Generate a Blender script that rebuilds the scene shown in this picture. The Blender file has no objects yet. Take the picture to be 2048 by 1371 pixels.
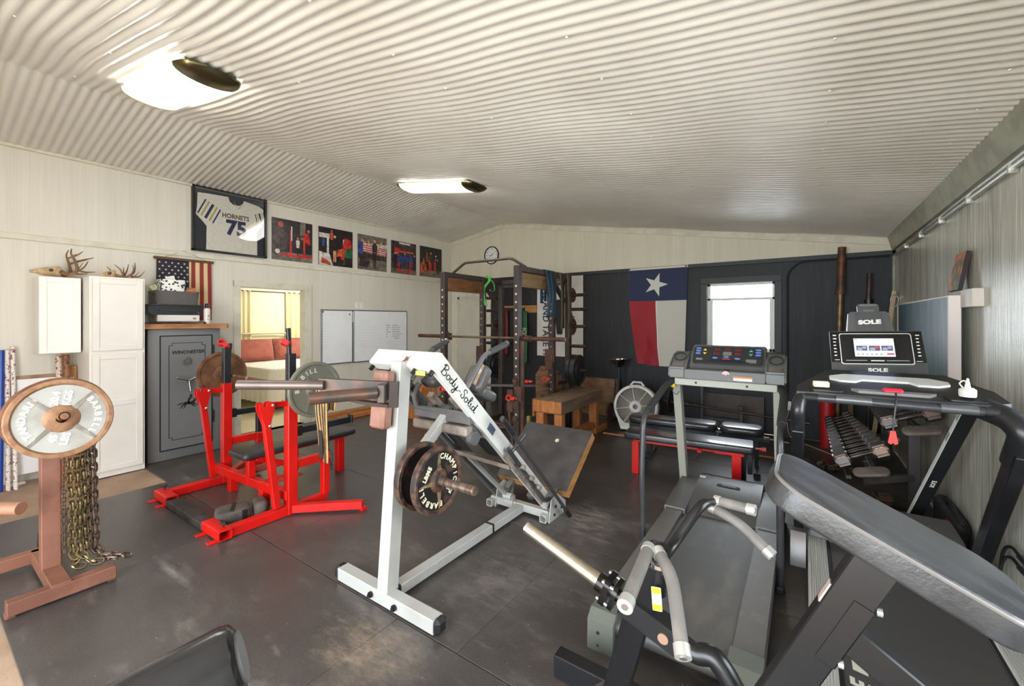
EXPO, WORLD, LAMPE, BEDL, SUN, SKYC = 1.3, 5.2, 6.0, 42., 12., (.86, .935, 1, 1)
import bpy, bmesh, math, random
from mathutils import Vector as V, Matrix
R = random.Random(7)
PI = math.pi
SC = bpy.context.scene
COL = SC.collection
rad = math.radians

# ------------------------------------------------------------ materials
def lin(c):
    return tuple((x/255/12.92 if x/255 <= .04045 else ((x/255+.055)/1.055)**2.4) for x in c)
MATS = {}
def nd(nt, t, **kw):
    n = nt.nodes.new(t)
    for k, v in kw.items():
        if k in n.inputs: n.inputs[k].default_value = v
        else: setattr(n, k, v)
    return n
def math_n(nt, op, a, b=None):
    n = nt.nodes.new('ShaderNodeMath'); n.operation = op
    for i, x in enumerate((a, b)):
        if x is None: continue
        if isinstance(x, (int, float)): n.inputs[i].default_value = x
        else: nt.links.new(x, n.inputs[i])
    return n.outputs[0]
def mixc(nt, f, a, b):
    n = nt.nodes.new('ShaderNodeMix'); n.data_type = 'RGBA'
    for k, x in ((0, f), (6, a), (7, b)):
        if isinstance(x, (int, float)): n.inputs[k].default_value = x
        elif isinstance(x, tuple): n.inputs[k].default_value = x if len(x) == 4 else x+(1,)
        else: nt.links.new(x, n.inputs[k])
    return n.outputs[2]
def ramp(nt, x, a, b):
    n = nt.nodes.new('ShaderNodeMapRange'); n.inputs[1].default_value = a; n.inputs[2].default_value = b
    n.clamp = True; nt.links.new(x, n.inputs[0]); return n.outputs[0]
def noise(nt, co, scale, detail=4, stretch=None, rough=.55):
    if stretch:
        mp = nd(nt, 'ShaderNodeMapping'); mp.inputs['Scale'].default_value = stretch
        nt.links.new(co, mp.inputs[0]); co = mp.outputs[0]
    n = nd(nt, 'ShaderNodeTexNoise', Scale=scale, Detail=detail, Roughness=rough)
    nt.links.new(co, n.inputs['Vector']); return n.outputs[0]
def base(name):
    m = bpy.data.materials.new(name); m.use_nodes = True
    nt = m.node_tree; b = nt.nodes['Principled BSDF']
    tc = nd(nt, 'ShaderNodeTexCoord')
    return m, nt, b, tc.outputs['Object']
def bumpto(nt, b, h, strength, dist=.01):
    n = nd(nt, 'ShaderNodeBump', Strength=strength, Distance=dist)
    nt.links.new(h, n.inputs['Height']); nt.links.new(n.outputs[0], b.inputs['Normal'])
def M(name, col, rough=.5, metal=0., col2=None, scale=12, span=(.45, .6), detail=5, stretch=None,
      bump=0, bscale=None, emit=0, coat=0, rough2=None, alpha=None, trans=0, sheen=0):
    """procedural material: two colours mixed by noise, optional bump"""
    if name in MATS: return MATS[name]
    m, nt, b, co = base(name)
    c1 = lin(col)+(1,)
    b.inputs['Base Color'].default_value = c1
    b.inputs['Roughness'].default_value = rough
    b.inputs['Metallic'].default_value = metal
    if coat: b.inputs['Coat Weight'].default_value = coat; b.inputs['Coat Roughness'].default_value = .15
    if trans: b.inputs['Transmission Weight'].default_value = trans
    if sheen: b.inputs['Sheen Weight'].default_value = sheen
    if col2 is not None:
        f = ramp(nt, noise(nt, co, scale, detail, stretch), *span)
        nt.links.new(mixc(nt, f, c1, lin(col2)+(1,)), b.inputs['Base Color'])
        if rough2 is not None:
            n = nt.nodes.new('ShaderNodeMapRange'); n.inputs[3].default_value = rough; n.inputs[4].default_value = rough2
            nt.links.new(f, n.inputs[0]); nt.links.new(n.outputs[0], b.inputs['Roughness'])
            if metal:
                n = nt.nodes.new('ShaderNodeMapRange'); n.inputs[3].default_value = metal; n.inputs[4].default_value = 0
                nt.links.new(f, n.inputs[0]); nt.links.new(n.outputs[0], b.inputs['Metallic'])
    if bump: bumpto(nt, b, noise(nt, co, bscale or scale*4, 3, stretch), bump)
    if emit:
        b.inputs['Emission Color'].default_value = c1; b.inputs['Emission Strength'].default_value = emit
    MATS[name] = m
    return m
def planks(name, c1, c2, axis, pitch, groove=.012, rough=.5, dark=.55, gscale=3, streak=None, span=(.35, .65), coat=0, bump=.3, gb=.5):
    """vertical boards with grooves across `axis` (0 = x, 1 = y), grain running up z"""
    m, nt, b, co = base(name)
    sx = nd(nt, 'ShaderNodeSeparateXYZ'); nt.links.new(co, sx.inputs[0])
    u = math_n(nt, 'DIVIDE', sx.outputs[axis], pitch)
    fr = math_n(nt, 'FRACT', u)
    cell = math_n(nt, 'FLOOR', u)
    g = math_n(nt, 'LESS_THAN', math_n(nt, 'ABSOLUTE', math_n(nt, 'SUBTRACT', fr, .5)), groove/pitch/2)
    st = [14., 14., .5]
    wn = nd(nt, 'ShaderNodeTexWhiteNoise', noise_dimensions='1D'); nt.links.new(cell, wn.inputs['W'])
    add = nd(nt, 'ShaderNodeVectorMath', operation='ADD'); nt.links.new(co, add.inputs[0])
    cb = nd(nt, 'ShaderNodeCombineXYZ'); nt.links.new(math_n(nt, 'MULTIPLY', wn.outputs[0], 37.), cb.inputs[2])
    nt.links.new(cb.outputs[0], add.inputs[1])
    n1 = noise(nt, add.outputs[0], gscale, 6, tuple(st), .65)
    f = ramp(nt, math_n(nt, 'ADD', math_n(nt, 'MULTIPLY', n1, .8), math_n(nt, 'MULTIPLY', wn.outputs[0], .2)), *span)
    colr = mixc(nt, f, lin(c1)+(1,), lin(c2)+(1,))
    if streak:
        f2 = ramp(nt, noise(nt, add.outputs[0], gscale*1.7, 3, (9., 9., .35)), .56, .7)
        colr = mixc(nt, f2, colr, lin(streak)+(1,))
    dk = tuple(x*dark for x in lin(c1))+(1,)
    colr = mixc(nt, g, colr, dk)
    nt.links.new(colr, b.inputs['Base Color'])
    b.inputs['Roughness'].default_value = rough
    if coat: b.inputs['Coat Weight'].default_value = coat; b.inputs['Coat Roughness'].default_value = .25
    h = math_n(nt, 'SUBTRACT', math_n(nt, 'MULTIPLY', n1, gb), g)
    bumpto(nt, b, h, bump, .01)
    MATS[name] = m
    return m

# ------------------------------------------------------------ mesh builder
def frame(d, up=(0, 0, 1)):
    d = V(d).normalized(); u = V(up)
    if abs(d.dot(u)) > .98*u.length: u = V((0, 1, 0)) if abs(d.y) < .9 else V((1, 0, 0))
    s = d.cross(u).normalized(); u = s.cross(d).normalized()
    return d, s, u
def mx(o, x, y):
    """matrix with origin o, local x along x, local y along y"""
    x = V(x).normalized(); z = x.cross(V(y)).normalized(); y = z.cross(x)
    m = Matrix((x, y, z)).transposed().to_4x4(); m.translation = V(o); return m
def TR(*p): return Matrix.Translation(p)
def fillet(pts, r, n=5):
    pts = [V(p) for p in pts]; out = [pts[0]]
    for a, b, c in zip(pts, pts[1:], pts[2:]):
        d1 = (a-b); d2 = (c-b)
        k = min(r, d1.length*.49, d2.length*.49)
        p, q = b+d1.normalized()*k, b+d2.normalized()*k
        for i in range(n+1):
            t = i/n; out.append(p*(1-t)**2+b*2*t*(1-t)+q*t*t)
    out.append(pts[-1]); return out
def spline(pts, n=6):
    pts = [V(p) for p in pts]; P = [pts[0]*2-pts[1]]+pts+[pts[-1]*2-pts[-2]]; out = []
    for i in range(1, len(P)-2):
        a, b, c, d = P[i-1:i+3]
        for k in range(n):
            t = k/n
            out.append(.5*((2*b)+(c-a)*t+(2*a-5*b+4*c-d)*t*t+(3*b-a-3*c+d)*t**3))
    out.append(pts[-1]); return out
def rrect(w, h, r, n=5):
    r = max(1e-4, min(r, w/2-1e-4, h/2-1e-4)); o = []
    for cx, cy, a0 in ((w/2-r, h/2-r, 0), (-w/2+r, h/2-r, 90), (-w/2+r, -h/2+r, 180), (w/2-r, -h/2+r, 270)):
        for i in range(n+1):
            a = rad(a0+90*i/n); o.append((cx+r*math.cos(a), cy+r*math.sin(a)))
    return o
def circ(r, n=24, cx=0, cy=0): return [(cx+r*math.cos(2*PI*i/n), cy+r*math.sin(2*PI*i/n)) for i in range(n)]
def star(r, r2=None, n=5, a0=90, cx=0, cy=0):
    r2 = r2 or r*.382
    return [(cx+(r if i % 2 == 0 else r2)*math.cos(rad(a0+i*180/n)), cy+(r if i % 2 == 0 else r2)*math.sin(rad(a0+i*180/n))) for i in range(2*n)]

class MB:
    def __init__(s): s.bm = bmesh.new(); s.m = 0
    def v(s, p): return s.bm.verts.new(p)
    def f(s, vs, m=None):
        try: f = s.bm.faces.new(vs)
        except ValueError: return None
        f.material_index = s.m if m is None else m
        return f
    def box(s, c, d, M_=None, bev=.003, seg=1):
        bm = bmesh.new(); bmesh.ops.create_cube(bm, size=1)
        for v in bm.verts: v.co = V((v.co.x*d[0], v.co.y*d[1], v.co.z*d[2]))
        if bev: bmesh.ops.bevel(bm, geom=list(bm.edges), offset=min(bev, min(d)*.45), segments=seg, affect='EDGES', profile=.5)
        s.merge(bm, TR(*c) @ (M_ or Matrix()))
        return s
    def lohi(s, lo, hi, bev=.003, seg=1):
        return s.box([(a+b)/2 for a, b in zip(lo, hi)], [abs(b-a) for a, b in zip(lo, hi)], None, bev, seg)
    def merge(s, bm, mat=None):
        mp = {}
        for v in bm.verts: mp[v] = s.v(mat @ v.co if mat else v.co)
        for f in bm.faces: s.f([mp[v] for v in f.verts])
        bm.free(); return s
    def bar(s, p0, p1, w, h, up=(0, 0, 1), bev=.004, hollow=0):
        p0, p1 = V(p0), V(p1); d, sd, u = frame(p1-p0, up)
        L = (p1-p0).length
        m = Matrix((d, sd, u)).transposed().to_4x4()
        if not hollow:
            m.translation = (p0+p1)/2
            bm = bmesh.new(); bmesh.ops.create_cube(bm, size=1)
            for v in bm.verts: v.co = V((v.co.x*L, v.co.y*w, v.co.z*h))
            if bev: bmesh.ops.bevel(bm, geom=list(bm.edges), offset=min(bev, min(w, h, L)*.4), segments=1, affect='EDGES')
            return s.merge(bm, m)
        m.translation = p0
        r = []
        for x in (0, L):
            for k in (0, hollow):
                r.append([s.v(m @ V((x, a, b))) for a, b in rrect(w-2*k, h-2*k, .008, 2)])
        n = len(r[0])
        for i in range(n):
            j = (i+1) % n
            s.f([r[0][i], r[0][j], r[2][j], r[2][i]]); s.f([r[1][j], r[1][i], r[3][i], r[3][j]])
            s.f([r[0][j], r[0][i], r[1][i], r[1][j]]); s.f([r[2][i], r[2][j], r[3][j], r[3][i]])
        return s
    def tube(s, pts, r, seg=12, cap=True, closed=False):
        pts = [V(p) for p in pts]; n = len(pts); rs = r if isinstance(r, (list, tuple)) else [r]*n
        rings = []; ref = None
        for i, p in enumerate(pts):
            a = pts[(i-1) % n] if (closed or i) else p; b = pts[(i+1) % n] if (closed or i < n-1) else p
            t = (b-a).normalized()
            if ref is None: _, sd, u = frame(t)
            else:
                u = (ref-t*ref.dot(t)).normalized(); sd = t.cross(u)
            ref = u
            rings.append([s.v(p+(sd*math.cos(2*PI*k/seg)+u*math.sin(2*PI*k/seg))*rs[i]) for k in range(seg)])
        for i in range(n if closed else n-1):
            A, B = rings[i], rings[(i+1) % n]
            for k in range(seg):
                j = (k+1) % seg; s.f([A[k], A[j], B[j], B[k]])
        if cap and not closed:
            s.f(rings[0][::-1]); s.f(rings[-1])
        return s
    def cyl(s, p0, p1, r, r1=None, seg=20): return s.tube([p0, p1], [r, r if r1 is None else r1], seg)
    def lathe(s, prof, mat=None, seg=32):
        """profile of (radius, height) turned round local z"""
        mat = mat or Matrix(); rings = []
        for r, z in prof:
            if r < 1e-6: rings.append([s.v(mat @ V((0, 0, z)))])
            else: rings.append([s.v(mat @ V((r*math.cos(2*PI*k/seg), r*math.sin(2*PI*k/seg), z))) for k in range(seg)])
        for A, B in zip(rings, rings[1:]):
            for k in range(seg):
                j = (k+1) % seg
                if len(A) == 1 and len(B) == 1: continue
                if len(A) == 1: s.f([A[0], B[j], B[k]])
                elif len(B) == 1: s.f([A[k], A[j], B[0]])
                else: s.f([A[k], A[j], B[j], B[k]])
        return s
    def prism(s, poly, t, mat=None, z0=0.):
        mat = mat or Matrix()
        a = [s.v(mat @ V((x, y, z0))) for x, y in poly]; b = [s.v(mat @ V((x, y, z0+t))) for x, y in poly]
        s.f(a[::-1]); s.f(b); n = len(a)
        for i in range(n): s.f([a[i], a[(i+1) % n], b[(i+1) % n], b[i]])
        return s
    def flat(s, poly, mat, z=0., m=None):
        return s.f([s.v(mat @ V((x, y, z))) for x, y in poly], m)
    def slab(s, w, h, t, rc, rb, mat=None, n=4, nc=6, crown=0):
        """cushion: rounded-corner plate in local xy, thickness t up z, rounded edges rb"""
        mat = mat or Matrix(); rings = []
        lv = [(rb*(1-math.sin(PI/2*i/n)), rb*(1-math.cos(PI/2*i/n))) for i in range(n+1)]
        prof = [(d, z) for d, z in [(rb*(1-math.sin(PI/2*i/n)), rb*(1-math.cos(PI/2*i/n))) for i in range(n+1)]]
        prof += [(d, t-z) for d, z in reversed(prof)]
        for d, z in prof:
            rings.append([s.v(mat @ V((x, y, z))) for x, y in rrect(w-2*d, h-2*d, max(rc-d, .002), nc)])
        N = len(rings[0])
        for A, B in zip(rings, rings[1:]):
            for k in range(N): s.f([A[k], A[(k+1) % N], B[(k+1) % N], B[k]])
        s.f(rings[0][::-1]); s.f(rings[-1]); return s
    def ball(s, c, r, seg=12, sc=(1, 1, 1)):
        m = TR(*c) @ Matrix.Diagonal((sc[0], sc[1], sc[2], 1))
        n = seg//2
        return s.lathe([(r*math.sin(PI*i/n), -r*math.cos(PI*i/n)) for i in range(n+1)], m, seg)
    def grid(s, fn, nu, nv, mfn=None):
        g = [[s.v(fn(i/nu, j/nv)) for j in range(nv+1)] for i in range(nu+1)]
        for i in range(nu):
            for j in range(nv):
                s.f([g[i][j], g[i+1][j], g[i+1][j+1], g[i][j+1]], mfn((i+.5)/nu, (j+.5)/nv) if mfn else None)
        return s
    def build(s, name, mats, parent=None, smooth=35, solid=0, pos=None, recalc=True):
        bm = s.bm
        if recalc: bmesh.ops.recalc_face_normals(bm, faces=bm.faces)
        if pos is None and parent is None and bm.verts:
            xs = [v.co for v in bm.verts]
            pos = V(((min(p.x for p in xs)+max(p.x for p in xs))/2, (min(p.y for p in xs)+max(p.y for p in xs))/2, min(p.z for p in xs)))
        o_ = V(pos) if pos is not None else V((0, 0, 0))
        if parent is not None: o_ = woff(parent)
        for v in bm.verts: v.co -= o_
        ca = math.cos(rad(smooth))
        bm.normal_update()
        for f in bm.faces: f.smooth = True
        for e in bm.edges:
            if len(e.link_faces) == 2: e.smooth = e.link_faces[0].normal.dot(e.link_faces[1].normal) > ca
        me = bpy.data.meshes.new(name); bm.to_mesh(me); bm.free()
        for m in (mats if isinstance(mats, (list, tuple)) else [mats]): me.materials.append(m)
        o = bpy.data.objects.new(name, me); COL.objects.link(o)
        if parent is not None: o.parent = parent
        else: o.location = o_
        if solid:
            md = o.modifiers.new('thickness', 'SOLIDIFY'); md.thickness = solid; md.offset = 0
        return o
def pieces(mb, name, mats, parent):
    """build every loose piece of a builder as a part of its own"""
    bm = mb.bm; bm.verts.ensure_lookup_table(); seen = set(); out = []
    for v0 in bm.verts:
        if v0 in seen: continue
        st = [v0]; isl = []; seen.add(v0)
        while st:
            v = st.pop(); isl.append(v)
            for e in v.link_edges:
                w_ = e.other_vert(v)
                if w_ not in seen: seen.add(w_); st.append(w_)
        n = MB(); mp = {v: n.v(v.co.copy()) for v in isl}; fs = set(f for v in isl for f in v.link_faces)
        for f in fs: n.f([mp[v] for v in f.verts], f.material_index)
        out.append(n.build(name, mats, parent))
    bm.free(); return out
def thin_glass(name, rough=.0):
    """clear pane: lets light straight through and mirrors a little by angle"""
    m = bpy.data.materials.new(name); m.use_nodes = True; nt = m.node_tree
    nt.nodes.remove(nt.nodes['Principled BSDF'])
    tr = nd(nt, 'ShaderNodeBsdfTransparent'); gl = nd(nt, 'ShaderNodeBsdfGlossy', Roughness=rough); fr = nd(nt, 'ShaderNodeFresnel', IOR=1.45); mx_ = nd(nt, 'ShaderNodeMixShader')
    nt.links.new(fr.outputs[0], mx_.inputs[0]); nt.links.new(tr.outputs[0], mx_.inputs[1]); nt.links.new(gl.outputs[0], mx_.inputs[2])
    nt.links.new(mx_.outputs[0], nt.nodes['Material Output'].inputs[0]); MATS[name] = m; return m
def woff(o):
    p = V((0, 0, 0))
    while o is not None: p = p+o.location; o = o.parent
    return p
def tag(o, label, cat, group=None, kind=None):
    if label: o['label'] = label
    if cat: o['category'] = cat
    if group: o['group'] = group
    if kind: o['kind'] = kind
    return o
def thing(name, label, cat, loc, group=None):
    o = bpy.data.objects.new(name, None); COL.objects.link(o); o.location = loc
    o.empty_display_size = .1
    return tag(o, label, cat, group)
def part_label(o, l): o['label'] = l; return o
def dup(o, loc=None, rot=None, label=None, parent=None, scale=None):
    """copy of a thing with copies of its parts and sub-parts"""
    c = o.copy(); COL.objects.link(c)
    if parent is not None: c.parent = parent
    if loc is not None: c.location = loc
    if rot is not None: c.rotation_euler = rot
    if scale is not None: c.scale = scale
    if label: c['label'] = label
    for ch in list(o.children): dup(ch, parent=c)
    return c
def struct(o, kind='structure'): o['kind'] = kind; return o

def text_bm(st, size, extrude=0., shear=0., align='CENTER', offset=0., sx=1., spacing=1.):
    cu = bpy.data.curves.new('t', 'FONT'); cu.body = st; cu.size = size; cu.extrude = extrude; cu.shear = shear
    cu.align_x = align; cu.align_y = 'CENTER'; cu.offset = offset; cu.resolution_u = 3; cu.space_character = spacing
    ob = bpy.data.objects.new('t', cu); COL.objects.link(ob)
    dg = bpy.context.evaluated_depsgraph_get()
    me = bpy.data.meshes.new_from_object(ob.evaluated_get(dg))
    bm = bmesh.new(); bm.from_mesh(me)
    for v in bm.verts: v.co.x *= sx
    bpy.data.objects.remove(ob); bpy.data.curves.remove(cu); bpy.data.meshes.remove(me)
    return bm
def txt(mb, st, size, o, x, y, **kw):
    """lettering into builder mb: origin o, reading direction x, up direction y"""
    bm = text_bm(st, size, **kw); mb.merge(bm, mx(o, x, y)); return mb
def arc_txt(mb, st, size, mat, r, a0, step, inward=False, z=0., **kw):
    for i, ch in enumerate(st):
        if ch == ' ': continue
        a = rad(a0-step*i) if not inward else rad(a0+step*i)
        rot = a-PI/2 if not inward else a+PI/2
        bm = text_bm(ch, size, **kw)
        mb.merge(bm, mat @ TR(r*math.cos(a), r*math.sin(a), z) @ Matrix.Rotation(rot, 4, 'Z'))
    return mb
# ================================================================= camera
cam_d = bpy.data.cameras.new('camera'); cam = bpy.data.objects.new('camera', cam_d); COL.objects.link(cam)
YAW = math.atan(586/850)
cam.location = (0, 0, 1.6); cam.rotation_euler = (PI/2, 0, YAW)
cam_d.sensor_width = 36; cam_d.lens = 850/2048*36; cam_d.shift_y = -(685.5-640)/2048
cam_d.clip_start = .02
SC.camera = cam
vs = SC.view_settings
SC.display_settings.display_device = 'sRGB'
vs.view_transform = 'Standard'; vs.look = 'None'; vs.gamma = 1; vs.use_curve_mapping = False
vs.exposure = EXPO
SC.cycles.use_denoising = True
SC.cycles.max_bounces = 8; SC.cycles.diffuse_bounces = 5; SC.cycles.caustics_reflective = False
SC.cycles.sample_clamp_indirect = 6

XL, XR, YB, YF = -6.41, .91, 6.95, -1.6        # inner faces of the walls
RX, RZ, SL, SLL = -4.98, 3.56, .160, .172      # ridge line, slopes
def roof(x): return RZ-SL*(x-RX) if x > RX else RZ-SLL*(RX-x)

# ================================================================= setting materials
W_CREAM = planks('cream_boards', (222, 216, 203), (211, 204, 190), 1, .1015, .003, .42, .86, span=(.3, .75), bump=.05)
W_CREAMB = planks('cream_gable_boards', (220, 212, 190), (208, 200, 178), 0, .1015, .003, .5, .88, span=(.3, .75), bump=.05)
W_DARK = planks('charcoal_boards', (36, 36, 39), (24, 24, 27), 0, .203, .006, .6, .5, streak=(50, 49, 51), span=(.35, .65), bump=.25)
W_RIGHT = planks('grey_washed_boards', (202, 200, 187), (164, 162, 148), 1, .085, .004, .24, .75, gscale=4, streak=(232, 230, 222), span=(.36, .62), bump=.3)
TRIM = M('cream_trim_paint', (216, 209, 190), .45, col2=(204, 197, 178), scale=5)
TRIMD = M('charcoal_trim_paint', (30, 30, 33), .5, col2=(24, 24, 27), scale=8, stretch=(1, 6, 6))
TRIMG = M('grey_green_trim_paint', (150, 150, 128), .35, col2=(128, 128, 108), scale=6)
WHITE_P = M('white_paint', (232, 230, 222), .4, col2=(222, 219, 210), scale=4)
PVC = M('white_vinyl', (225, 225, 218), .35)

def corr_mat():
    m, nt, b, co = base('white_corrugated_steel')
    f = ramp(nt, noise(nt, co, 1.3, 3), .35, .7)
    nt.links.new(mixc(nt, f, lin((214, 208, 198))+(1,), lin((202, 195, 184))+(1,)), b.inputs['Base Color'])
    b.inputs['Roughness'].default_value = .3; b.inputs['Specular IOR Level'].default_value = .5
    bumpto(nt, b, noise(nt, co, 9, 2), .05, .02)
    return m
CORR = corr_mat()
def concrete():
    m, nt, b, co = base('tan_concrete')
    f = ramp(nt, noise(nt, co, 3, 8), .3, .7)
    c = mixc(nt, f, lin((150, 122, 100))+(1,), lin((176, 150, 128))+(1,))
    nt.links.new(c, b.inputs['Base Color']); b.inputs['Roughness'].default_value = .7
    bumpto(nt, b, noise(nt, co, 60, 4), .2); return m
CONC = concrete()
def rubber():
    m, nt, b, co = base('black_rubber_mat')
    big = ramp(nt, noise(nt, co, 1.1, 7, None, .65), .3, .75)
    c = mixc(nt, big, lin((58, 54, 52))+(1,), lin((80, 74, 71))+(1,))
    fine = ramp(nt, noise(nt, co, 90, 3), .5, .75)
    c = mixc(nt, math_n(nt, 'MULTIPLY', fine, .25), c, lin((118, 110, 106))+(1,))
    # drag marks, chalk smears and crumbs
    sm = ramp(nt, noise(nt, co, 1.9, 9, (1, 3, 1), .72), .54, .74)
    c = mixc(nt, math_n(nt, 'MULTIPLY', sm, .38), c, lin((158, 146, 136))+(1,))
    vo = nd(nt, 'ShaderNodeTexVoronoi', Scale=17.); nt.links.new(co, vo.inputs['Vector'])
    sp = math_n(nt, 'LESS_THAN', vo.outputs['Distance'], .06)
    gate = math_n(nt, 'GREATER_THAN', noise(nt, co, 5, 2), .55)
    c = mixc(nt, math_n(nt, 'MULTIPLY', math_n(nt, 'MULTIPLY', sp, gate), .6), c, lin((190, 182, 172))+(1,))
    # worn chalky patches that stay where they are on the floor
    gp = nd(nt, 'ShaderNodeNewGeometry'); wob = noise(nt, gp.outputs['Position'], 5.5, 9, (1, 1.6, 1), .75); wob2 = noise(nt, gp.outputs['Position'], 9., 8, (1, 2.5, 1), .75)
    for cx, cy, sx_, sy_, k, colr in CHALK:
        mp = nd(nt, 'ShaderNodeMapping', vector_type='POINT'); mp.inputs['Location'].default_value = (-cx/sx_, -cy/sy_, 0); mp.inputs['Scale'].default_value = (1/sx_, 1/sy_, 0)
        nt.links.new(gp.outputs['Position'], mp.inputs[0])
        ln = nd(nt, 'ShaderNodeVectorMath', operation='LENGTH'); nt.links.new(mp.outputs[0], ln.inputs[0])
        f = ramp(nt, math_n(nt, 'ADD', ln.outputs['Value'], math_n(nt, 'MULTIPLY', math_n(nt, 'SUBTRACT', wob, .5), 2.2)), 1.05, .1)
        f = math_n(nt, 'MULTIPLY', f, ramp(nt, wob2, .35, .7))
        c = mixc(nt, math_n(nt, 'MULTIPLY', f, k), c, lin(colr)+(1,))
    nt.links.new(c, b.inputs['Base Color'])
    rr = nt.nodes.new('ShaderNodeMapRange'); rr.inputs[3].default_value = .33; rr.inputs[4].default_value = .7
    nt.links.new(sm, rr.inputs[0]); nt.links.new(rr.outputs[0], b.inputs['Roughness'])
    bumpto(nt, b, noise(nt, co, 140, 2), .15, .004); return m
CHALK = [(-1.75, 1.30, .30, .22, .7, (176, 154, 132)), (-1.55, 2.15, .45, .6, .35, (150, 142, 136)), (-1.45, 3.15, .3, .35, .75, (170, 162, 152)), (-3.3, 1.0, .26, .035, .6, (176, 170, 164)), (-2.75, .95, .3, .25, .2, (150, 140, 132)),
         (-4.95, 1.65, .4, .2, .3, (150, 142, 134)), (-2.4, 1.9, .5, .45, .3, (140, 122, 112)), (-.02, 2.6, .1, .9, .45, (140, 118, 98)), (-.6, 1.75, .5, .12, .6, (150, 120, 96)), (-1.2, 3.6, .5, .5, .3, (140, 132, 126))]
RUBBER = rubber()

# ================================================================= shell
def wall(name, us, top, holes, fn, mats, zsplit=None):
    """wall in (u, z) with rectangular holes; fn(u, z, depth) -> point; depth 0 inner face, 1 outer face"""
    mb = MB()
    ub = sorted(set(list(us)+[h[0] for h in holes]+[h[1] for h in holes]))
    zb0 = sorted(set([0]+[h[2] for h in holes]+[h[3] for h in holes]+([zsplit] if zsplit else [])))
    for a, b in zip(ub, ub[1:]):
        zs = zb0+[None]
        for z0, z1 in zip(zs, zs[1:]):
            mid = ((a+b)/2, (z0+(z1 if z1 is not None else 99))/2)
            if any(h[0] <= mid[0] <= h[1] and h[2] <= mid[1] <= h[3] for h in holes): continue
            za, zb_ = (z1, z1) if z1 is not None else (top(a), top(b))
            mi = 1 if (zsplit and z0 >= zsplit) else 0
            for d in (0, 1):
                mb.f([mb.v(fn(a, z0, d)), mb.v(fn(b, z0, d)), mb.v(fn(b, zb_, d)), mb.v(fn(a, za, d))], mi)
    for h in holes:
        c = [(h[0], h[2]), (h[1], h[2]), (h[1], h[3]), (h[0], h[3])]
        for (a, z0), (b, z1) in zip(c, c[1:]+c[:1]):
            mb.f([mb.v(fn(a, z0, 0)), mb.v(fn(b, z1, 0)), mb.v(fn(b, z1, 1)), mb.v(fn(a, z0, 1))], len(mats)-1)
    return struct(mb.build(name, mats, pos=(0, 0, 0), recalc=False))
struct(MB().lohi((-12, YF-.15, -.15), (1.2, YB+.2, -.012), 0).build('floor', CONC, pos=(0, 0, 0)))
DOOR = (2.70, 3.61, 0, 2.06)
wall('wall_left', (YF, YB+.14), lambda y: 3.42, [DOOR], lambda u, z, d: (XL-.13*d, u, z), [W_CREAM, TRIM])
WIN = (-1.225, -.35, 1.15, 2.145)
wall('wall_back', (XL-.13, RX, XR+.13), lambda x: roof(x)+.06, [WIN], lambda u, z, d: (u, YB+.14*d, z), [W_DARK, W_CREAMB, PVC], 2.43)
WR = (.9, 3.05, .8, 2.1)
wall('wall_right', (YF, YB+.14), lambda y: roof(XR)+.06, [WR], lambda u, z, d: (XR+.13*d, u, z), [W_RIGHT, PVC])
GAR = (-3.4, .86, 0, 2.5)
wall('wall_front', (XL-.13, RX, XR+.13), lambda x: roof(x)+.06, [GAR], lambda u, z, d: (u, YF-.14*d, z), [W_CREAMB, TRIM])

# corrugated ceiling: two slopes, ribs run down the slope, sheets slightly dented between the fixings
def ceil_mesh():
    mb = MB(); P = .0678; k = 8
    ny = int((YB-YF)/P*k); ys = [YF+(YB-YF)*i/ny for i in range(ny+1)]
    rng = random.Random(3)
    ph = [rng.uniform(0, 6.3) for _ in range(12)]
    def sag(x, y):
        return .006*math.sin(3.1*x+1.3*math.sin(1.7*y+ph[0])+ph[1])*math.sin(1.1*y+ph[2])+.004*math.sin(5.3*x+2.1*y+ph[3])
    def sag_y(x, y):
        return .02*math.sin(2.3*x+ph[4]+.9*math.sin(.8*y))*math.sin(1.9*y+ph[5])
    for x0, x1, n in ((XL, RX, 8), (RX, XR, 34)):
        cols = []
        for i in range(n+1):
            x = x0+(x1-x0)*i/n
            e = min(1, (x-RX)/.4) if x1 > RX and x > RX else 0
            cols.append([mb.v((x, y, roof(x)+.0065*math.sin(2*PI*(y+e*sag_y(x, y))/P)+e*sag(x, y))) for y in ys])
        for a, b in zip(cols, cols[1:]):
            for j in range(ny): mb.f([a[j], a[j+1], b[j+1], b[j]])
    return mb
ceil = struct(ceil_mesh().build('ceiling', CORR, pos=(0, 0, 0), smooth=80, recalc=False))
mb = MB()
for x in (-6.2, -5.5, -4.7, -3.75, -2.8, -1.85, -.9, .1, .7):
    for j in range(16):
        y = .2+j*.442+(.0678*3 if int(x*10) % 2 else 0)
        y = round(y/.0678)*.0678-.017
        mb.ball((x, y, roof(x)-.012), .008, 8, (1, 1, .6))
mb.build('screw_heads', M('white_screw', (225, 220, 210), .3, metal=.3), ceil)

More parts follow.
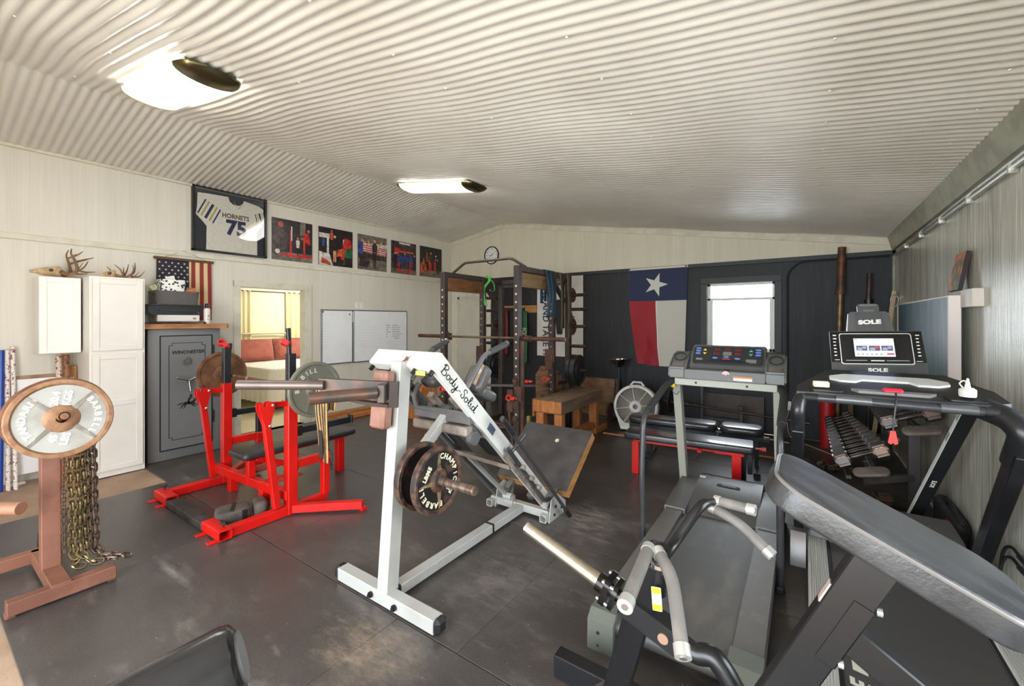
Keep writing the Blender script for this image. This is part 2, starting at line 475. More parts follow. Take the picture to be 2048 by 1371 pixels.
# trims
def trim(n, lo, hi, m): return struct(MB().lohi(lo, hi, .003).build('trim_%d' % n, m, pos=(0, 0, 0)))
trim(1, (XL, YF, 2.40), (XL+.022, YB, 2.458), TRIM)
trim(2, (XL, YF, 3.295), (XL+.045, YB, 3.325), TRIM)
trim(3, (XL, YB-.03, 2.40), (XR, YB, 2.458), TRIMD)
mb = MB()
for x0, x1 in ((XL, RX), (RX, XR)):
    mb.bar((x0, YB-.012, roof(x0)-.06), (x1, YB-.012, roof(x1)-.06), .024, .09)
struct(mb.build('trim_4', TRIM, pos=(0, 0, 0)))
mb = MB(); mb.prism([(XR, 2.66), (XR-.075, 2.66), (XR-.075, 2.615), (XR-.03, 2.46), (XR, 2.46)], YB-YF, mx((0, YF, 0), (1, 0, 0), (0, 0, 1)) @ Matrix.Scale(-1, 4, (0, 0, 1)))
struct(mb.build('trim_5', TRIMG, pos=(0, 0, 0)))
trim(6, (XR-.03, YB-.03, 0), (XR, YB, 2.62), TRIMG)

# doorway casing and back door
mb = MB()
y0, y1, zt = DOOR[0], DOOR[1], DOOR[3]
mb.lohi((XL, y0-.09, 0), (XL+.02, y0, zt+.085)); mb.lohi((XL, y1, 0), (XL+.02, y1+.11, zt+.085)); mb.lohi((XL, y0-.09, zt), (XL+.022, y1+.11, zt+.085))
struct(mb.build('door_1', TRIM, pos=(0, 0, 0)))
mb = MB()
mb.lohi((-6.40, YB-.022, 0), (-6.22, YB, 2.14)); mb.lohi((-5.41, YB-.022, 0), (-5.31, YB, 2.14)); mb.lohi((-6.40, YB-.024, 2.1), (-5.31, YB, 2.23))
d2 = struct(mb.build('door_2', TRIM, pos=(0, 0, 0)))
mb = MB(); mb.lohi((-6.22, YB-.012, .01), (-5.41, YB, 2.1)); mb.lohi((-6.22, YB-.016, 0), (-6.17, YB, 2.1)); mb.lohi((-5.46, YB-.016, 0), (-5.41, YB, 2.1)); mb.lohi((-6.22, YB-.016, 2.05), (-5.41, YB, 2.1))
mb.build('door_panel', M('door_cream', (205, 200, 184), .45, col2=(198, 192, 176), scale=3), d2)

# back window: vinyl single hung in a deep white reveal
wn = MB(); x0, x1, z0, z1 = WIN; yw = YB+.09
for a, b in (((x0, z0), (x0+.045, z1)), ((x1-.03, z0), (x1, z1)), ((x0, z0), (x1, z0+.045)), ((x0, z1-.035), (x1, z1)), ((x0, 1.895), (x1, 1.93)), ((x0+.045, z0), (x0+.075, 1.9)), ((x1-.065, z0), (x1-.03, 1.9))):
    wn.lohi((a[0], yw-.02, a[1]), (b[0], yw+.02, b[1]))
w1 = struct(wn.build('window_1', PVC, pos=(0, 0, 0)))
gl = thin_glass('window_glass')
mb = MB(); mb.lohi((x0+.03, yw-.002, z0+.03), (x1-.03, yw+.002, z1-.03), 0); mb.build('pane', gl, w1)
mb = MB()
for a in range(26):
    mb.ball((x0+.09+R.random()*.7, yw-.006, 1.385+R.uniform(-.006, .006)), R.uniform(.002, .007), 6)
mb.build('dirt_line', M('grime', (120, 118, 100), .8), w1)
mb = MB(); cz = .012
mb.lohi((x0-.085, YB-cz, z0), (x0, YB, z1)); mb.lohi((x1, YB-cz, z0), (x1+.085, YB, z1)); mb.lohi((x0-.085, YB-cz, z1), (x1+.085, YB, z1+.09)); mb.lohi((x0-.085, YB-.02, z0-.1), (x1+.085, YB, z0))
mb.build('casing', TRIMD, w1)

# second window, in the right wall beside the camera
wn = MB(); ya, yb2, za, zb2 = WR
for a, b in (((ya, za), (ya+.045, zb2)), ((yb2-.045, za), (yb2, zb2)), ((ya+.045, za), (yb2-.045, za+.045)), ((ya+.045, zb2-.045), (yb2-.045, zb2)), ((ya+.045, 1.48), (yb2-.045, 1.515))): wn.lohi((XR+.07, a[0], a[1]), (XR+.11, b[0], b[1]))
w2 = struct(wn.build('window_2', PVC, pos=(0, 0, 0)))
MB().lohi((XR+.088, ya+.03, za+.03), (XR+.092, yb2-.03, zb2-.03), 0).build('pane', gl, w2)
mb = MB(); cz = .012
mb.lohi((XR-cz, ya-.085, za), (XR, ya, zb2)); mb.lohi((XR-cz, yb2, za), (XR, yb2+.085, zb2)); mb.lohi((XR-cz, ya-.085, zb2), (XR, yb2+.085, zb2+.09)); mb.lohi((XR-.02, ya-.085, za-.1), (XR, yb2+.085, za)); mb.build('casing', TRIMG, w2)
# conduits
mb = MB(); mb.tube(fillet([(XR-.06, YB-.03, 2.388), (-.06, YB-.03, 2.388), (-.198, YB-.03, 2.25), (-.198, YB-.03, .5)], .13, 6), .012, 8)
tag(mb.build('conduit', TRIMD), 'charcoal painted conduit bending down the dark back wall beside the window', 'conduit')
t = thing('conduit', 'silver conduit running along the grey right wall under the ceiling', 'conduit', (XR-.03, 3, 2.39))
mb = MB(); mb.tube([(XR-.022, YF+.2, 2.392), (XR-.022, YB-.06, 2.392)], .013, 8); mb.tube([(XR-.03, YF+.2, 2.42), (XR-.03, 5.9, 2.42)], .008, 8)
mb.build('pipe', M('silver_paint', (190, 190, 180), .25, metal=.6), t)
for y in (1.2, 2.4, 3.3, 4.0, 4.7, 5.4, 6.1):
    MB().box((XR-.02, y, 2.39), (.04, .016, .05)).build('strap', M('silver_paint', (190, 190, 180), .25), t)

# ================================================================= rubber floor mats
rows = [(.32, 1.53, (-5.2, -3.63, -1.80, .03, .90)), (1.534, 2.75, (-6.40, -5.05, -3.2, -1.38, .45, .90)), (2.754, 3.965, (-6.40, -4.55, -2.72, -.89, .90)),
        (3.969, 5.18, (-6.40, -5.1, -3.27, -1.44, .39, .90)), (5.184, 6.40, (-6.40, -4.7, -2.87, -1.04, .90)), (6.404, 6.94, (-6.40, -4.4, -2.6, -.75, .90))]
ROWN = ['front row', 'second row', 'third row', 'fourth row', 'fifth row', 'narrow last row']
near = {(0, 0): 'by the white cabinets', (0, 1): 'under the brown plate stand', (0, 2): 'in front of the grey leg press foot', (0, 3): 'under the far right corner machines',
        (1, 0): 'in front of the gun safe', (1, 1): 'under the red bench press', (1, 2): 'under the leg press uprights', (1, 3): 'under the rear end of the grey treadmill', (1, 4): 'against the right wall',
        (2, 0): 'before the bedroom doorway', (2, 1): 'behind the red bench press', (2, 2): 'under the slanted foot plate', (2, 3): 'under both treadmills',
        (3, 0): 'below the whiteboards', (3, 1): 'under the power rack front', (3, 2): 'under the red legged flat bench', (3, 3): 'under the front of the treadmills', (3, 4): 'under the dumbbell rack',
        (4, 0): 'near the back door', (4, 1): 'under the timber bench', (4, 2): 'under the black adjustable bench', (4, 3): 'below the window behind the benches',
        (5, 0): 'at the foot of the back door', (5, 1): 'behind the power rack', (5, 2): 'under the white fan', (5, 3): 'in the back right corner'}
for i, (a, b, xs) in enumerate(rows):
    for j, (p, q) in enumerate(zip(xs, xs[1:])):
        mb = MB(); mb.lohi((p+.001, a, -.012), (q-.001, b-.001, 0), .0015)
        o = mb.build('rubber_mat', RUBBER)
        tag(o, 'black rubber floor mat %s, %s of mats' % (near[(i, j)], ROWN[i]), 'mat', 'rubber floor mats')

# ================================================================= light
def light(name, kind, loc, energy, size=None, rot=(0, 0, 0), color=(1, 1, 1), sy=None):
    l = bpy.data.lights.new(name, kind); l.energy = energy; l.color = color
    if size:
        l.size = size
        if sy: l.shape = 'RECTANGLE'; l.size_y = sy
    o = bpy.data.objects.new(name, l); COL.objects.link(o); o.location = loc; o.rotation_euler = rot; return o
w = bpy.data.worlds.new('sky'); SC.world = w; w.use_nodes = True
bg = w.node_tree.nodes['Background']; bg.inputs[0].default_value = SKYC; bg.inputs[1].default_value = WORLD
p = light('doorway_portal', 'AREA', ((GAR[0]+GAR[1])/2, YF-.1, 1.25), 1, GAR[1]-GAR[0], (-PI/2, 0, 0), sy=2.5); p.data.cycles.is_portal = True
p.rotation_euler = (PI/2, 0, 0)
p2 = light('window_portal', 'AREA', ((x0+x1)/2, YB+.13, (z0+z1)/2), 1, x1-x0, (-PI/2, 0, 0), sy=z1-z0); p2.data.cycles.is_portal = True

BRONZE = M('dark_bronze_metal', (112, 102, 74), .25, metal=.9)
p3 = light('side_window_portal', 'AREA', (XR+.128, (WR[0]+WR[1])/2, (WR[2]+WR[3])/2), 1, WR[3]-WR[2], (0, PI/2, 0), sy=WR[1]-WR[0]); p3.data.cycles.is_portal = True
struct(MB().lohi((-16, YF-14, -.2), (10, YF-.15, -.02), 0).build('floor_bounce_ground', M('bounce_ground_concrete', (190, 188, 182), .8, col2=(176, 174, 168), scale=2), pos=(0, 0, 0)))  # unseen ground outside, added to bounce sunlight up onto the ceiling
sun = light('sun', 'SUN', (-4, -6, 8), SUN, None, (0, rad(-38), 0), (1, .98, .95)); sun.data.angle = rad(1)
LAMP = M('lit_white_acrylic', (255, 252, 244), .4, emit=LAMPE)
def lamp(xa, xb, yc, label):
    za, zb = roof(xa)-.012, roof(xb)-.012
    t = thing('ceiling_light', label, 'ceiling light', (xa, yc, za), 'ceiling lights')
    d = V((xb-xa, 0, zb-za)); L = d.length; mt = mx((xa, yc, za), d, (0, 1, 0))     # local z points up through the ceiling
    hw, dp = .19, .085
    prof = [(hw*math.cos(PI*i/12), -.02-(dp-.02)*math.sin(PI*i/12)**.8) for i in range(13)]
    mb = MB(); rings = [[mb.v(mt @ V((u, y, z))) for y, z in prof] for u in (.07, L-.09)]
    for i in range(12): mb.f([rings[0][i], rings[0][i+1], rings[1][i+1], rings[1][i]])
    mb.build('diffuser', LAMP, t)
    for u0, u1 in ((-.02, .075), (L-.1, L+.06)):
        mb = MB(); s = 1 if u0 > .1 else -1
        n = 8; rg = []
        for k in range(n+1):
            f = k/n; u = (u0 if s > 0 else u1)+s*(u1-u0)*f
            q = math.sqrt(max(0, 1-f*f)) if k < n else .02
            rg.append([mb.v(mt @ V((u, y*(1+.02)*(.55+.45*q) if k < n else y*.3, -.01+(z*1.08+.01)*max(q, .05)))) for y, z in prof])
        for A, B in zip(rg, rg[1:]):
            for i in range(12): mb.f([A[i], A[i+1], B[i+1], B[i]])
        mb.f(rg[0]); mb.build('end_cap', BRONZE, t)
    mb = MB(); mb.box(((xa+xb)/2, yc, (za+zb)/2+.004), (L*.98, .3, .02), Matrix.Rotation(math.atan2(-(zb-za), xb-xa), 4, 'Y')); mb.build('back_plate', BRONZE, t)
lamp(-4.50, -3.25, 1.2, 'long white ceiling light with bronze end caps, the nearer one, over the red bench press')
lamp(-4.62, -3.33, 4.08, 'long white ceiling light with bronze end caps, the farther one, toward the back wall')
# ================================================================= shared materials
BLACK = M('black_powder_coat', (24, 24, 27), .35, col2=(34, 34, 38), scale=6)
BLACKP = M('black_plastic', (30, 30, 32), .4)
CHROME = M('chrome', (215, 215, 215), .12, metal=1.)
STEEL = M('worn_steel', (150, 146, 140), .3, metal=.9, col2=(110, 84, 66), scale=9, span=(.5, .75), rough2=.6)
RED = M('red_powder_coat', (214, 22, 14), .35, col2=(196, 18, 12), scale=3)
REDP = M('red_plastic', (200, 40, 40), .35)
REDPK = M('bright_red_plastic', (222, 48, 40), .3)
VINYL = M('black_vinyl', (36, 36, 38), .38, col2=(48, 48, 50), scale=5, bump=.15, bscale=120)
BROWNP = M('brown_oxide_paint', (134, 88, 70), .5, col2=(112, 72, 58), scale=4, bump=.05)
RUST = M('rusty_iron', (106, 70, 52), .6, metal=.25, col2=(142, 96, 70), scale=14, span=(.4, .65), bump=.2)
DARKRUST = M('dark_rusty_steel', (62, 50, 45), .5, metal=.3, col2=(98, 66, 50), scale=8, span=(.45, .7))
CABW = M('white_cabinet_paint', (230, 224, 216), .4, col2=(226, 219, 210), scale=2)
PAPER = M('white_paper', (238, 236, 230), .7)
BLK = M('black_ink', (20, 20, 22), .6)
WHITEI = M('white_ink', (236, 234, 226), .6)
PINE = M('pine_wood', (190, 140, 84), .55, col2=(164, 112, 62), scale=5, stretch=(1, 1, 8), span=(.35, .65))
ORANGEW = M('orange_pine', (206, 134, 76), .5, col2=(172, 102, 52), scale=4, stretch=(6, 6, 1), span=(.35, .65))
PLY = M('weathered_plywood', (138, 106, 78), .7, col2=(104, 76, 54), scale=4, stretch=(1, 1, 3), span=(.38, .62), bump=.1)

# ================================================================= cabinets, safe
def panel_door(mb, x, y0, y1, z0, z1, rail=.055):
    """shaker style front facing +x"""
    mb.lohi((x, y0, z0), (x+.012, y1, z1), .002)
    for a, b in (((y0, z0), (y0+rail, z1)), ((y1-rail, z0), (y1, z1)), ((y0+rail, z0), (y1-rail, z0+rail)), ((y0+rail, z1-rail), (y1-rail, z1))):
        mb.lohi((x+.004, a[0], a[1]), (x+.02, b[0], b[1]), .003)
t = thing('wall_cabinet', 'small white wall cabinet hung beside the tall white cabinet, antlered skull on top', 'cabinet', (-6.25, .93, 1.27))
MB().lohi((XL, .785, 1.27), (-6.12, 1.08, 2.03)).build('body', CABW, t)
mb = MB(); panel_door(mb, -6.12, .787, 1.078, 1.273, 2.027); mb.build('door', M('bright_white_door', (238, 235, 228), .35), t)
t = thing('tall_cabinet', 'tall white pantry cabinet standing on the floor beside the grey gun safe', 'cabinet', (-6.13, 1.31, 0))
MB().lohi((XL+.01, 1.095, 0), (-5.872, 1.53, 2.045)).build('body', CABW, t)
mb = MB(); panel_door(mb, -5.872, 1.115, 1.51, 1.29, 2.025); mb.build('door', CABW, t)
mb = MB(); panel_door(mb, -5.872, 1.115, 1.51, .06, 1.255); mb.lohi((-5.868, 1.17, .72), (-5.852, 1.455, .775), .003); mb.build('door', CABW, t)

SAFEG = M('grey_hammered_safe_paint', (112, 112, 113), .35, col2=(122, 122, 122), scale=160, span=(.4, .6), bump=.08, bscale=300)
t = thing('gun_safe', 'grey steel gun safe with black trim lines and three spoke handle', 'safe', (-6.19, 1.94, 0))
MB().lohi((-6.39, 1.585, 0), (-6.02, 2.30, 1.5), .012).build('body', M('dark_grey_safe_side', (52, 52, 54), .4), t)
mb = MB(); mb.lohi((-6.03, 1.585, 0), (-6.0, 2.30, 1.5), .012, 2); fr = mb.build('front_frame', SAFEG, t)
mb = MB(); mb.lohi((-6.0, 1.70, .12), (-5.99, 2.20, 1.415), .004); dr = mb.build('door', SAFEG, t)
def pin(mb, pts, x, w=.006):
    """thin painted line on a plane facing +x"""
    for (a, b), (c, d) in zip(pts, pts[1:]+pts[:1]): mb.bar((x, a, b), (x, c, d), w, .0016, (1, 0, 0), 0)
mb = MB(); pin(mb, [(1.695, .115), (2.205, .115), (2.205, 1.42), (1.695, 1.42)], -5.9915, .012)
a, b, c, d, k = 1.775, 2.13, .22, 1.335, .03
pin(mb, [(a+k, c), (b-k, c), (b-k, c+k), (b, c+k), (b, d-k), (b-k, d-k), (b-k, d), (a+k, d), (a+k, d-k), (a, d-k), (a, c+k), (a+k, c+k)], -5.989)
mb.build('pinstripe', BLK, dr)
mb = MB(); txt(mb, 'WINCHESTER', .052, (-5.9885, 1.96, 1.225), (0, 1, 0), (0, 0, 1), shear=.25, offset=.002, sx=1.0); mb.build('lettering', BLK, dr)
mb = MB()                                         # galloping rider emblem
m = mx((-5.9885, 1.965, .605), (0, 1, 0), (0, 0, 1)) @ Matrix.Scale(1.15, 4)
for poly in ([(-.045, .028), (-.02, .034), (.015, .03), (.035, .036), (.05, .055), (.064, .072), (.072, .07), (.078, .06), (.092, .046), (.088, .040), (.076, .046), (.066, .044), (.056, .028), (.05, .010), (.03, .002), (.0, .006), (-.03, .002), (-.05, .012)],
             [(-.045, .028), (-.062, .03), (-.085, .018), (-.105, .016), (-.09, .008), (-.07, .012), (-.055, .02)],
             [(.03, .006), (.055, .006), (.076, -.004), (.082, -.018), (.076, -.019), (.070, -.008), (.05, -.006), (.035, -.004)], [(.025, .004), (.045, -.012), (.062, -.02), (.064, -.028), (.056, -.027), (.04, -.02), (.02, -.006)],
             [(-.05, .012), (-.066, -.002), (-.062, -.016), (-.078, -.026), (-.076, -.032), (-.055, -.02), (-.052, -.004), (-.03, .004)], [(-.04, .008), (-.036, -.014), (-.05, -.032), (-.046, -.037), (-.028, -.018), (-.022, .004)],
             [(-.012, .03), (.004, .032), (.016, .056), (.022, .074), (.012, .082), (-.002, .07), (-.01, .05)], circ(.010, 10, .02, .088), [(.004, .094), (.036, .091), (.032, .097), (.022, .104), (.01, .102)], [(.014, .07), (.042, .056), (.042, .062), (.018, .078)], [(-.01, .034), (-.002, .014), (.008, -.004), (.014, -.002), (.008, .016), (.006, .034)]):
    mb.flat(poly, m)
mb.build('emblem', BLK, dr)
mb = MB(); mk = mx((-5.99, 1.95, 1.115), (0, 1, 0), (0, 0, 1)); mb.prism(circ(.043, 28), .012, mk); mb.prism(rrect(.05, .095, .025), .008, mk); kp = mb.build('keypad', CHROME, t)
mb = MB(); mb.prism(rrect(.056, .05, .014), .016, mk)
mb.build('key_panel', M('dark_key_panel', (60, 60, 62), .4), kp)
mb = MB()
for i in range(3):
    for j in range(3): mb.prism(rrect(.011, .009, .003, 2, ), .018, mk @ TR(-.016+.016*i, -.014+.014*j, 0))
mb.build('keys', M('key_grey', (140, 140, 140), .4), kp)
mb = MB(); hx = -5.99; hc = (1.955, .895)
mb.cyl((hx, *hc), (hx+.05, *hc), .016)
for aa in (25, 160, 275):
    mb.cyl((hx+.045, *hc), (hx+.055, hc[0]+.125*math.cos(rad(aa)), hc[1]+.125*math.sin(rad(aa))), .009, .011); mb.ball((hx+.055, hc[0]+.125*math.cos(rad(aa)), hc[1]+.125*math.sin(rad(aa))), .012)
mb.build('handle', M('satin_chrome', (170, 170, 170), .3, metal=1.), t)
mb = MB(); mb.lohi((-5.998, 2.212, .35), (-5.985, 2.228, .5)); mb.lohi((-5.998, 2.212, 1.15), (-5.985, 2.228, 1.3)); pieces(mb, 'hinge', BLACKP, t)

# ---- the plank on the safe and what stands on it
mb = MB(); mb.prism([(-6.41, 1.56), (-5.965, 1.55), (-5.96, 1.9), (-5.952, 1.95), (-5.965, 2.0), (-5.955, 2.2), (-5.93, 2.34), (-5.98, 2.385), (-6.41, 2.37)], .055, TR(0, 0, 1.502))
tag(mb.build('wood_slab', M('live_edge_slab', (196, 146, 92), .6, col2=(150, 98, 60), scale=3, stretch=(5, 1, 5), span=(.35, .65), bump=.2)), 'rough live edge wood slab lying across the top of the gun safe', 'slab')
mb = MB(); mb.grid(lambda u, v: (-6.3+.32*u, 1.6+.52*v, 1.5625+.012*abs(math.sin(3*u+9*v))*(1-.3*v)), 10, 14)
tag(mb.build('cloth', M('maroon_cloth', (92, 48, 42), .85, col2=(120, 66, 52), scale=20), solid=.003), 'crumpled maroon cloth spread on the wood slab under the white carton', 'cloth')
zs = 1.586
mb = MB(); mb.lohi((-6.37, 1.70, zs), (-6.1, 2.11, zs+.075), .002); o = mb.build('carton', M('white_carton', (226, 222, 216), .6)); tag(o, 'flat white carton with pale red print lying under the black printer', 'box')
mb = MB(); txt(mb, '- - --- --- -', .03, (-6.0995, 1.83, zs+.047), (0, 1, 0), (0, 0, 1)); mb.prism(rrect(.035, .022, .01), .0006, mx((-6.0998, 2.06, zs+.035), (0, 1, 0), (0, 0, 1))); mb.build('print', M('faded_red_print', (176, 120, 116), .7), o)
zs += .076
t = thing('printer', 'low black inkjet printer on the white carton, holding the grey basket', 'printer', (-6.22, 1.89, zs))
mb = MB(); mb.prism([(1.645, 0), (2.125, 0), (2.14, .03), (2.15, .075), (2.16, .108), (1.625, .108), (1.615, .05)], .27, mx((-6.37, 0, zs), (0, 1, 0), (0, 0, 1))); mb.build('body', M('black_printer_shell', (33, 33, 35), .35), t)
mb = MB(); mb.lohi((-6.105, 1.72, zs+.045), (-6.085, 2.10, zs+.062), .002); mb.lohi((-6.36, 1.632, zs+.106), (-6.09, 2.15, zs+.125), .008, 2); mb.build('lid', M('black_printer_lid', (52, 50, 50), .4), t)
mb = MB(); mb.prism(circ(.011, 16), .002, mx((-6.0995, 2.1, zs+.025), (0, 1, 0), (0, 0, 1))); mb.build('badge', CHROME, t)
zs += .126
def weave(name, c1, c2):
    m, nt, b, co = base(name)
    w1 = nd(nt, 'ShaderNodeTexWave', Scale=22., wave_type='BANDS', bands_direction='DIAGONAL'); nt.links.new(co, w1.inputs[0])
    nt.links.new(mixc(nt, ramp(nt, w1.outputs[1], .3, .6), lin(c1)+(1,), lin(c2)+(1,)), b.inputs['Base Color'])
    bumpto(nt, b, w1.outputs[1], .5, .01); b.inputs['Roughness'].default_value = .5; return m
def tub(mb, x0, x1, y0, y1, z, h, fl, wall_=.006):
    """tapered open basket"""
    cx, cy = (x0+x1)/2, (y0+y1)/2
    for inn in (0, 1):
        k = wall_*inn
        rings = [[mb.v((cx+px, cy+py, z+zz)) for px, py in rrect((x1-x0)*q-2*k, (y1-y0)*q-2*k, .03, 4)] for zz, q in ((k*1.5, fl), (h*.5, (1+fl)/2), (h, 1))]
        N = len(rings[0])
        for A, B in zip(rings, rings[1:]):
            for i in range(N): mb.f([A[i], A[(i+1) % N], B[(i+1) % N], B[i]])
        mb.f(rings[0])
        if inn == 0: top = rings[-1]
        else:
            for i in range(N): mb.f([top[i], top[(i+1) % N], rings[-1][(i+1) % N], rings[-1][i]])
    return mb
t = thing('basket', 'grey woven plastic basket on the black printer, white basket and papers inside', 'basket', (-6.22, 1.9, zs))
tub(MB(), -6.35, -6.095, 1.675, 2.115, zs, .155, .93).build('tub', weave('grey_weave', (112, 106, 104), (78, 74, 74)), t, recalc=False)
MB().lohi((-6.15, 1.668, zs+.1), (-6.1, 1.676, zs+.118), .003).build('hand_hole', BLK, t)
def dotty():
    m, nt, b, co = base('white_pierced_plastic')
    vo = nd(nt, 'ShaderNodeTexVoronoi', Scale=30.); nt.links.new(co, vo.inputs['Vector'])
    f = math_n(nt, 'LESS_THAN', vo.outputs['Distance'], .42)
    nt.links.new(mixc(nt, f, lin((240, 238, 234))+(1,), lin((70, 66, 62))+(1,)), b.inputs['Base Color']); b.inputs['Roughness'].default_value = .4; return m
o = tub(MB(), -6.30, -6.12, 1.735, 1.985, zs+.02, .27, .85).build('basket', dotty(), recalc=False); tag(o, 'white pierced plastic basket standing inside the grey woven basket', 'basket')
mb = MB(); mb.box((-6.2, 1.86, zs+.265), (.004, .09, .14), Matrix.Rotation(.25, 4, 'X'), .001); tag(mb.build('card', PAPER), 'white card sticking up out of the pierced white basket', 'card')
mb = MB(); mb.box((-6.2, 2.05, zs+.13), (.16, .1, .13), Matrix.Rotation(.35, 4, 'X'), .004); tag(mb.build('wood_block', ORANGEW), 'brown wooden block tilted in the right end of the grey basket', 'block')
mb = MB(); mb.box((-6.2, 1.69, zs+.185), (.05, .07, .06), Matrix.Rotation(.4, 4, 'X'), .008); tag(mb.build('packet', M('green_white_packet', (226, 226, 206), .5, col2=(170, 180, 60), scale=22)), 'small white and green packet on the left end of the grey basket', 'packet')
t = thing('spray_can', 'white and black spray can standing on the slab end beside the printer', 'spray can', (-6.1, 2.19, 1.557))
m = TR(-6.1, 2.19, 1.557)
MB().lathe([(0, 0), (.033, 0), (.034, .004), (.034, .17), (.03, .185), (.02, .195), (0, .195)], m).build('can', M('spray_can_label', (222, 220, 214), .3, col2=(40, 40, 44), scale=11, span=(.55, .58)), t)
MB().lathe([(0, .19), (.024, .19), (.023, .23), (.018, .25), (0, .25)], m).build('cap', BLACKP, t)

# ---- hanging cloth flag with stars and stripes
t = thing('hanging_flag', 'vintage cloth american flag hung from a wooden bar behind the baskets', 'flag', (-6.37, 2.05, 1.6))
MB().lohi((-6.385, 1.74, 2.335), (-6.355, 2.36, 2.365), .004).build('hanging_bar', M('dark_walnut', (92, 62, 42), .6), t)
MB().tube([(-6.37, 1.85, 2.365), (-6.40, 2.055, 2.47), (-6.37, 2.27, 2.365)], .0025, 6).build('cord', M('twine', (140, 116, 84), .8), t)
FC = [M('faded_navy', (44, 42, 54), .85), M('faded_red', (142, 52, 46), .85), M('tea_cream', (214, 190, 142), .85), M('star_cream', (224, 214, 190), .85)]
mb = MB(); ya, yb, za, zb = 1.765, 2.34, 1.60, 2.34
def mf(u, v):
    if v > .42 and u < .56: return 0
    return 1 if int(u*13) % 2 == 0 and u > .6 else (2 if int(u*13) % 2 else 1)
mb.grid(lambda u, v: (-6.375+.006*math.sin(u*9), ya+(yb-ya)*(u+.01*math.sin(v*5)*(u-.5)), za+(zb-za)*v), 26, 12, mf)
for i in range(9):
    for j in range(5):
        yy = ya+.03+(j*2+(i % 2))*.031; zz = zb-.04-i*.043
        if yy < ya+.315: mb.flat(star(.0145, a0=0, cx=yy, cy=zz), mx((-6.366, 0, 0), (0, 1, 0), (0, 0, 1)), m=3)
mb.build('cloth', FC, t, recalc=False)

# ---- antlers
BONE = M('bone', (206, 182, 142), .6, col2=(176, 144, 104), scale=14)
ANT = M('antler', (112, 78, 52), .5, col2=(154, 118, 84), scale=8, stretch=(1, 1, 1))
def antler(mb, pts, r0, r1): 
    p = spline(pts, 5); n = len(p); mb.tube(p, [r0+(r1-r0)*(i/(n-1))**1.3 for i in range(n)], 8)
def skull(t, o, d, L):
    """deer skull lying with its nose toward -d"""
    d = V(d).normalized(); mb = MB(); s = d.cross(V((0, 0, 1)))
    st = [(0, .008, .012), (.12, .012, .016), (.3, .022, .03), (.5, .036, .042), (.68, .046, .046), (.8, .05, .05), (.92, .042, .05), (1, .02, .03)]
    rings = []
    for f, w, h in st:
        c = V(o)+d*(f*L); zc = .05+(.07-.05)*f-h*.2
        rings.append([mb.v(c+s*(w*math.cos(a))+V((0, 0, zc+h*math.sin(a)))) for a in [2*PI*i/12 for i in range(12)]])
    for A, B in zip(rings, rings[1:]):
        for i in range(12): mb.f([A[i], A[(i+1) % 12], B[(i+1) % 12], B[i]])
    mb.f(rings[0]); mb.f(rings[-1]); sk = mb.build('skull', BONE, t, smooth=60)
    mb = MB()
    for k in (-1, 1): mb.ball(V(o)+d*(.62*L)+s*(.04*k)+V((0, 0, .065)), .017, 10)
    pieces(mb, 'eye_socket', M('dark_socket_bone', (92, 66, 46), .8), sk)
t = thing('antlered_skull', 'deer skull with large brown antlers lying on the small wall cabinet', 'skull', (-6.22, .93, 2.03))
skull(t, (-6.2, .74, 2.03), (0, 1, .02), .22)
for sx in (-1, 1):
    mb = MB(); x = -6.2+.05*sx; k = .09*sx
    antler(mb, [(x, .94, 2.09), (x+k*.5, .99, 2.06), (x+k, 1.04, 2.1), (x+k, 1.03, 2.19), (x+k*.6, 1.005, 2.27), (x+k*.2, 1.015, 2.325)], .019, .004)
    antler(mb, [(x+k, 1.035, 2.19), (x+k*1.2, 1.09, 2.215), (x+k, 1.165, 2.245)], .011, .003)
    antler(mb, [(x+k*.8, 1.015, 2.24), (x+k, 1.05, 2.265), (x+k, 1.085, 2.3)], .009, .003)
    antler(mb, [(x+k*.9, 1.04, 2.11), (x+k*1.1, 1.1, 2.09), (x+k, 1.175, 2.1)], .012, .003)
    antler(mb, [(x+k*.7, 1.06, 2.1), (x+k*.8, 1.1, 2.15), (x+k*.6, 1.13, 2.21)], .009, .003)
    mb.build('antler', ANT, t)
t = thing('antlered_skull', 'small deer antlers on a broken skull plate lying on the tall cabinet', 'antlers', (-6.05, 1.33, 2.046))
skull(t, (-6.0, 1.2, 2.02), (.25, 1, .02), .12)
for sx in (-1, 1):
    mb = MB(); x = -6.02+.07*sx; k = .08*sx; z = 2.055
    antler(mb, [(x, 1.31, z+.02), (x+k*.5, 1.37, z+.0), (x+k, 1.43, z+.04), (x+k*.8, 1.45, z+.1), (x+k*.5, 1.455, z+.16)], .014, .003)
    antler(mb, [(x+k*.5, 1.36, z+.01), (x+k, 1.33, z+.07), (x+k*.9, 1.285, z+.12)], .009, .003)
    antler(mb, [(x+k, 1.42, z+.03), (x+k*1.3, 1.43, z+.08), (x+k*1.1, 1.425, z+.13)], .008, .002)
    antler(mb, [(x+k*.7, 1.42, z+.01), (x+k*.6, 1.49, z+.015), (x+k*.4, 1.54, z+.08)], .009, .002)
    mb.build('antler', ANT, t)

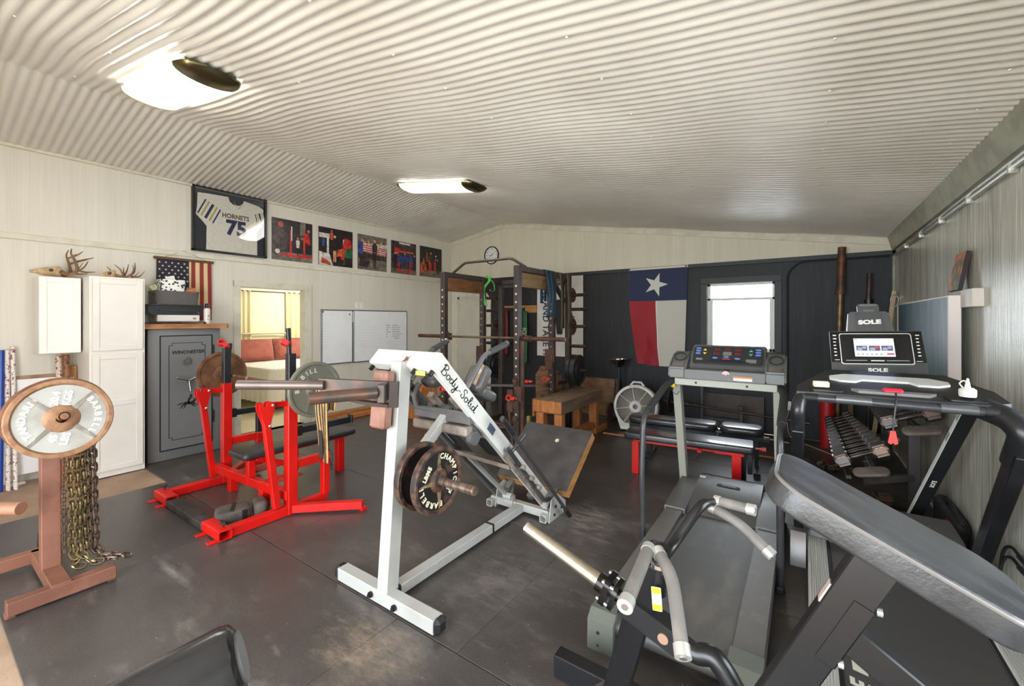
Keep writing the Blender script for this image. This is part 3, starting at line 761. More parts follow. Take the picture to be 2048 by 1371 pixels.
# ---- jersey frame
GLASS = thin_glass('picture_glass')
t = thing('framed_jersey', 'framed white football jersey with blue 75 under the ceiling trim', 'framed jersey', (-6.38, 2.575, 2.49))
mb = MB(); y0, y1, z0, z1 = 2.125, 3.027, 2.485, 3.325; f = .028
for a, b in (((y0, z0), (y0+f, z1)), ((y1-f, z0), (y1, z1)), ((y0, z0), (y1, z0+f)), ((y0, z1-f), (y1, z1))): mb.lohi((XL, a[0], a[1]), (XL+.055, b[0], b[1]), .003)
mb.build('frame', M('black_frame', (22, 21, 20), .35), t)
MB().lohi((XL+.002, y0+f, z0+f), (XL+.012, y1-f, z1-f), 0).build('backing', M('navy_mat_board', (40, 42, 52), .8, col2=(48, 50, 60), scale=3, stretch=(1, 1, 30)), t)
JW = M('jersey_cloth', (252, 244, 228), .85, col2=(244, 235, 218), scale=30); JN = M('jersey_navy', (38, 46, 92), .8); JY = M('jersey_gold', (206, 186, 92), .8)
jm = mx((XL+.014, 0, 0), (0, 1, 0), (0, 0, 1))
J = [(2.285, 2.51), (2.905, 2.51), (2.905, 2.86), (2.96, 2.93), (3.0, 3.02), (3.0, 3.06), (2.985, 3.18), (2.93, 3.21), (2.735, 3.245), (2.72, 3.2), (2.675, 3.165), (2.6, 3.165), (2.555, 3.2), (2.54, 3.255), (2.3, 3.245), (2.19, 3.235), (2.185, 3.06), (2.172, 2.96), (2.235, 2.89), (2.29, 2.82)]
mb = MB(); mb.prism(J, .012, jm)
jb = mb.build('jersey', JW, t)
mb = MB()
jf = mx((XL+.0268, 0, 0), (0, 1, 0), (0, 0, 1))
def stripes(mb, a, b, d, wd, cols):
    a, b, d = V(a), V(b), V(d)
    q = V((0, 0)); off = 0
    for w_, m_ in cols:
        p = a+d*off; r_ = b+d*off; n = d*w_
        mb.flat([tuple(p), tuple(r_), tuple(r_+n), tuple(p+n)], jf, m=m_); off += w_+wd
stripes(mb, (2.182, 2.975), (2.272, 3.17), (.05, -.03), .45, [(.3, 0), (.35, 1), (.55, 0), (.35, 1), (.3, 0)])
stripes(mb, (2.90, 2.98), (2.872, 3.09), (.03, .012), .4, [(.4, 0), (.4, 1), (.8, 0), (.4, 1), (.4, 0)])
mb.flat([(2.665, 3.11), (2.72, 3.2), (2.712, 3.205), (2.66, 3.125), (2.61, 3.205), (2.602, 3.2)], jf, m=2)
mb.build('sleeve_stripe', [JN, JY, M('collar_edge', (196, 184, 160), .8)], jb)
mb = MB(); txt(mb, 'HORNETS', .085, (XL+.0268, 2.632, 3.0), (0, 1, 0), (0, 0, 1), offset=.003, sx=.88); mb.build('team_name', M('dark_gold_letters', (92, 82, 48), .8), jb)
mb = MB(); txt(mb, '75', .27, (XL+.0268, 2.64, 2.84), (0, 1, 0), (0, 0, 1), offset=.012, sx=.95); mb.build('number', JN, jb)
MB().lohi((XL+.04, y0+f, z0+f), (XL+.043, y1-f, z1-f), 0).build('glass', GLASS, t)

# ---- the five photographs
PH = [M('print_%s' % n, c, .35, col2=c2, scale=14, span=(.4, .6), detail=6) for n, c, c2 in
      (('black', (24, 20, 22), (46, 36, 36)), ('red', (214, 48, 42), (164, 28, 28)), ('grey', (128, 116, 104), (96, 84, 76)), ('skin', (222, 164, 132), (190, 124, 96)),
       ('white', (226, 220, 212), (190, 180, 170)), ('blue', (56, 84, 156), (34, 44, 84)), ('orange', (222, 100, 56), (150, 62, 40)), ('green', (44, 110, 66), (28, 70, 44)), ('dark', (78, 60, 58), (36, 28, 30)))]
K, RD, GY, SK, WH, BL, OR, GN, DK = range(9)
def lifter(x, y, s, shirt, legs=K, arms=0):
    """little printed figure made of flat shapes: list of (polygon, colour)"""
    o = [([(x-.05*s, y), (x-.015*s, y), (x, y+.3*s), (x+.015*s, y), (x+.05*s, y), (x+.06*s, y+.42*s), (x-.06*s, y+.42*s)], legs),
         ([(x-.07*s, y+.38*s), (x+.07*s, y+.38*s), (x+.1*s, y+.72*s), (x+.03*s, y+.78*s), (x-.03*s, y+.78*s), (x-.1*s, y+.72*s)], shirt),
         (circ(.05*s, 10, x, y+.85*s), SK)]
    if arms: o += [([(x-.09*s, y+.7*s), (x-.26*s, y+.86*s), (x-.28*s, y+.82*s), (x-.1*s, y+.6*s)], SK), ([(x+.09*s, y+.7*s), (x+.26*s, y+.86*s), (x+.28*s, y+.82*s), (x+.1*s, y+.6*s)], SK)]
    return o
def rc(a, b, c, d): return [(a, b), (c, b), (c, d), (a, d)]
pics = [
 ([(rc(0, 0, 1, .2), GY), (rc(.0, .86, .12, .97), DK), (rc(.68, .55, .82, 1), GY), (rc(.2, .1, 1, .16), RD), (rc(.42, .14, .47, .75), RD), (rc(.76, .14, .81, .72), RD), (rc(.45, .5, .48, .85), WH),
   ([(.0, .15), (.1, .1), (.35, .3), (.38, .6), (.25, .82), (.08, .8), (.0, .6)], DK), (circ(.07, 12, .2, .86), OR)] + lifter(.62, .15, .5, WH) + lifter(.9, .2, .7, K) + [(rc(.5, .62, .95, .66), DK), ([(.78, .5), (.95, .45), (.9, .75), (.8, .72)], RD), (circ(.06, 10, .12, .2), WH)],
  'photo print of a lifter squatting in a red rack, nearest the framed jersey'),
 ([(rc(0, .78, 1, 1), K), (rc(.0, .72, .3, .84), WH), ([(0, .0), (.4, .0), (.3, .3), (0, .35)], WH), ([(.05, .05), (.35, 0), (.3, .1), (.08, .2)], OR), (rc(.22, .15, .28, .8), WH), (rc(.7, .2, .76, .75), WH)] + lifter(.12, .3, .5, BL) + lifter(.45, .1, .8, K, SK) + lifter(.36, .5, .5, OR)
   + [([(.62, .2), (.8, .15), (.98, .5), (.95, .75), (.75, .8)], RD), ([(.7, .05), (.98, .02), (1, .55), (.78, .5)], GN), (rc(.75, .0, .98, .25), K), ([(.5, .25), (.75, .3), (.72, .5), (.55, .45)], OR)], 'photo print of crouching lifters with a green shirted spotter'),
 ([(rc(0, .55, 1, 1), GY), (rc(0, .0, 1, .3), GY), ([(0, .1), (.3, .05), (.42, .25), (.1, .42)], DK), ([(.15, .5), (.95, .45), (1, .8), (.6, .78), (.15, .75)], WH)] + [([(.16, .5+.06*i), (.97, .46+.06*i), (.97, .49+.06*i), (.16, .53+.06*i)], RD) for i in range(4)] + [(rc(0, .45, .16, .78), BL)]
   + lifter(.56, .05, .95, K, K, 1) + [(circ(.03, 10, .56, .52), GY), ([(.52, .75), (.56, .55), (.6, .75), (.585, .75), (.56, .62), (.535, .75)], BL), ([(.1, .82), (.35, .68), (.36, .72), (.12, .87)], SK)], 'photo print of a person in black holding a striped flag behind the shoulders'),
 ([(rc(0, .65, 1, 1), DK), (rc(.3, .92, .75, .98), WH), (rc(0, 0, 1, .15), GY), (rc(.2, .05, .85, .1), RD), (rc(.25, .08, .31, .6), RD), (rc(.72, .08, .78, .6), RD), (circ(.13, 16, .36, .45), BL), (circ(.13, 16, .68, .5), BL), (circ(.1, 14, .88, .45), BL), (circ(.09, 12, .2, .7), WH)]
   + lifter(.52, .12, .6, BL, DK) + lifter(.12, .1, .6, K) + lifter(.92, .1, .6, K) + [(rc(.35, .66, .9, .72), OR), ([(.1, .62), (.35, .66), (.33, .78), (.12, .8)], RD)], 'photo print crowded with blue plates and a red rack, second from the corner'),
 ([(rc(0, 0, 1, .22), GY), ([(0, .1), (.3, .12), (.25, .42), (0, .45)], OR), (circ(.035, 10, .72, .72), WH), (circ(.025, 10, .7, .6), WH), (rc(.27, .5, .33, .82), OR)] + lifter(.42, .15, .6, OR, RD) + lifter(.48, .2, .7, DK, RD) + lifter(.8, .08, .6, K) + lifter(.15, .2, .45, OR) + [(rc(.62, .2, .72, .55), RD)], 'dark photo print of a lifter on stage, last before the back corner')]
for i, (sh, lab) in enumerate(pics):
    y0 = 3.116+.7235*i; s = .61; z0 = 2.497
    mb = MB(); mb.lohi((XL+.001, y0, z0), (XL+.02, y0+s, z0+s), .001)
    for f in mb.bm.faces: f.material_index = K if i in (0, 1, 4) else DK
    for n, (poly, c) in enumerate(sh):
        mb.flat([(y0+s*min(1, max(0, a)), z0+s*min(1, max(0, b))) for a, b in poly], mx((XL+.0203+.00012*n, 0, 0), (0, 1, 0), (0, 0, 1)), m=c)
    tag(mb.build('photo_print', PH, recalc=False), lab, 'photo', 'square photo prints in a row')

# ---- whiteboards and switches
WBS = M('whiteboard_surface', (242, 242, 242), .25, col2=(238, 239, 241), scale=3)
ALU = M('aluminium_edge', (150, 150, 152), .35, metal=.8)
INK = M('black_marker', (40, 38, 40), .6); INKT = M('faded_teal_marker', (170, 204, 204), .6); INKG = M('faded_grey_marker', (196, 200, 204), .6); INKP = M('faded_pink_marker', (226, 210, 208), .6)
def scrawl(mb, y, z, w, h, m=0, x=XL+.0226, words=3, rng=random.Random(5)):
    """a line of handwriting as a thin wandering stroke, broken into words"""
    p = y
    while p < y+w:
        L = min(rng.uniform(.04, .12), y+w-p); n = max(4, int(L/.008)); pts = []
        for k in range(n+1):
            pts.append((x, p+L*k/n, z+h*(.5*math.sin(k*1.9+rng.random())+.3*rng.uniform(-1, 1))))
        for a, b in zip(pts, pts[1:]):
            a, b = V(a), V(b); d = (b-a).normalized(); nrm = V((0, -d.z, d.y))*h*.12
            mb.f([mb.v(a-nrm), mb.v(b-nrm), mb.v(b+nrm), mb.v(a+nrm)], m)
        p += L+rng.uniform(.015, .03)
def wboard(y0, y1, z0, z1, label, n):
    t = thing('whiteboard', label, 'whiteboard', (XL, (y0+y1)/2, z0), 'whiteboards')
    MB().lohi((XL, y0+.01, z0+.01), (XL+.022, y1-.01, z1-.01), 0).build('board', WBS, t)
    mb = MB(); f = .018
    for a, b in (((y0, z0), (y0+f, z1)), ((y1-f, z0), (y1, z1)), ((y0, z0), (y1, z0+f)), ((y0, z1-f), (y1, z1))): mb.lohi((XL, a[0], a[1]), (XL+.028, b[0], b[1]), .002)
    mb.build('frame', ALU, t); return t
t = wboard(3.875, 4.45, .875, 1.775, 'smaller whiteboard with faint teal writing and a pinned note', 0)
mb = MB(); rn = random.Random(2)
scrawl(mb, 3.91, 1.70, .22, .012, 1); scrawl(mb, 3.91, 1.67, .2, .008, 1)
for i in range(10): scrawl(mb, 3.90, 1.56-.045*i, rn.uniform(.05, .13), .014, 0)
for i in range(5): scrawl(mb, 4.18, 1.35-.05*i, rn.uniform(.1, .2), .01, 1)
mb.build('handwriting', [INKT, INKG], t, recalc=False)['kind'] = 'stuff'
t = wboard(4.462, 5.655, .868, 1.778, 'larger whiteboard with a black handwritten list at its right end', 1)
mb = MB()
for i in range(6): scrawl(mb, 4.53, 1.70-.035*i, rn.uniform(.25, .4), .012, 2)
for i in range(8): scrawl(mb, 4.5, 1.48-.05*i, rn.uniform(.4, .62), .012, 1)
for i in range(4): scrawl(mb, 5.2, 1.73-.03*i, .12, .01, 1)
for i in range(7): scrawl(mb, 5.22, 1.2-.03*i, .18, .01, 1)
mb.build('handwriting', [INK, INKG, INKP], t, recalc=False)['kind'] = 'stuff'
mb = MB()
for i, (d, s) in enumerate((('Monday', 'Rest/Cardio'), ('Tuesday', 'Heavy Squat Bench'), ('Wed', 'Back Accessories'), ('Thursday', 'Shoulders/Deadlift'), ('Fri', 'Heavy + Sp Accessory'), ('Sat', 'Strongman Events'), ('', 'Loaded Carry'))):
    z = 1.505-.041*i
    if d: txt(mb, d, .034, (XL+.0226, 5.155, z), (0, 1, .03), (0, 0, 1), shear=.3, align='LEFT', sx=.8)
    txt(mb, s, .034, (XL+.0226, 5.3 if d else 5.34, z), (0, 1, .02), (0, 0, 1), shear=.3, align='LEFT', sx=.72)
mb.build('list_lettering', INK, t)
o = MB().lohi((XL+.0235, 4.27, 1.565), (XL+.0255, 4.475, 1.745), 0).build('paper_note', PAPER); tag(o, 'small white paper note held by a black magnet on the smaller whiteboard', 'note')
mb = MB()
for i in range(5): scrawl(mb, 4.285, 1.70-.022*i, .15, .006, 0, XL+.0258)
mb.build('handwriting', INKG, o, recalc=False)['kind'] = 'stuff'
mb = MB(); mb.prism(circ(.012, 14), .008, mx((XL+.0258, 4.385, 1.7), (0, 1, 0), (0, 0, 1))); tag(mb.build('magnet', BLK), 'round black magnet pinning the paper note', 'magnet')
mb = MB(); mb.prism(circ(.012, 14), .008, mx((XL+.0228, 3.905, 1.735), (0, 1, 0), (0, 0, 1))); tag(mb.build('magnet', BLK), 'round black magnet in the top left corner of the smaller whiteboard', 'magnet')
for y, s in ((4.553, 'left'), (4.645, 'right')):
    t = thing('light_switch', '%s one of two white switch plates above the whiteboards' % s, 'switch', (XL, y, 1.8))
    MB().lohi((XL, y-.036, 1.8), (XL+.006, y+.036, 1.915), .002).build('plate', WHITE_P, t); MB().lohi((XL, y-.016, 1.825), (XL+.011, y+.016, 1.89), .002).build('rocker', PVC, t)

# ---- leaning rolls, board and cord at the far left
BLUEW = M('blue_gift_wrap', (24, 62, 150), .3)
def speck(n, a, b): return M(n, a, .5, col2=b, scale=45, span=(.56, .6))
def roll(p0, p1, r, m, lab):
    t = thing('wrap_roll', lab, 'roll', p0)
    MB().cyl(p0, p1, r, seg=18).build('wrapping', m, t); d = (V(p1)-V(p0)).normalized()
    MB().cyl(V(p1)-d*.02, V(p1)+d*.004, r*.7, seg=14).build('core', M('cardboard', (170, 130, 92), .8), t)
roll((-6.22, .555, -.012), (-6.36, .578, 1.31), .021, BLUEW, 'shiny blue gift wrap roll leaning on the wall at the left edge')
roll((-6.2, .605, -.012), (-6.365, .614, 1.31), .017, speck('pink_print_wrap', (226, 214, 208), (150, 84, 96)), 'pink speckled wrap roll leaning beside the blue roll')
roll((-6.18, .65, -.012), (-6.365, .648, 1.34), .016, speck('holly_print_wrap', (230, 222, 214), (140, 70, 80)), 'second pink speckled wrap roll, taller, nearer the wall cabinet')
roll((-6.1, .95, -.012), (-6.33, .952, 1.24), .024, speck('floral_wrap', (214, 190, 172), (120, 60, 60)), 'floral wrap roll leaning under the wall cabinet')
roll((-6.05, 1.0, -.012), (-6.32, 1.005, 1.24), .026, speck('brown_print_wrap', (140, 92, 60), (70, 36, 28)), 'brown wrap roll with dark print leaning under the wall cabinet')
mb = MB(); mb.box((-6.31, .87, .56), (.02, .40, .92), Matrix.Rotation(-.09, 4, 'Y'), .002); tag(mb.build('white_panel', M('white_panel_board', (228, 224, 222), .3)), 'big white panel leaning on the wall behind the rusty plates', 'board')
mb = MB(); mb.box((-6.372, .89, .60), (.02, .44, .9), Matrix.Rotation(-.07, 4, 'Y'), .003); tag(mb.build('framed_board', M('pinkish_wood', (176, 140, 112), .6, col2=(150, 112, 86), scale=6)), 'pale wooden framed board standing behind the white panel', 'board')
mb = MB(); mb.lohi((-6.40, 1.03, -.012), (-6.34, 1.09, 1.12)); tag(mb.build('wood_board', PINE), 'tan wooden board standing against the tall white cabinet side', 'board')
mb = MB(); mb.prism([(.80, -.012), (1.05, -.012), (1.05, .42), (.98, .42)], .06, mx((-5.93, 0, 0), (0, 1, 0), (0, 0, 1))); tag(mb.build('wood_wedge', M('reddish_wood', (150, 88, 54), .6, col2=(120, 64, 38), scale=5)), 'reddish wooden wedge standing on the floor behind the chains', 'wedge')
mb = MB(); mb.box((-6.28, .99, .2), (.05, .1, .42), None, .003); tag(mb.build('orange_crate', M('orange_box', (196, 84, 40), .6)), 'orange box standing between the wedge and tall cabinet', 'box')
t = thing('power_strip', 'grey power outlet strip low on the left wall', 'outlet', (XL, .55, .5))
MB().lohi((XL, .46, .50), (XL+.03, .62, .56)).build('body', M('grey_outlet', (140, 140, 134), .5), t)
t = thing('extension_cord', 'white coiled extension cord hanging down the wall behind the plate stand', 'cord', (-6.36, .66, 0))
mb = MB(); pts = [(-6.38, .60, .53), (-6.37, .61, .4), (-6.35, .625, .22)]
for k in range(26):
    a = k*1.3; pts.append((-6.35+.012*(k % 3), .63+.035*math.sin(a), .12+.085*math.cos(a*.52+.3)))
mb.tube(spline(pts, 4), .005, 7); mb.build('cable', M('white_cable', (232, 230, 224), .4), t)
MB().box((-6.3, .68, .008), (.045, .09, .03), Matrix.Rotation(.3, 4, 'Z'), .008).build('plug', WHITE_P, t)

# ================================================================= bedroom seen through the doorway
BW = M('bedroom_wall', (232, 231, 214), .6, col2=(226, 225, 208), scale=2)
BX0, BX1, BY0, BY1 = -9.75, XL-.13, 1.6, 6.6
struct(MB().lohi((BX0-.05, BY0, 0), (BX0, BY1, 2.6), 0).build('wall_bedroom_head', BW, pos=(0, 0, 0)))
struct(MB().lohi((BX0, BY0-.05, 0), (BX1, BY0, 2.6), 0).build('wall_bedroom_near', BW, pos=(0, 0, 0)))
struct(MB().lohi((BX0, BY1, 0), (BX1, BY1+.05, 2.6), 0).build('wall_bedroom_far', BW, pos=(0, 0, 0)))
struct(MB().lohi((BX0, BY0, 2.6), (BX1, BY1, 2.65), 0).build('ceiling_bedroom', WHITE_P, pos=(0, 0, 0)))
struct(MB().lohi((BX0, BY0, -.01), (XL, BY1, .0), 0).build('floor_bedroom', planks('pale_floor_boards', (206, 196, 170), (190, 178, 150), 1, .12, .004, .4, .7, span=(.3, .7)), pos=(0, 0, 0)))
light('bedroom_ceiling_lamp', 'POINT', (-8.0, 5.4, 2.3), BEDL, None, color=(1, .97, .9)).data.shadow_soft_size = .2
t = thing('ceiling_light', 'round white bedroom ceiling light above the bed', 'ceiling light', (-8.0, 5.4, 2.52))
MB().lathe([(0, -.0), (.1, .0), (.14, .05), (.15, .08), (0, .08)], TR(-8.0, 5.4, 2.52)).build('shade', M('lit_bedroom_shade', (255, 244, 220), .4, emit=4), t)
CURT = M('cream_curtain', (228, 218, 178), .8, col2=(216, 204, 162), scale=3, stretch=(6, 6, .3))
def curtain(y0, y1, lab):
    mb = MB(); mb.grid(lambda u, v: (BX0+.09+.025*math.sin(u*22+.6*math.sin(v*3))*(.6+.4*(1-v)), y0+(y1-y0)*(u+.02*math.sin(v*4)), .05+2.18*v), 40, 8)
    tag(mb.build('curtain', CURT, solid=.003), lab, 'curtain')
curtain(3.94, 4.28, 'cream curtain left of the bed seen through the doorway')
curtain(5.0, 5.42, 'cream curtain right of the bed seen through the doorway')
MB_ = MB().cyl((BX0+.08, 3.8, 2.22), (BX0+.08, 5.5, 2.22), .01); tag(MB_.build('curtain_rod', M('dark_rod', (60, 50, 42), .4)), 'dark curtain rod above the bedroom headboard', 'rod')
mb = MB(); mb.grid(lambda u, v: (BX0+.06, 4.25+.8*u, .9+1.3*v), 2, 2); tag(mb.build('window_blind', M('sheer_blind', (236, 236, 204), .7, emit=.0)), 'pale blind between the two bedroom curtains', 'blind')
t = thing('bed', 'bed with curved metal headboard in the room behind the doorway', 'bed', (-8.6, 4.25, 0))
by0, by1 = 3.66, 5.14; hx = -9.58
FRM = M('antique_cream_iron', (204, 196, 158), .4)
mb = MB(); mb.tube(fillet([(hx, by0, 0), (hx, by0, 1.32), (hx, by1, 1.32), (hx, by1, 0)], .3, 7), .02, 10); mb.tube([(hx, by0, 1.08), (hx, by1, 1.08)], .013, 8)
for k in range(1, 7): mb.cyl((hx, by0+(by1-by0)*k/7, .45), (hx, by0+(by1-by0)*k/7, 1.1), .008, seg=8); mb.ball((hx, by0+(by1-by0)*k/7, 1.085), .022, 8)
mb.build('headboard', FRM, t)
MB().slab(2.0, 1.46, .3, .1, .06, mx((-8.54, (by0+by1)/2, .42), (1, 0, 0), (0, 1, 0))).build('mattress', M('mattress_white', (230, 226, 218), .8), t)
BSP = M('white_bedspread', (234, 231, 224), .85, col2=(216, 211, 202), scale=26, span=(.5, .62), bump=.3)
MB().slab(2.02, 1.54, .08, .1, .035, mx((-8.55, (by0+by1)/2, .68), (1, 0, 0), (0, 1, 0))).build('bedspread', BSP, t)
mb = MB()
per = [(-9.5, by0-.03), (-7.6, by0-.03), (-7.54, by0+.03), (-7.54, by1-.03), (-7.6, by1+.03), (-9.5, by1+.03)]
P_ = fillet([(a, b, 0) for a, b in per], .05, 4); LL = [0]
for a, b in zip(P_, P_[1:]): LL.append(LL[-1]+(b-a).length)
def skirt(u, v):
    s = u*LL[-1]; i = max(k for k in range(len(LL)) if LL[k] <= s+1e-6); i = min(i, len(P_)-2); f = (s-LL[i])/max(1e-6, LL[i+1]-LL[i]); p = P_[i].lerp(P_[i+1], f); d = (P_[i+1]-P_[i]).normalized(); n = V((d.y, -d.x, 0))
    return p+n*(.018*math.sin(s*34)*(1-v))+V((0, 0, .15+.58*v))
mb.grid(skirt, 260, 4); mb.build('ruffle', M('white_ruffle', (226, 221, 210), .85), t, recalc=False)
PIL = M('dusty_rose_cotton', (156, 86, 74), .8, col2=(142, 76, 66), scale=8, bump=.2, bscale=14)
def pillow(c, rot, lab, w=.74, h=.46):
    mb = MB(); N = 14
    def fn(s):
        def g(u, v):
            x, y = (u-.5)*w, (v-.5)*h; e = (1-(2*u-1)**4)*(1-(2*v-1)**4)
            k = 1-.06*math.cos((2*u-1)*PI/2)**.5*0; return (x*(1-.05*(1-(2*v-1)**2)*0), y, s*(.012+.1*e**.6))
        return g
    for s in (1, -1): mb.grid(fn(s), N, N)
    bmesh.ops.remove_doubles(mb.bm, verts=mb.bm.verts, dist=.0001)
    M4 = TR(*c) @ rot
    for v in mb.bm.verts: v.co = M4 @ v.co
    o = mb.build('pillow', PIL, smooth=70); tag(o, lab, 'pillow', 'rose pillows on the bed')
rt = mx((0, 0, 0), (0, 1, 0), (-.35, 0, 1))
pillow((-9.2, 4.12, .99), rt, 'dusty rose pillow at the left side of the bed'); pillow((-9.22, 4.89, .99), rt, 'dusty rose pillow at the right side of the bed, partly hidden')

# ---- lumber on the floor by the left wall
for i, (a, b, w_, lab) in enumerate((((-6.36, 3.78, .0), (-6.33, 5.9, .0), .09, 'long orange board on the floor along the left wall, against the wall'), ((-6.24, 3.85, 0), (-6.2, 5.8, 0), .10, 'orange board lying second from the left wall'), ((-6.11, 4.0, 0), (-6.1, 5.6, 0), .09, 'shorter orange board lying outermost by the left wall'))):
    mb = MB(); mb.bar(V(a)+V((0, 0, .03)), V(b)+V((0, 0, .03)), w_, .055); tag(mb.build('lumber', ORANGEW), lab, 'board', 'lumber by the left wall')
mb = MB(); mb.bar((-6.3, 3.9, .08), (-6.28, 5.5, .08), .1, .04); mb2 = mb.build('lumber', PINE); tag(mb2, 'pale board stacked on top of the orange lumber', 'board', 'lumber by the left wall')
# ================================================================= weight plates
def plate_mesh(r, t, style='std'):
    """plate as a turned profile, axis along local z, visible face at +z"""
    if style == 'deep':
        return [(.026, 0), (r, 0), (r+.002, t*.15), (r+.002, t*.85), (r, t), (r*.9, t), (r*.87, t*.62), (r*.36, t*.62), (r*.3, t*.85), (.03, t*.9), (.026, t*.9), (.026, 0)]
    return [(.026, 0), (r*.35, 0), (r*.4, t*.25), (r*.86, t*.25), (r*.9, 0), (r-.004, 0), (r, .005), (r, t-.005), (r-.004, t), (r*.9, t), (r*.86, t*.72), (r*.36, t*.72), (r*.3, t), (.05, t*1.15), (.026, t*1.15), (.026, 0)]
AX = mx((0, 0, 0), (0, 1, 0), (0, 0, 1))               # local z -> +x (world), x -> +y, y -> +z
def plate(label, loc, m, r=.225, t=.036, style='std', group=None, flip=False, spin=0, spokes=0, face=None, letters=(), lm=None, fm=None, ribs=None, dirv=None):
    """plate whose face looks along +x (or -x with flip)"""
    T = thing('weight_plate', label, 'weight plate', loc, group)
    A = AX if not flip else mx((0, 0, 0), (0, -1, 0), (0, 0, 1))
    if dirv: A = mx((0, 0, 0), dirv[0], dirv[1])
    m4 = TR(*loc) @ A @ Matrix.Rotation(rad(spin), 4, 'Z')
    MB().lathe(plate_mesh(r, t, style), m4, 48).build('disc', m, T, smooth=30)
    zf = t*.72 if style == 'std' else t*.62
    if fm:
        mb = MB(); n = 48
        a = [mb.v(m4 @ V((r*.855*math.cos(2*PI*i/n), r*.855*math.sin(2*PI*i/n), zf+.0008))) for i in range(n)]
        b = [mb.v(m4 @ V((r*.3*math.cos(2*PI*i/n), r*.3*math.sin(2*PI*i/n), zf+.0008))) for i in range(n)]
        for i in range(n): mb.f([a[i], a[(i+1) % n], b[(i+1) % n], b[i]])
        mb.build('painted_face', fm, T)
    if spokes:
        mb = MB()
        for i in range(spokes):
            q = m4 @ Matrix.Rotation(rad(45+i*360/spokes), 4, 'Z') @ TR(r*.58, 0, zf)
            mb.prism([(-r*.3, -.012), (r*.28, -.006), (r*.28, .006), (-r*.3, .012)], .006, q)
        pieces(mb, 'rib', ribs or m, T)
    if letters:
        mb = MB()
        for st, kind, rr, a0, step, sz in letters:
            if kind == 'arc': arc_txt(mb, st, sz, m4, rr, a0, step, z=zf+.002, extrude=.0018, offset=.0012)
            elif kind == 'arc_in': arc_txt(mb, st, sz, m4, rr, a0, step, True, z=zf+.002, extrude=.0018, offset=.0012)
            else:
                bm = text_bm(st, sz, extrude=.0018, offset=.0012); mb.merge(bm, m4 @ TR(rr, a0, zf+.002) @ Matrix.Rotation(rad(step), 4, 'Z'))
        mb.build('lettering', lm or WHITEI, T)
    return T

# ================================================================= brown plate stand, its plates and chains
t = thing('plate_stand', 'brown steel plate stand at the left edge carrying rusty plates and chains', 'plate stand', (-3.8, .54, 0))
mb = MB(); mb.bar((-3.53, .335, .05), (-3.53, .775, .05), .07, .075)
mb.build('front_foot', BROWNP, t)
mb = MB(); mb.bar((-3.50, .54, .06), (-4.16, .54, .06), .085, .075); mb.build('spine', BROWNP, t)
mb = MB(); mb.bar((-4.15, .54, .06), (-4.15, -.1, .06), .07, .075); mb.build('rear_foot', BROWNP, t)
for y in (.35, .755):
    MB().lohi((-3.555, y-.02, 0), (-3.505, y+.02, .025)).build('pad_foot', BROWNP, t)
mb = MB(); mb.bar((-3.82, .54, .09), (-3.84, .54, 1.12), .085, .085, (1, 0, 0)); mb.build('post', BROWNP, t)
mb = MB(); mb.tube([(-3.84, .54, 1.0), (-3.42, .538, 1.062)], .024, 16, cap=False); mb.tube([(-3.42, .538, 1.062), (-3.45, .538, 1.058)], .019, 16); mb.build('plate_peg', RUST, t)
mb = MB(); mb.bar((-3.83, .575, .93), (-3.76, .68, .94), .04, .04); mb.build('chain_peg', BROWNP, t)
mb = MB(); mb.bar((-4.15, .0, .09), (-4.15, .0, .62), .07, .07, (1, 0, 0)); mb.build('rear_post', BROWNP, t)
mb = MB(); mb.tube([(-4.15, .0, .56), (-3.62, .4, .545)], .034, 18); part_label(mb.build('lower_peg', M('worn_copper_peg', (172, 118, 92), .4, metal=.4, col2=(196, 150, 126), scale=5, span=(.35, .7)), t), 'bare worn end peg')
PF = M('silver_plate_paint', (168, 166, 160), .5, metal=.15, col2=(146, 138, 128), scale=7, span=(.45, .75), bump=.05)
RIM = M('tan_rust_rim', (132, 92, 66), .6, metal=.15, col2=(158, 122, 90), scale=16, span=(.4, .65), bump=.2)
pt = .1485                                                  # peg slope
def onpeg(x): return (x, .54, 1.0+(x+3.84)*pt)
peg = ((0, 1, 0), (-pt, 0, 1))
plate('silver faced rusty 45 lbs plate with raised white letters, outermost on the brown stand', (-3.53, .54, 1.035), RIM, .222, .038, spin=0, spokes=4, ribs=M('worn_rib', (122, 112, 102), .5, metal=.2, col2=(150, 140, 130), scale=12), fm=PF, dirv=peg, lm=M('raised_white_letters', (244, 243, 238), .5),
      letters=(('STANDARD', 'arc', .152, 224, 12.6, .043), ('BARBELL', 'arc', .152, 38, 12.6, .043), ('20.4', 'flat', -.022, .115, 78, .046), ('KGS', 'flat', .028, .112, 78, .046), ('45', 'flat', -.035, -.108, 72, .046), ('LBS', 'flat', .012, -.118, 72, .046)))
for i, x in enumerate((-3.575, -3.618, -3.66)):
    plate(['rusty plate right behind the silver faced one on the brown stand', 'rusty plate, third from the front on the brown stand', 'rusty plate, innermost on the brown stand'][i], onpeg(x), RUST, .223-.001*i, .038, 'deep', 'rusty plates on the brown stand', dirv=peg, spin=17*i)
GOLDCH = M('yellow_zinc_chain', (172, 156, 118), .3, metal=.95, col2=(120, 104, 76), scale=14, span=(.45, .7))
GREYCH = M('rusty_grey_chain', (128, 112, 98), .45, metal=.7, col2=(94, 72, 58), scale=10, span=(.45, .65))
def link_mesh(L, w, r):
    pts = []
    for k in range(8): a = PI*k/7; pts.append((w*math.cos(a), 0, L/2-w+w*math.sin(a)))
    for k in range(8): a = PI+PI*k/7; pts.append((w*math.cos(a), 0, -L/2+w+w*math.sin(a)))
    return MB().tube(pts, r, 6, closed=True)
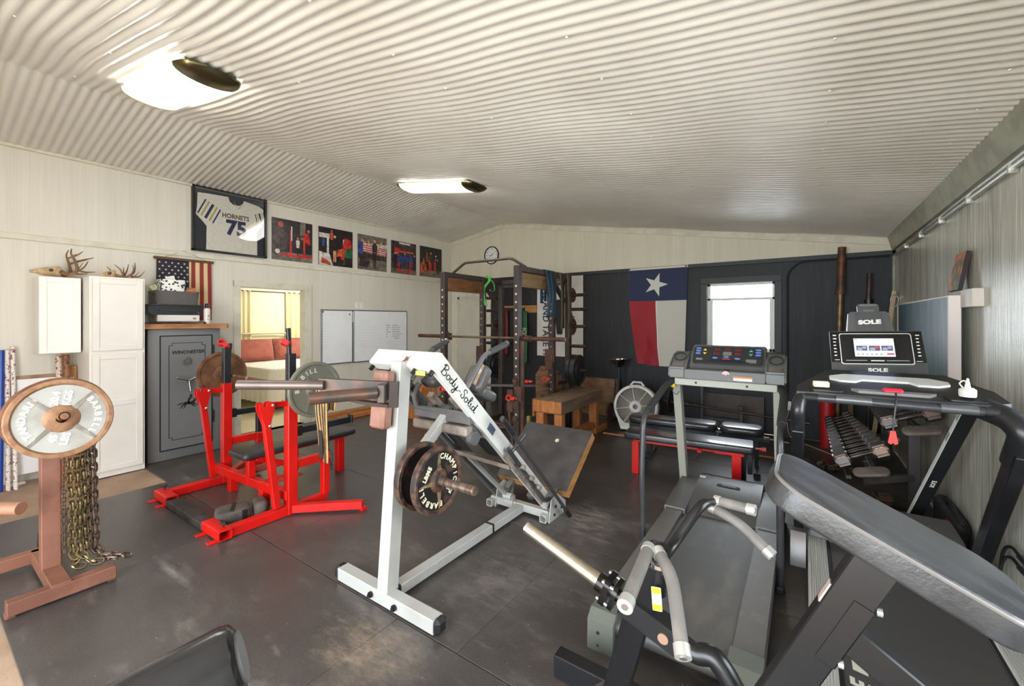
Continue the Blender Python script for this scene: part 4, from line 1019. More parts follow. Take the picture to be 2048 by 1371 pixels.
def link_data(n, L, w, r, m):
    o = link_mesh(L, w, r).build(n, m, pos=(0, 0, 0), smooth=60); d = o.data; bpy.data.objects.remove(o); return d
LBIG = link_data('gold_link', .064, .0165, .0062, GOLDCH); LGR = link_data('grey_link', .064, .0165, .0062, GREYCH); LSM = link_data('small_link', .034, .009, .003, GREYCH)
def chain(label, pts, d, step, group='chains hanging on the brown stand'):
    """links threaded along a path, every second one turned a quarter"""
    p = [V(q) for q in pts]; t = thing('chain', label, 'chain', p[0], group); n = 0; s = 0; L = [(b-a).length for a, b in zip(p, p[1:])]; tot = sum(L)
    while s < tot:
        i = 0; q = s
        while i < len(L)-1 and q > L[i]: q -= L[i]; i += 1
        c = p[i].lerp(p[i+1], min(1, q/L[i])); dr = (p[i+1]-p[i]).normalized()
        o = bpy.data.objects.new('link', d); COL.objects.link(o); o.parent = t
        o.location = c-p[0]
        x = V((.8, -.6, 0)) if abs(dr.z) > .5 else V((0, 0, 1)); x = (x-dr*x.dot(dr)).normalized(); y = dr.cross(x)
        if n % 2: x, y = y, -x
        a = rad(42) ; x2 = x*math.cos(a)+y*math.sin(a); y2 = dr.cross(x2)
        o.rotation_euler = Matrix((x2, y2, dr)).transposed().to_euler()
        n += 1; s += step
    return t
cx = -3.72
for i, (y, x, d, zb, lab) in enumerate(((.606, -3.725, LBIG, .13, 'thick gold chain nearest the brown post'), (.632, -3.70, LBIG, .115, 'thick gold chain second from the brown post'), (.658, -3.715, LBIG, .125, 'thick gold chain third from the brown post, in the middle'),
                                         (.672, -3.745, LBIG, .13, 'thick gold chain half hidden at the back of the bunch'), (.698, -3.72, LGR, .12, 'rusty grey chain on the right of the bunch'))):
    pts = [(x-.02, y-.02, .93), (x, y, .88)]
    for k in range(7): pts.append((x+.004*math.sin(k*2+i), y+.004*math.cos(k*1.7+i)+.003*k, .82-.11*k if .82-.11*k > zb else zb))
    if i == 0: pts += [(x+.03, y+.03, .115), (x+.085, y+.01, .112), (x+.12, y+.04, .112)]
    if i == 1: pts += [(x+.03, y+.05, .112), (x+.1, y+.07, .112), (x+.13, y+.11, .112)]
    if i == 4: pts += [(x+.03, y+.04, .112), (x+.09, y+.07, .112), (x+.13, y+.06, .112), (x+.17, y+.09, .112)]
    chain(lab, pts, d, .044)
chain('thin grey chain hanging along the brown post', [(-3.745, .59, .93)]+[(-3.745, .588+.003*math.sin(k), .88-.1*k) for k in range(8)], LSM, .024)
chain('rusty grey chain ending in a loose heap on the stand foot', [(-3.76, .715, .92), (-3.755, .72, .7), (-3.75, .725, .4), (-3.745, .73, .15), (-3.70, .75, .113), (-3.6, .79, .113), (-3.55, .83, .111), (-3.57, .87, .09)], LGR, .044)

# ================================================================= red competition bench press
LX, RXX = -4.72, -3.51
t = thing('bench_press', 'red competition bench press with black bench pad and loaded barbell', 'bench press', (-4.1, 1.9, 0))
for X, s in ((LX, -1), (RXX, 1)):
    mb = MB(); xa, xb = (-4.79, -4.50) if s < 0 else (-3.75, -3.45)
    mb.bar((xa, 1.355, .046), (xb, 1.355, .046), .09, .07, hollow=.006); mb.build('front_foot', RED, t)
    mb = MB(); mb.bar((X, 1.395, .04), (X, 1.86, .04), .072, .072); mb.build('base_beam', RED, t)
    mb = MB()
    for y in (1.315, 1.35):
        pass
    for xx in (xa+.05, xb-.05): mb.lohi((xx-.022, 1.255, 0), (xx+.022, 1.33, .011), .002)
    pieces(mb, 'floor_tab', RED, t)
    mb = MB(); kx = X+.02*s*0; mb.cyl((X-.01, 1.37, .078), (X-.01, 1.37, .105), .006, seg=8)
    for a in range(3): mb.box((X-.01+.012*math.cos(a*2.1), 1.37+.012*math.sin(a*2.1), .112), (.022, .016, .018), Matrix.Rotation(a*2.1, 4, 'Z'), .004)
    mb.build('knob', BLACKP, t)
    mb = MB(); mb.bar((X, 1.86, 0.004), (X, 1.86, .93 if s > 0 else .98), .078, .08, (1, 0, 0)); mb.build('upright', RED, t)
    mb = MB(); mb.bar((X, 1.86, .9), (X, 1.86, 1.325), .062, .062, (1, 0, 0)); 
    up = mb.build('inner_upright', BLACK, t)
    mb = MB()
    for k in range(10): mb.cyl((X-.031, 1.86, .98+.034*k), (X+.0325, 1.86, .98+.034*k), .007, seg=10); mb.cyl((X, 1.828, .98+.034*k), (X, 1.893, .98+.034*k), .007, seg=10)
    mb.build('pin_hole', BLK, up)
    mb = MB(); mb.bar((X+.01, 1.875 if s < 0 else 1.845, 1.2), (X-.01, 1.9 if s < 0 else 1.845, 1.37 if s < 0 else 1.535), .03, .03, (1, 0, 0)); mb.build('guide_post', BLACK, t)
    # rack arm, bolt and swinging release lever
    mb = MB(); mb.bar((X, 1.83, .915), (X, 1.70, .925), .03, .045); mb.build('rack_arm', RED, t)
    mb = MB(); lv = [(1.60, .90), (1.60, .945), (1.622, .955), (1.628, .925), (1.65, .92), (1.66, .95), (1.69, .955), (1.72, .945), (1.715, .90), (1.68, .75), (1.655, .74)]
    mb.prism(lv, .012, mx((X+.02, 0, 0), (0, 1, 0), (0, 0, 1))); mb.prism(lv, .012, mx((X-.032, 0, 0), (0, 1, 0), (0, 0, 1)))
    mb.bar((X, 1.655, .86), (X, 1.745, .088), .05, .05, (0, 1, 0)); mb.build('release_lever', RED, t)
    mb = MB()
    for y, z in ((1.70, .927), (1.677, .765)): mb.cyl((X-.035, y, z), (X+.04, y, z), .013, seg=12); mb.ball((X+.04, y, z), .013, 10, (.5, 1, 1))
    mb.build('bolt', M('bright_bolt', (220, 214, 204), .25, metal=.9), t)
    # side safety frame
    mb = MB(); mb.bar((X, 1.89, .40), (X, 2.19, .40), .055, .07); mb.bar((X, 2.165, .075), (X, 2.165, .43), .06, .06, (1, 0, 0)); mb.bar((X, 1.88, .05), (X, 2.18, .05), .06, .06); mb.build('side_frame', RED, t)
    mb = MB(); mb.bar((X, 1.90, .675), (X, 2.43, .675), .05, .055); mb.box((X, 1.925, .675), (.06, .04, .085)); mb.box((X, 2.42, .68), (.058, .02, .075)); mb.bar((X, 2.165, .4), (X, 2.165, .66), .05, .05, (1, 0, 0))
    mb.build('safety_arm', BLACK, t)
    mb = MB(); e = (-3.075, 2.24) if s > 0 else (-5.12, 2.24)
    mb.bar((X+.02*s, 1.87, .045), (e[0], e[1], .05), .06, .065); mb.box((e[0], e[1], .015), (.05, .05, .03)); mb.build('rear_leg', RED, t)
    mb = MB(); mb.tube([(X+.04, 2.18, .46), (X+.06, 2.2, .40), (X+.06, 2.19, .3), (X+.045, 2.2, .27), (X+.04, 2.185, .38)], .004, 6) if s > 0 else mb.cyl((X, 2.2, .4), (X, 2.21, .4), .006)
    mb.build('lanyard', BLACKP, t)
mb = MB(); mb.bar((LX-.03, 1.775, .165), (RXX+.03, 1.835, .165), .06, .075); mb.lohi((-4.14, 1.77, .125), (-4.07, 1.85, .21)); mb.build('cross_beam', RED, t)
for x in (-4.43, -3.83):
    MB().bar((x, 1.80, 0), (x, 1.80, .15), .07, .07, (1, 0, 0)).build('stub_leg', RED, t)
mb = MB()
for a, b, s in (((-4.33, 1.78), (-4.15, 2.1), 1), ((-3.88, 1.8), (-3.75, 2.1), -1)): mb.lohi((a[0], a[1], .2), (b[0], b[1], .212), .002)
TRD = M('red_tread_plate', (196, 34, 28), .4, col2=(160, 24, 20), scale=60, bump=.5, bscale=90)
pieces(mb, 'foot_plate', TRD, t)
mb = MB(); mb.slab(1.12, .33, .055, .05, .02, mx((-4.10, 2.24, .39), (0, 1, 0), (-1, 0, 0))); mb.build('bench_pad', VINYL, t)
mb = MB(); mb.bar((-4.1, 1.75, .37), (-4.1, 2.78, .37), .06, .05); mb.bar((-4.1, 1.81, .2), (-4.1, 1.81, .38), .06, .06, (1, 0, 0)); mb.bar((-4.1, 2.15, .22), (-4.1, 1.85, .35), .05, .05); mb.bar((-4.1, 2.2, .14), (-4.1, 2.2, .36), .07, .07, (1, 0, 0)); mb.build('bench_frame', RED, t)
MB().bar((-4.09, 2.69, 0), (-4.09, 2.69, .36), .075, .07, (1, 0, 0)).build('leg', RED, t)
mb = MB(); mb.bar((-4.48, 1.36, .035), (-3.76, 1.36, .035), .10, .05); part_label(mb.build('foot_board', M('black_foot_board', (34, 33, 34), .6, col2=(66, 60, 58), scale=9), t), 'black foot board between the two front feet')

# red collars parked on the uprights
def collar(label, loc, rot, m=REDP):
    t = thing('collar_clamp', label, 'collar', loc, 'red plastic bar collars')
    mb = MB(); n = 20
    for r0, r1, z0, z1 in ((.026, .037, -.02, .02),):
        mb.lathe([(r0, z0), (r1, z0), (r1, z1), (r0, z1), (r0, z0)], TR(*loc), 24)
    mb.build('ring', m, t)
    mb = MB(); mb.box(V(loc)+V((.05, 0, 0)), (.045, .03, .034), None, .005); mb.box(V(loc)+V((.062, .02, 0)), (.05, .012, .026), None, .004); mb.build('latch', m, t)
    t.rotation_euler = rot; return t
collar('red plastic collar on top of the left upright of the red bench press', (-4.75, 1.83, 1.375), (.5, .6, .4))
collar('red plastic collar hooked on the tall guide post of the red bench press', (-3.53, 1.83, 1.41), (.3, .5, 2.2))

# barbell and its plates
t = thing('barbell', 'rusty barbell racked on the red bench press', 'barbell', (-4.12, 1.915, 1.03))
zB = 1.045
MB().tube([(-5.30, 1.915, zB), (-2.95, 1.915, zB)], .0145, 12).build('shaft', M('rusty_shaft', (112, 76, 58), .45, metal=.4, col2=(176, 166, 156), scale=2.2, stretch=(4, 1, 1), span=(.55, .6)), t)
for a, b in ((-5.32, -4.92), (-3.32, -2.93)):
    MB().cyl((a, 1.915, zB), (b, 1.915, zB), .0248).build('sleeve', STEEL, t)
for a in (-4.92, -3.35): MB().cyl((a, 1.915, zB), (a+.03, 1.915, zB), .036).build('sleeve_collar', STEEL, t)
for X in (LX, RXX):
    pass
plate('brown rusty plate on the left end of the bench press barbell', (-4.97, 1.915, zB), M('brown_ring_rust', (124, 86, 56), .55, metal=.2, col2=(88, 56, 38), scale=9, span=(.4, .65), bump=.15), .228, .036, 'deep')
GRN = M('grey_green_plate', (112, 112, 100), .5, metal=.2, col2=(128, 124, 108), scale=10, span=(.5, .8))
plate('grey green lettered plate on the right end of the bench press barbell', (-3.26, 1.915, zB), GRN, .222, .034, spin=200, spokes=3, lm=M('pale_plate_letters', (200, 196, 184), .5),
      letters=(('BARBELL', 'arc', .150, -20, 15, .048), ('45', 'flat', -.1, .085, 50, .045), ('LBS', 'flat', -.075, .05, 50, .04)))
def band(label, name, pts, w, m, mat_stripe=None, solid=.004, nrm=None, cat='band', group=None):
    """flat rubber band following a path; w = width direction vector"""
    p = spline(pts, 6); mb = MB(); w = V(w); A = []
    for q in p: A.append((mb.v(q-w*.5), mb.v(q-w*.17), mb.v(q+w*.17), mb.v(q+w*.5)))
    for a, b in zip(A, A[1:]):
        for k in range(3): mb.f([a[k], a[k+1], b[k+1], b[k]], 1 if (mat_stripe and k == 1) else 0)
    return tag(mb.build(name, [m]+([mat_stripe] if mat_stripe else []), recalc=False, solid=solid), label, cat, group)
TAN = M('tan_webbing', (196, 158, 104), .8, col2=(180, 142, 90), scale=30); DK2 = M('dark_webbing', (46, 42, 40), .8)
sl = V((-3.08, 1.915, zB))
for i, (dx, low, k) in enumerate(((-.07, .62, .0), (-.015, .50, .02), (.04, .50, .0))):
    band('tan striped strap hanging from the barbell sleeve, %s' % ('the short looped one', 'the middle long one', 'the right long one')[i], 'lifting_strap',
         [sl+V((dx, .03, -.15)), sl+V((dx, .034, .0)), sl+V((dx, .0, .034)), sl+V((dx, -.034, 0)), sl+V((dx+k, -.04, -.15)), sl+V((dx+k*2+.02*(i == 0), -.03, low-zB+.1)), sl+V((dx+k*2+.03*(i == 0), -.03, low-zB))], (.05, 0, 0), TAN, DK2, group='straps on the barbell sleeve')
band('dark strap end hanging below the tan straps', 'lifting_strap', [sl+V((-.02, -.045, -.3)), sl+V((.0, -.05, -.42)), sl+V((-.01, -.045, -.52))], (.045, 0, 0), DK2)
# dark wedge block lying between the beams
t = thing('foot_block', 'dusty dark rubber block lying on the floor inside the red bench press', 'block', (-3.72, 1.6, 0))
mb = MB(); mb.slab(.24, .20, .12, .06, .03, mx((-3.74, 1.52, 0), (.3, 1, 0), (-1, .3, 0))); mb.build('block', M('dusty_rubber', (84, 76, 68), .8, col2=(62, 56, 52), scale=7, bump=.2), t)
mb = MB(); mb.slab(.10, .18, .13, .04, .03, mx((-3.69, 1.70, 0), (.3, 1, 0), (-1, .3, 0))); mb.build('end_block', MATS['dusty_rubber'], t)
mb = MB(); mb.box((-3.735, 1.52, .118), (.17, .03, .012), Matrix.Rotation(-.5, 4, 'Z'), .002); mb.box((-3.63, 1.56, .06), (.012, .04, .1), None, .002); mb.build('slot', BLK, t)
# ================================================================= leg press sled
SIL = M('silver_grey_paint', (180, 179, 175), .4, metal=.1, col2=(164, 160, 154), scale=4, span=(.5, .8))
WHT = M('white_steel', (212, 211, 206), .4, col2=(200, 198, 192), scale=4)
DGR = M('dark_grey_steel', (96, 96, 98), .45, metal=.2, col2=(116, 108, 102), scale=7, span=(.5, .7))
DUST = M('dusty_steel', (150, 138, 128), .5, metal=.2, col2=(122, 108, 98), scale=8)
GREYV = M('grey_vinyl', (98, 96, 95), .35, col2=(78, 76, 76), scale=5, bump=.1, bscale=80)
X0 = -1.95
t = thing('leg_press', 'grey leg press machine with slanted rails and white script lettered side rail', 'leg press', (X0, 2.2, 0))
lp = t
mb = MB(); mb.bar((-2.36, 1.575, .045), (-1.545, 1.575, .045), .075, .075); ft = mb.build('front_foot', SIL, t)
for x in (-2.375, -1.535):
    MB().bar((x-.025, 1.575, .047), (x+.025, 1.575, .047), .08, .082, bev=.02).build('rubber_cap', BLACKP, t)
mb = MB()
for x in (-2.03, -1.83): mb.cyl((x, 1.53, .045), (x, 1.522, .045), .017, seg=14); mb.cyl((x, 1.53, .045), (x, 1.512, .045), .01, seg=8)
pieces(mb, 'bolt', M('dark_bolt', (52, 48, 46), .4, metal=.7), ft)
mb = MB(); mb.bar((X0, 1.585, .075), (X0, 1.685, 1.36), .085, .085, (1, 0, 0)); mb.build('upright', SIL, t)
mb = MB(); mb.bar((X0, 1.61, .045), (X0, 3.0, .045), .072, .06); mb.build('base_beam', SIL, t)
MB().bar((X0, 1.615, .047), (X0, 1.66, .047), .08, .068, bev=.01).build('rubber_cap', BLACKP, t)
MB().bar((X0, 2.52, .046), (X0, 2.545, .046), .076, .064).build('rubber_strip', BLACKP, t)
mb = MB(); mb.bar((-2.25, 2.97, .05), (-1.68, 2.97, .05), .06, .06); mb.build('rear_cross_beam', SIL, t)
for x in (-2.23, -1.70):
    MB().bar((x, 2.89, .035), (x, 3.16, .035), .06, .06, hollow=.006).build('rear_foot', SIL, t)
    mb = MB(); mb.prism([(2.92, .0), (3.2, .0), (3.2, .09), (3.06, .19), (2.96, .17)], .008, mx((x+.034, 0, 0), (0, 1, 0), (0, 0, 1))); g = mb.build('gusset', SIL, t)
    mb = MB()
    for y, z in ((3.02, .1), (3.12, .06), (3.0, .04)): mb.cyl((x+.03, y, z), (x+.05, y, z), .011, seg=10)
    pieces(mb, 'bolt', MATS['dark_bolt'], g)
# rails: side faces point +-x; frame in the y-z plane
p0, p1 = V((0, 1.726, 1.374)), V((0, 3.0, .122)); dR = (p1-p0).normalized(); nR = V((0, -dR.z, dR.y))
if nR.z < 0: nR = -nR
def P(x, s, o): return V((x, 0, 0))+p0+dR*s+nR*o               # point on the sled: along rail s, off the rail o
LR = (p1-p0).length
for x, m, nm in ((-1.722, WHT, 'right_rail'), (-2.228, DGR, 'left_rail')):
    mb = MB(); mb.bar(P(x, 0, 0), P(x, LR, 0), .045, .108, nR); o = mb.build('rail', m, t)
    if nm == 'right_rail': rr_ = o; part_label(o, 'white side rail with black script lettering')
    mb = MB(); mb.bar(P(x-.04*(1 if x > X0 else -1), .12, -.02), P(x-.04*(1 if x > X0 else -1), LR-.1, -.02), .02, .03, nR); mb.build('guide_rod', CHROME, t)
mb = MB(); mb.bar(P(-2.25, -.003, 0), P(-1.70, -.003, 0), .012, .108, nR); mb.bar(P(-2.25, .05, .052), P(-1.70, .05, .052), .1, .008, nR)
mb.bar(P(-2.25, .03, -.052), P(-1.7, .03, -.052), .06, .006, nR); hd = mb.build('head_plate', WHT, t)
mb = MB(); mb.flat([(-.03, -.03), (-.01, -.01), (-.012, .02), (.012, .012), (.03, .03), (.02, 0), (.03, -.012), (.005, -.02), (0, -.035)], mx(P(X0+.01, -.0095, -.01), (1, 0, 0), nR)); mb.build('rust_chip', RUST, hd)
mb = MB(); mb.lohi((-1.86, 1.70, 1.285), (-1.77, 1.702, 1.31), 0); mb.build('warning_label', M('yellow_label', (206, 200, 90), .5), hd)
mb = MB()
for x in (-2.24, -2.05, -1.86, -1.72): mb.cyl(P(x, .03, -.055), P(x, .03, -.085), .014, seg=10)
pieces(mb, 'bolt', MATS['dark_bolt'], hd)
# hand drawn script on the right rail
def stroke(mb, pts, w, mat):
    q = spline([(a, b, 0) for a, b in pts], 5)
    for i, (a, b) in enumerate(zip(q, q[1:])):
        d = (b-a).normalized(); n = V((-d.y, d.x, 0))*w*(.5+.3*abs(d.y))
        mb.f([mb.v(mat @ (a-n)), mb.v(mat @ (b-n)), mb.v(mat @ (b+n)), mb.v(mat @ (a+n))])
mb = MB(); sm = mx(P(-1.6992, .07, -.028), dR, nR) @ Matrix.Diagonal((.066, .062, 1, 1))
glyph = {
 'B': ([[(.12, .95), (.02, .0)], [(-.12, .75), (.15, 1.0), (.5, .95), (.5, .68), (.12, .5), (.55, .42), (.6, .12), (.25, -.03), (-.1, .08)]], .78),
 'o': ([[(.3, .5), (.08, .42), (.02, .15), (.2, 0), (.42, .15), (.42, .4), (.28, .5), (.4, .42), (.62, .45)]], .58),
 'd': ([[(.42, .42), (.2, .48), (.02, .25), (.12, .02), (.34, .12), (.5, .5), (.62, .98)], [(.62, .98), (.48, .3), (.52, .02), (.75, .1)]], .72),
 'y': ([[(.05, .48), (.08, .15), (.25, .05), (.45, .3), (.5, .5)], [(.5, .5), (.42, .0), (.3, -.4), (.05, -.45), (.15, -.15), (.55, .08), (.8, .12)]], .72),
 '-': ([[(.05, .3), (.45, .3)]], .62),
 'S': ([[(.62, .78), (.5, .98), (.22, .9), (.15, .68), (.4, .5), (.5, .22), (.3, .0), (.02, .1), (.05, .28)]], .68),
 'l': ([[(.02, .15), (.3, .55), (.4, .95), (.25, .98), (.16, .5), (.22, .05), (.45, .08)]], .42),
 'i': ([[(.02, .3), (.12, .48), (.12, .1), (.28, .02), (.42, .12)], [(.16, .72), (.19, .78)]], .4)}
pen = 0
for ch in 'Body-Solid':
    st, adv = glyph[ch]
    for s_ in st: stroke(mb, [(pen+a, b) for a, b in s_], .085, sm)
    pen += adv
mb.build('lettering', BLK, rr_, recalc=False)
mb = MB(); mb.prism(rrect(.085, .05, .004), .001, mx(P(-1.6992, .70, 0), dR, nR)); mb.build('data_label', M('blue_grey_label', (70, 82, 104), .4, col2=(96, 106, 124), scale=60), rr_)
mb = MB(); mb.prism(rrect(.03, .022, .002), .001, mx(P(-1.6992, .93, -.02), dR, nR)); mb.prism(rrect(.05, .022, .002), .001, mx(P(-1.6992, 1.0, .03), dR, nR)); pieces(mb, 'small_label', M('pale_blue_label', (160, 176, 190), .4), rr_)
# loop pipe with safety pegs along the right rail
mb = MB(); mb.tube(fillet([P(-1.655, .90, -.02), P(-1.655, 1.62, -.05), P(-1.655, 1.68, .0), P(-1.62, 1.68, .10)], .05, 4), .016, 10)
mb.tube(fillet([P(-1.655, .95, -.01), P(-1.63, .95, .06), P(-1.60, .94, .13)], .02, 4), .014, 10)
mb.build('safety_pipe', M('worn_dark_pipe', (82, 80, 84), .35, metal=.6, col2=(110, 100, 96), scale=6), t)
for s_ in (1.12, 1.28, 1.42):
    MB().cyl(P(-1.70, s_, -.03), P(-1.615, s_, -.03), .017, seg=10).build('stop_peg', DUST, t)
mb = MB(); mb.bar(P(-1.67, .9, -.07), P(-1.67, 1.62, -.07), .01, .03, nR); mb.build('stop_strip', DUST, t)
# release handle rod
mb = MB(); a, b = V((-1.57, 2.20, .95)), V((-1.57, 3.10, .02)); mb.tube([a, b], .0135, 12)
hr = mb.build('release_rod', M('dark_rod_paint', (72, 68, 68), .4, metal=.4), t)
d = (b-a).normalized(); mb = MB(); mb.cyl(a-d*.03, a+d*.13, .0185); mb.cyl(b-d*.1, b+d*.0, .019); pieces(mb, 'grip', BLACKP, hr)
mb = MB(); mb.cyl(a-d*.05, a-d*.03, .017); mb.build('end_cap', CHROME, hr)
# carriage
mb = MB()
mb.bar((-2.20, 2.03, .905), (-1.72, 2.03, .905), .075, .06, bev=.012); cb = mb.build('carriage_beam', DUST, t)
mb = MB(); mb.cyl((-1.95, 1.99, .91), (-1.95, 1.985, .91), .016, seg=12); mb.build('bolt', DUST, cb)
mb = MB(); mb.cyl(P(-1.74, .60, -.13), P(-1.70, .60, -.13), .045, seg=16); mb.bar(P(-1.76, .54, -.09), P(-1.76, .70, -.09), .03, .09, nR); mb.build('roller', DGR, t)
mb = MB(); mb.bar((-2.22, 2.10, 1.0), (-1.72, 2.10, 1.0), .13, .04); mb.bar((-2.22, 2.08, .97), (-1.72, 2.08, .97), .10, .05); cpl = mb.build('carriage_plate', DGR, t)
mb = MB()
for x in (-2.14, -2.05, -1.9, -1.78): mb.cyl((x, 2.06, 1.02), (x, 2.06, 1.03), .014, seg=10)
pieces(mb, 'bolt', MATS['dark_bolt'], cpl)
mb = MB()
for x in (-2.06, -1.86): mb.bar(P(x, .40, .02), P(x, .86, .02), .05, .04, nR)
mb.build('carriage_strut', DUST, t)
mb = MB(); mb.tube(fillet([(-2.16, 2.0, 1.02), (-2.17, 1.98, 1.1), (-2.17, 2.03, 1.17)], .05, 5), .018, 10); mb.build('hook_handle', DGR, t)
mb = MB(); mb.bar((-1.95, 2.06, .97), (-1.95, 1.73, .705), .055, .06, (0, 0, 1)); mb.build('horn_arm', SIL, t)
HZ = (1.722, .706)
mb = MB(); mb.tube([(-2.02, *HZ), (-1.42, *HZ)], .0245, 18); mb.build('weight_horn', M('worn_horn_steel', (146, 128, 116), .35, metal=.7, col2=(112, 88, 74), scale=12, stretch=(4, 1, 1)), t)
# shoulder pads with handles
for s_, x in ((1, -1.76), (-1, -2.14)):
    hx = x+.06*s_
    mb = MB(); mb.tube(fillet([(hx, 1.985, 1.19), (hx, 2.15, 1.375), (hx+.03*s_, 2.36, 1.44)], .03, 4), .0165, 10); h = mb.build('handle_bar', DGR, t)
    mb = MB(); dd = V((.03*s_, .21, .065)).normalized(); c = V((hx+.03*s_, 2.36, 1.44)); mb.cyl(c-dd*.17, c-dd*.012, .021); mb.build('grip', M('dark_foam_grip', (66, 64, 64), .7, bump=.1), h)
    MB().cyl(c-dd*.012, c+dd*.006, .0215).build('end_cap', CHROME, h)
    mb = MB(); q = V((x, 2.15, 1.22)); mb.slab(.19, .15, .085, .035, .03, mx(q, (0, .62, .78), (s_, 0, 0)) @ TR(0, 0, -.04)); pd = mb.build('shoulder_pad', GREYV, t)
    mb = MB(); mb.box(q+V((.045*s_, -.03, .03)), (.008, .15, .05), Matrix.Rotation(.9, 4, 'X'), .002); part_label(mb.build('torn_patch', M('torn_tan_backing', (168, 140, 108), .6, col2=(206, 196, 182), scale=9, span=(.5, .55)), pd), 'torn tan backing of the pad')
mb = MB(); mb.slab(.2, .36, .07, .05, .03, mx((X0, 2.30, 1.06), (0, .9, -.45), (-1, 0, 0))); mb.build('head_pad', GREYV, t)
mb = MB(); mb.slab(.62, .30, .07, .06, .03, mx(P(X0, .98, .10), dR, (1, 0, 0)) @ TR(0, 0, -.035)); mb.build('back_pad', VINYL, t)
mb = MB(); mb.bar((-2.22, 2.44, .60), (-1.68, 2.44, .575), .09, .012); mb.bar((-2.22, 2.40, .61), (-1.68, 2.40, .585), .012, .03); mb.build('cross_brace', DUST, t)
mb = MB(); mb.bar((-2.08, 2.42, .60), (-2.08, 2.94, .12), .03, .03); mb.cyl((-2.1, 2.93, .12), (-2.02, 2.93, .12), .03, seg=12); mb.box((-2.06, 2.95, .09), (.09, .05, .07)); mb.build('lower_strut', SIL, t)
# wooden foot plate with rubber top
fa, fb = V((X0, 3.10, .205)), V((X0, 3.62, .58)); fd = (fb-fa).normalized(); fm = mx((X0, (fa.y+fb.y)/2, (fa.z+fb.z)/2), (1, 0, 0), fd); fl = (fb-fa).length
MB().box((0, 0, 0), (.70, fl, .085), fm @ TR(0, 0, -.046), .004).build('foot_board', M('light_pine_edge', (196, 146, 92), .55, col2=(170, 116, 64), scale=5, stretch=(6, 1, 6), span=(.35, .65)), t)
mb = MB(); mb.box((0, 0, 0), (.70, fl, .012), fm, .003); rb = mb.build('rubber_top', M('rubber_sheet', (58, 55, 56), .6, col2=(82, 76, 74), scale=6, span=(.4, .7)), t)
mb = MB(); mb.prism(circ(.02, 18), .003, fm @ TR(.06, .15, .006)); mb.prism(circ(.009, 14), .006, fm @ TR(.06, .15, .006)); mb.build('washer', M('bright_bolt', (220, 214, 204), .25, metal=.9), rb)
mb = MB()
for x in (-2.15, -1.75): mb.bar((x, 3.05, .12), (x, 3.40, .36), .05, .05, (1, 0, 0))
mb.bar((X0, 3.1, .07), (X0, 3.5, .30), .06, .06, (1, 0, 0)); mb.build('foot_plate_bracket', DGR, t)
# plates on the horns
PB = M('chipped_black_plate', (32, 30, 30), .45, metal=.2, col2=(84, 62, 52), scale=10, span=(.58, .66)); 
plate('black star spoked plate with cream letters and rusty rim on the leg press horn', (-1.715, *HZ), M('rust_edge_black', (104, 74, 60), .55, metal=.2, col2=(50, 42, 38), scale=20, span=(.42, .6), bump=.25), .186, .042, fm=PB, spin=8,
      letters=(('CHAMPION', 'arc', .132, 72, 15.5, .042), ('BARBELL', 'arc_in', .142, 190, 15.5, .044)[:0] or ('BARBELL', 'arc', .132, 268, 15.5, .042), ('45', 'flat', -.062, .085, 45, .04), ('LBS', 'flat', -.09, .055, 45, .036), ('20.3', 'flat', .075, -.062, 45, .03), ('KGS', 'flat', .09, -.09, 45, .03)), lm=M('cream_plate_letters', (232, 222, 196), .5))
pl_ = [o for o in bpy.data.objects if o.get('label', '').startswith('black star spoked')][0]
mb = MB(); q = TR(-1.715, *HZ) @ AX @ TR(0, 0, .031)
for a in (90, 180, 270): 
    r_ = q @ Matrix.Rotation(rad(a), 4, 'Z'); mb.prism([(.03, -.018), (.155, 0), (.03, .018)], .008, r_)
mb.build('star_spoke', M('worn_gold_spoke', (176, 146, 110), .45, metal=.4, col2=(96, 72, 54), scale=14), pl_)
plate('scratched black plate behind the lettered star spoked plate on the leg press horn', (-1.84, *HZ), MATS['rust_edge_black'], .188, .042, 'deep', fm=PB)

# ---- rusty steel plate holder bolted on the leg press upright
t = thing('plate_holder', 'rusty brown steel holder with two bare pipes, bolted to the leg press upright', 'plate holder', (X0, 1.6, .99))
RS = M('pink_rust_sleeve', (158, 118, 104), .7, metal=.1, col2=(134, 92, 78), scale=9, span=(.35, .65), bump=.3)
BS = M('burnt_steel', (72, 62, 56), .5, metal=.35, col2=(104, 76, 58), scale=7, span=(.5, .75))
mb = MB(); mb.bar((-1.985, 1.56, .99), (-1.985, 1.592, 1.31), .12, .07, (0, 1, 0), bev=.012); mb.build('sleeve', RS, t)
def Dp(px, py, d):       # point seen in the given direction at the given depth
    s, c = math.sin(YAW), math.cos(YAW); b = (px-1024)*d/850
    return V((-s*d+c*b, c*d+s*b, 1.6+(640-py)*d/850))
def polyv(mb, pts, t_, n):
    n = V(n).normalized()*t_
    a = [mb.v(p) for p in pts]; b = [mb.v(p+n) for p in pts]; k = len(a)
    mb.f(a[::-1]); mb.f(b)
    for i in range(k): mb.f([a[i], a[(i+1) % k], b[(i+1) % k], b[i]])
vd = V((-math.sin(YAW), math.cos(YAW), 0))
mb = MB(); polyv(mb, [Dp(779, 763, 2.3), Dp(797, 763, 2.34), Dp(795, 815, 2.34), Dp(777, 815, 2.3)], .02, vd); mb.build('clamp_plate', BS, t)
mb = MB(); polyv(mb, [Dp(637, 757, 2.37), Dp(646, 757, 2.37), Dp(775, 764, 2.33), Dp(775, 800, 2.33), Dp(752, 796, 2.33), Dp(640, 780, 2.37)], .035, vd)
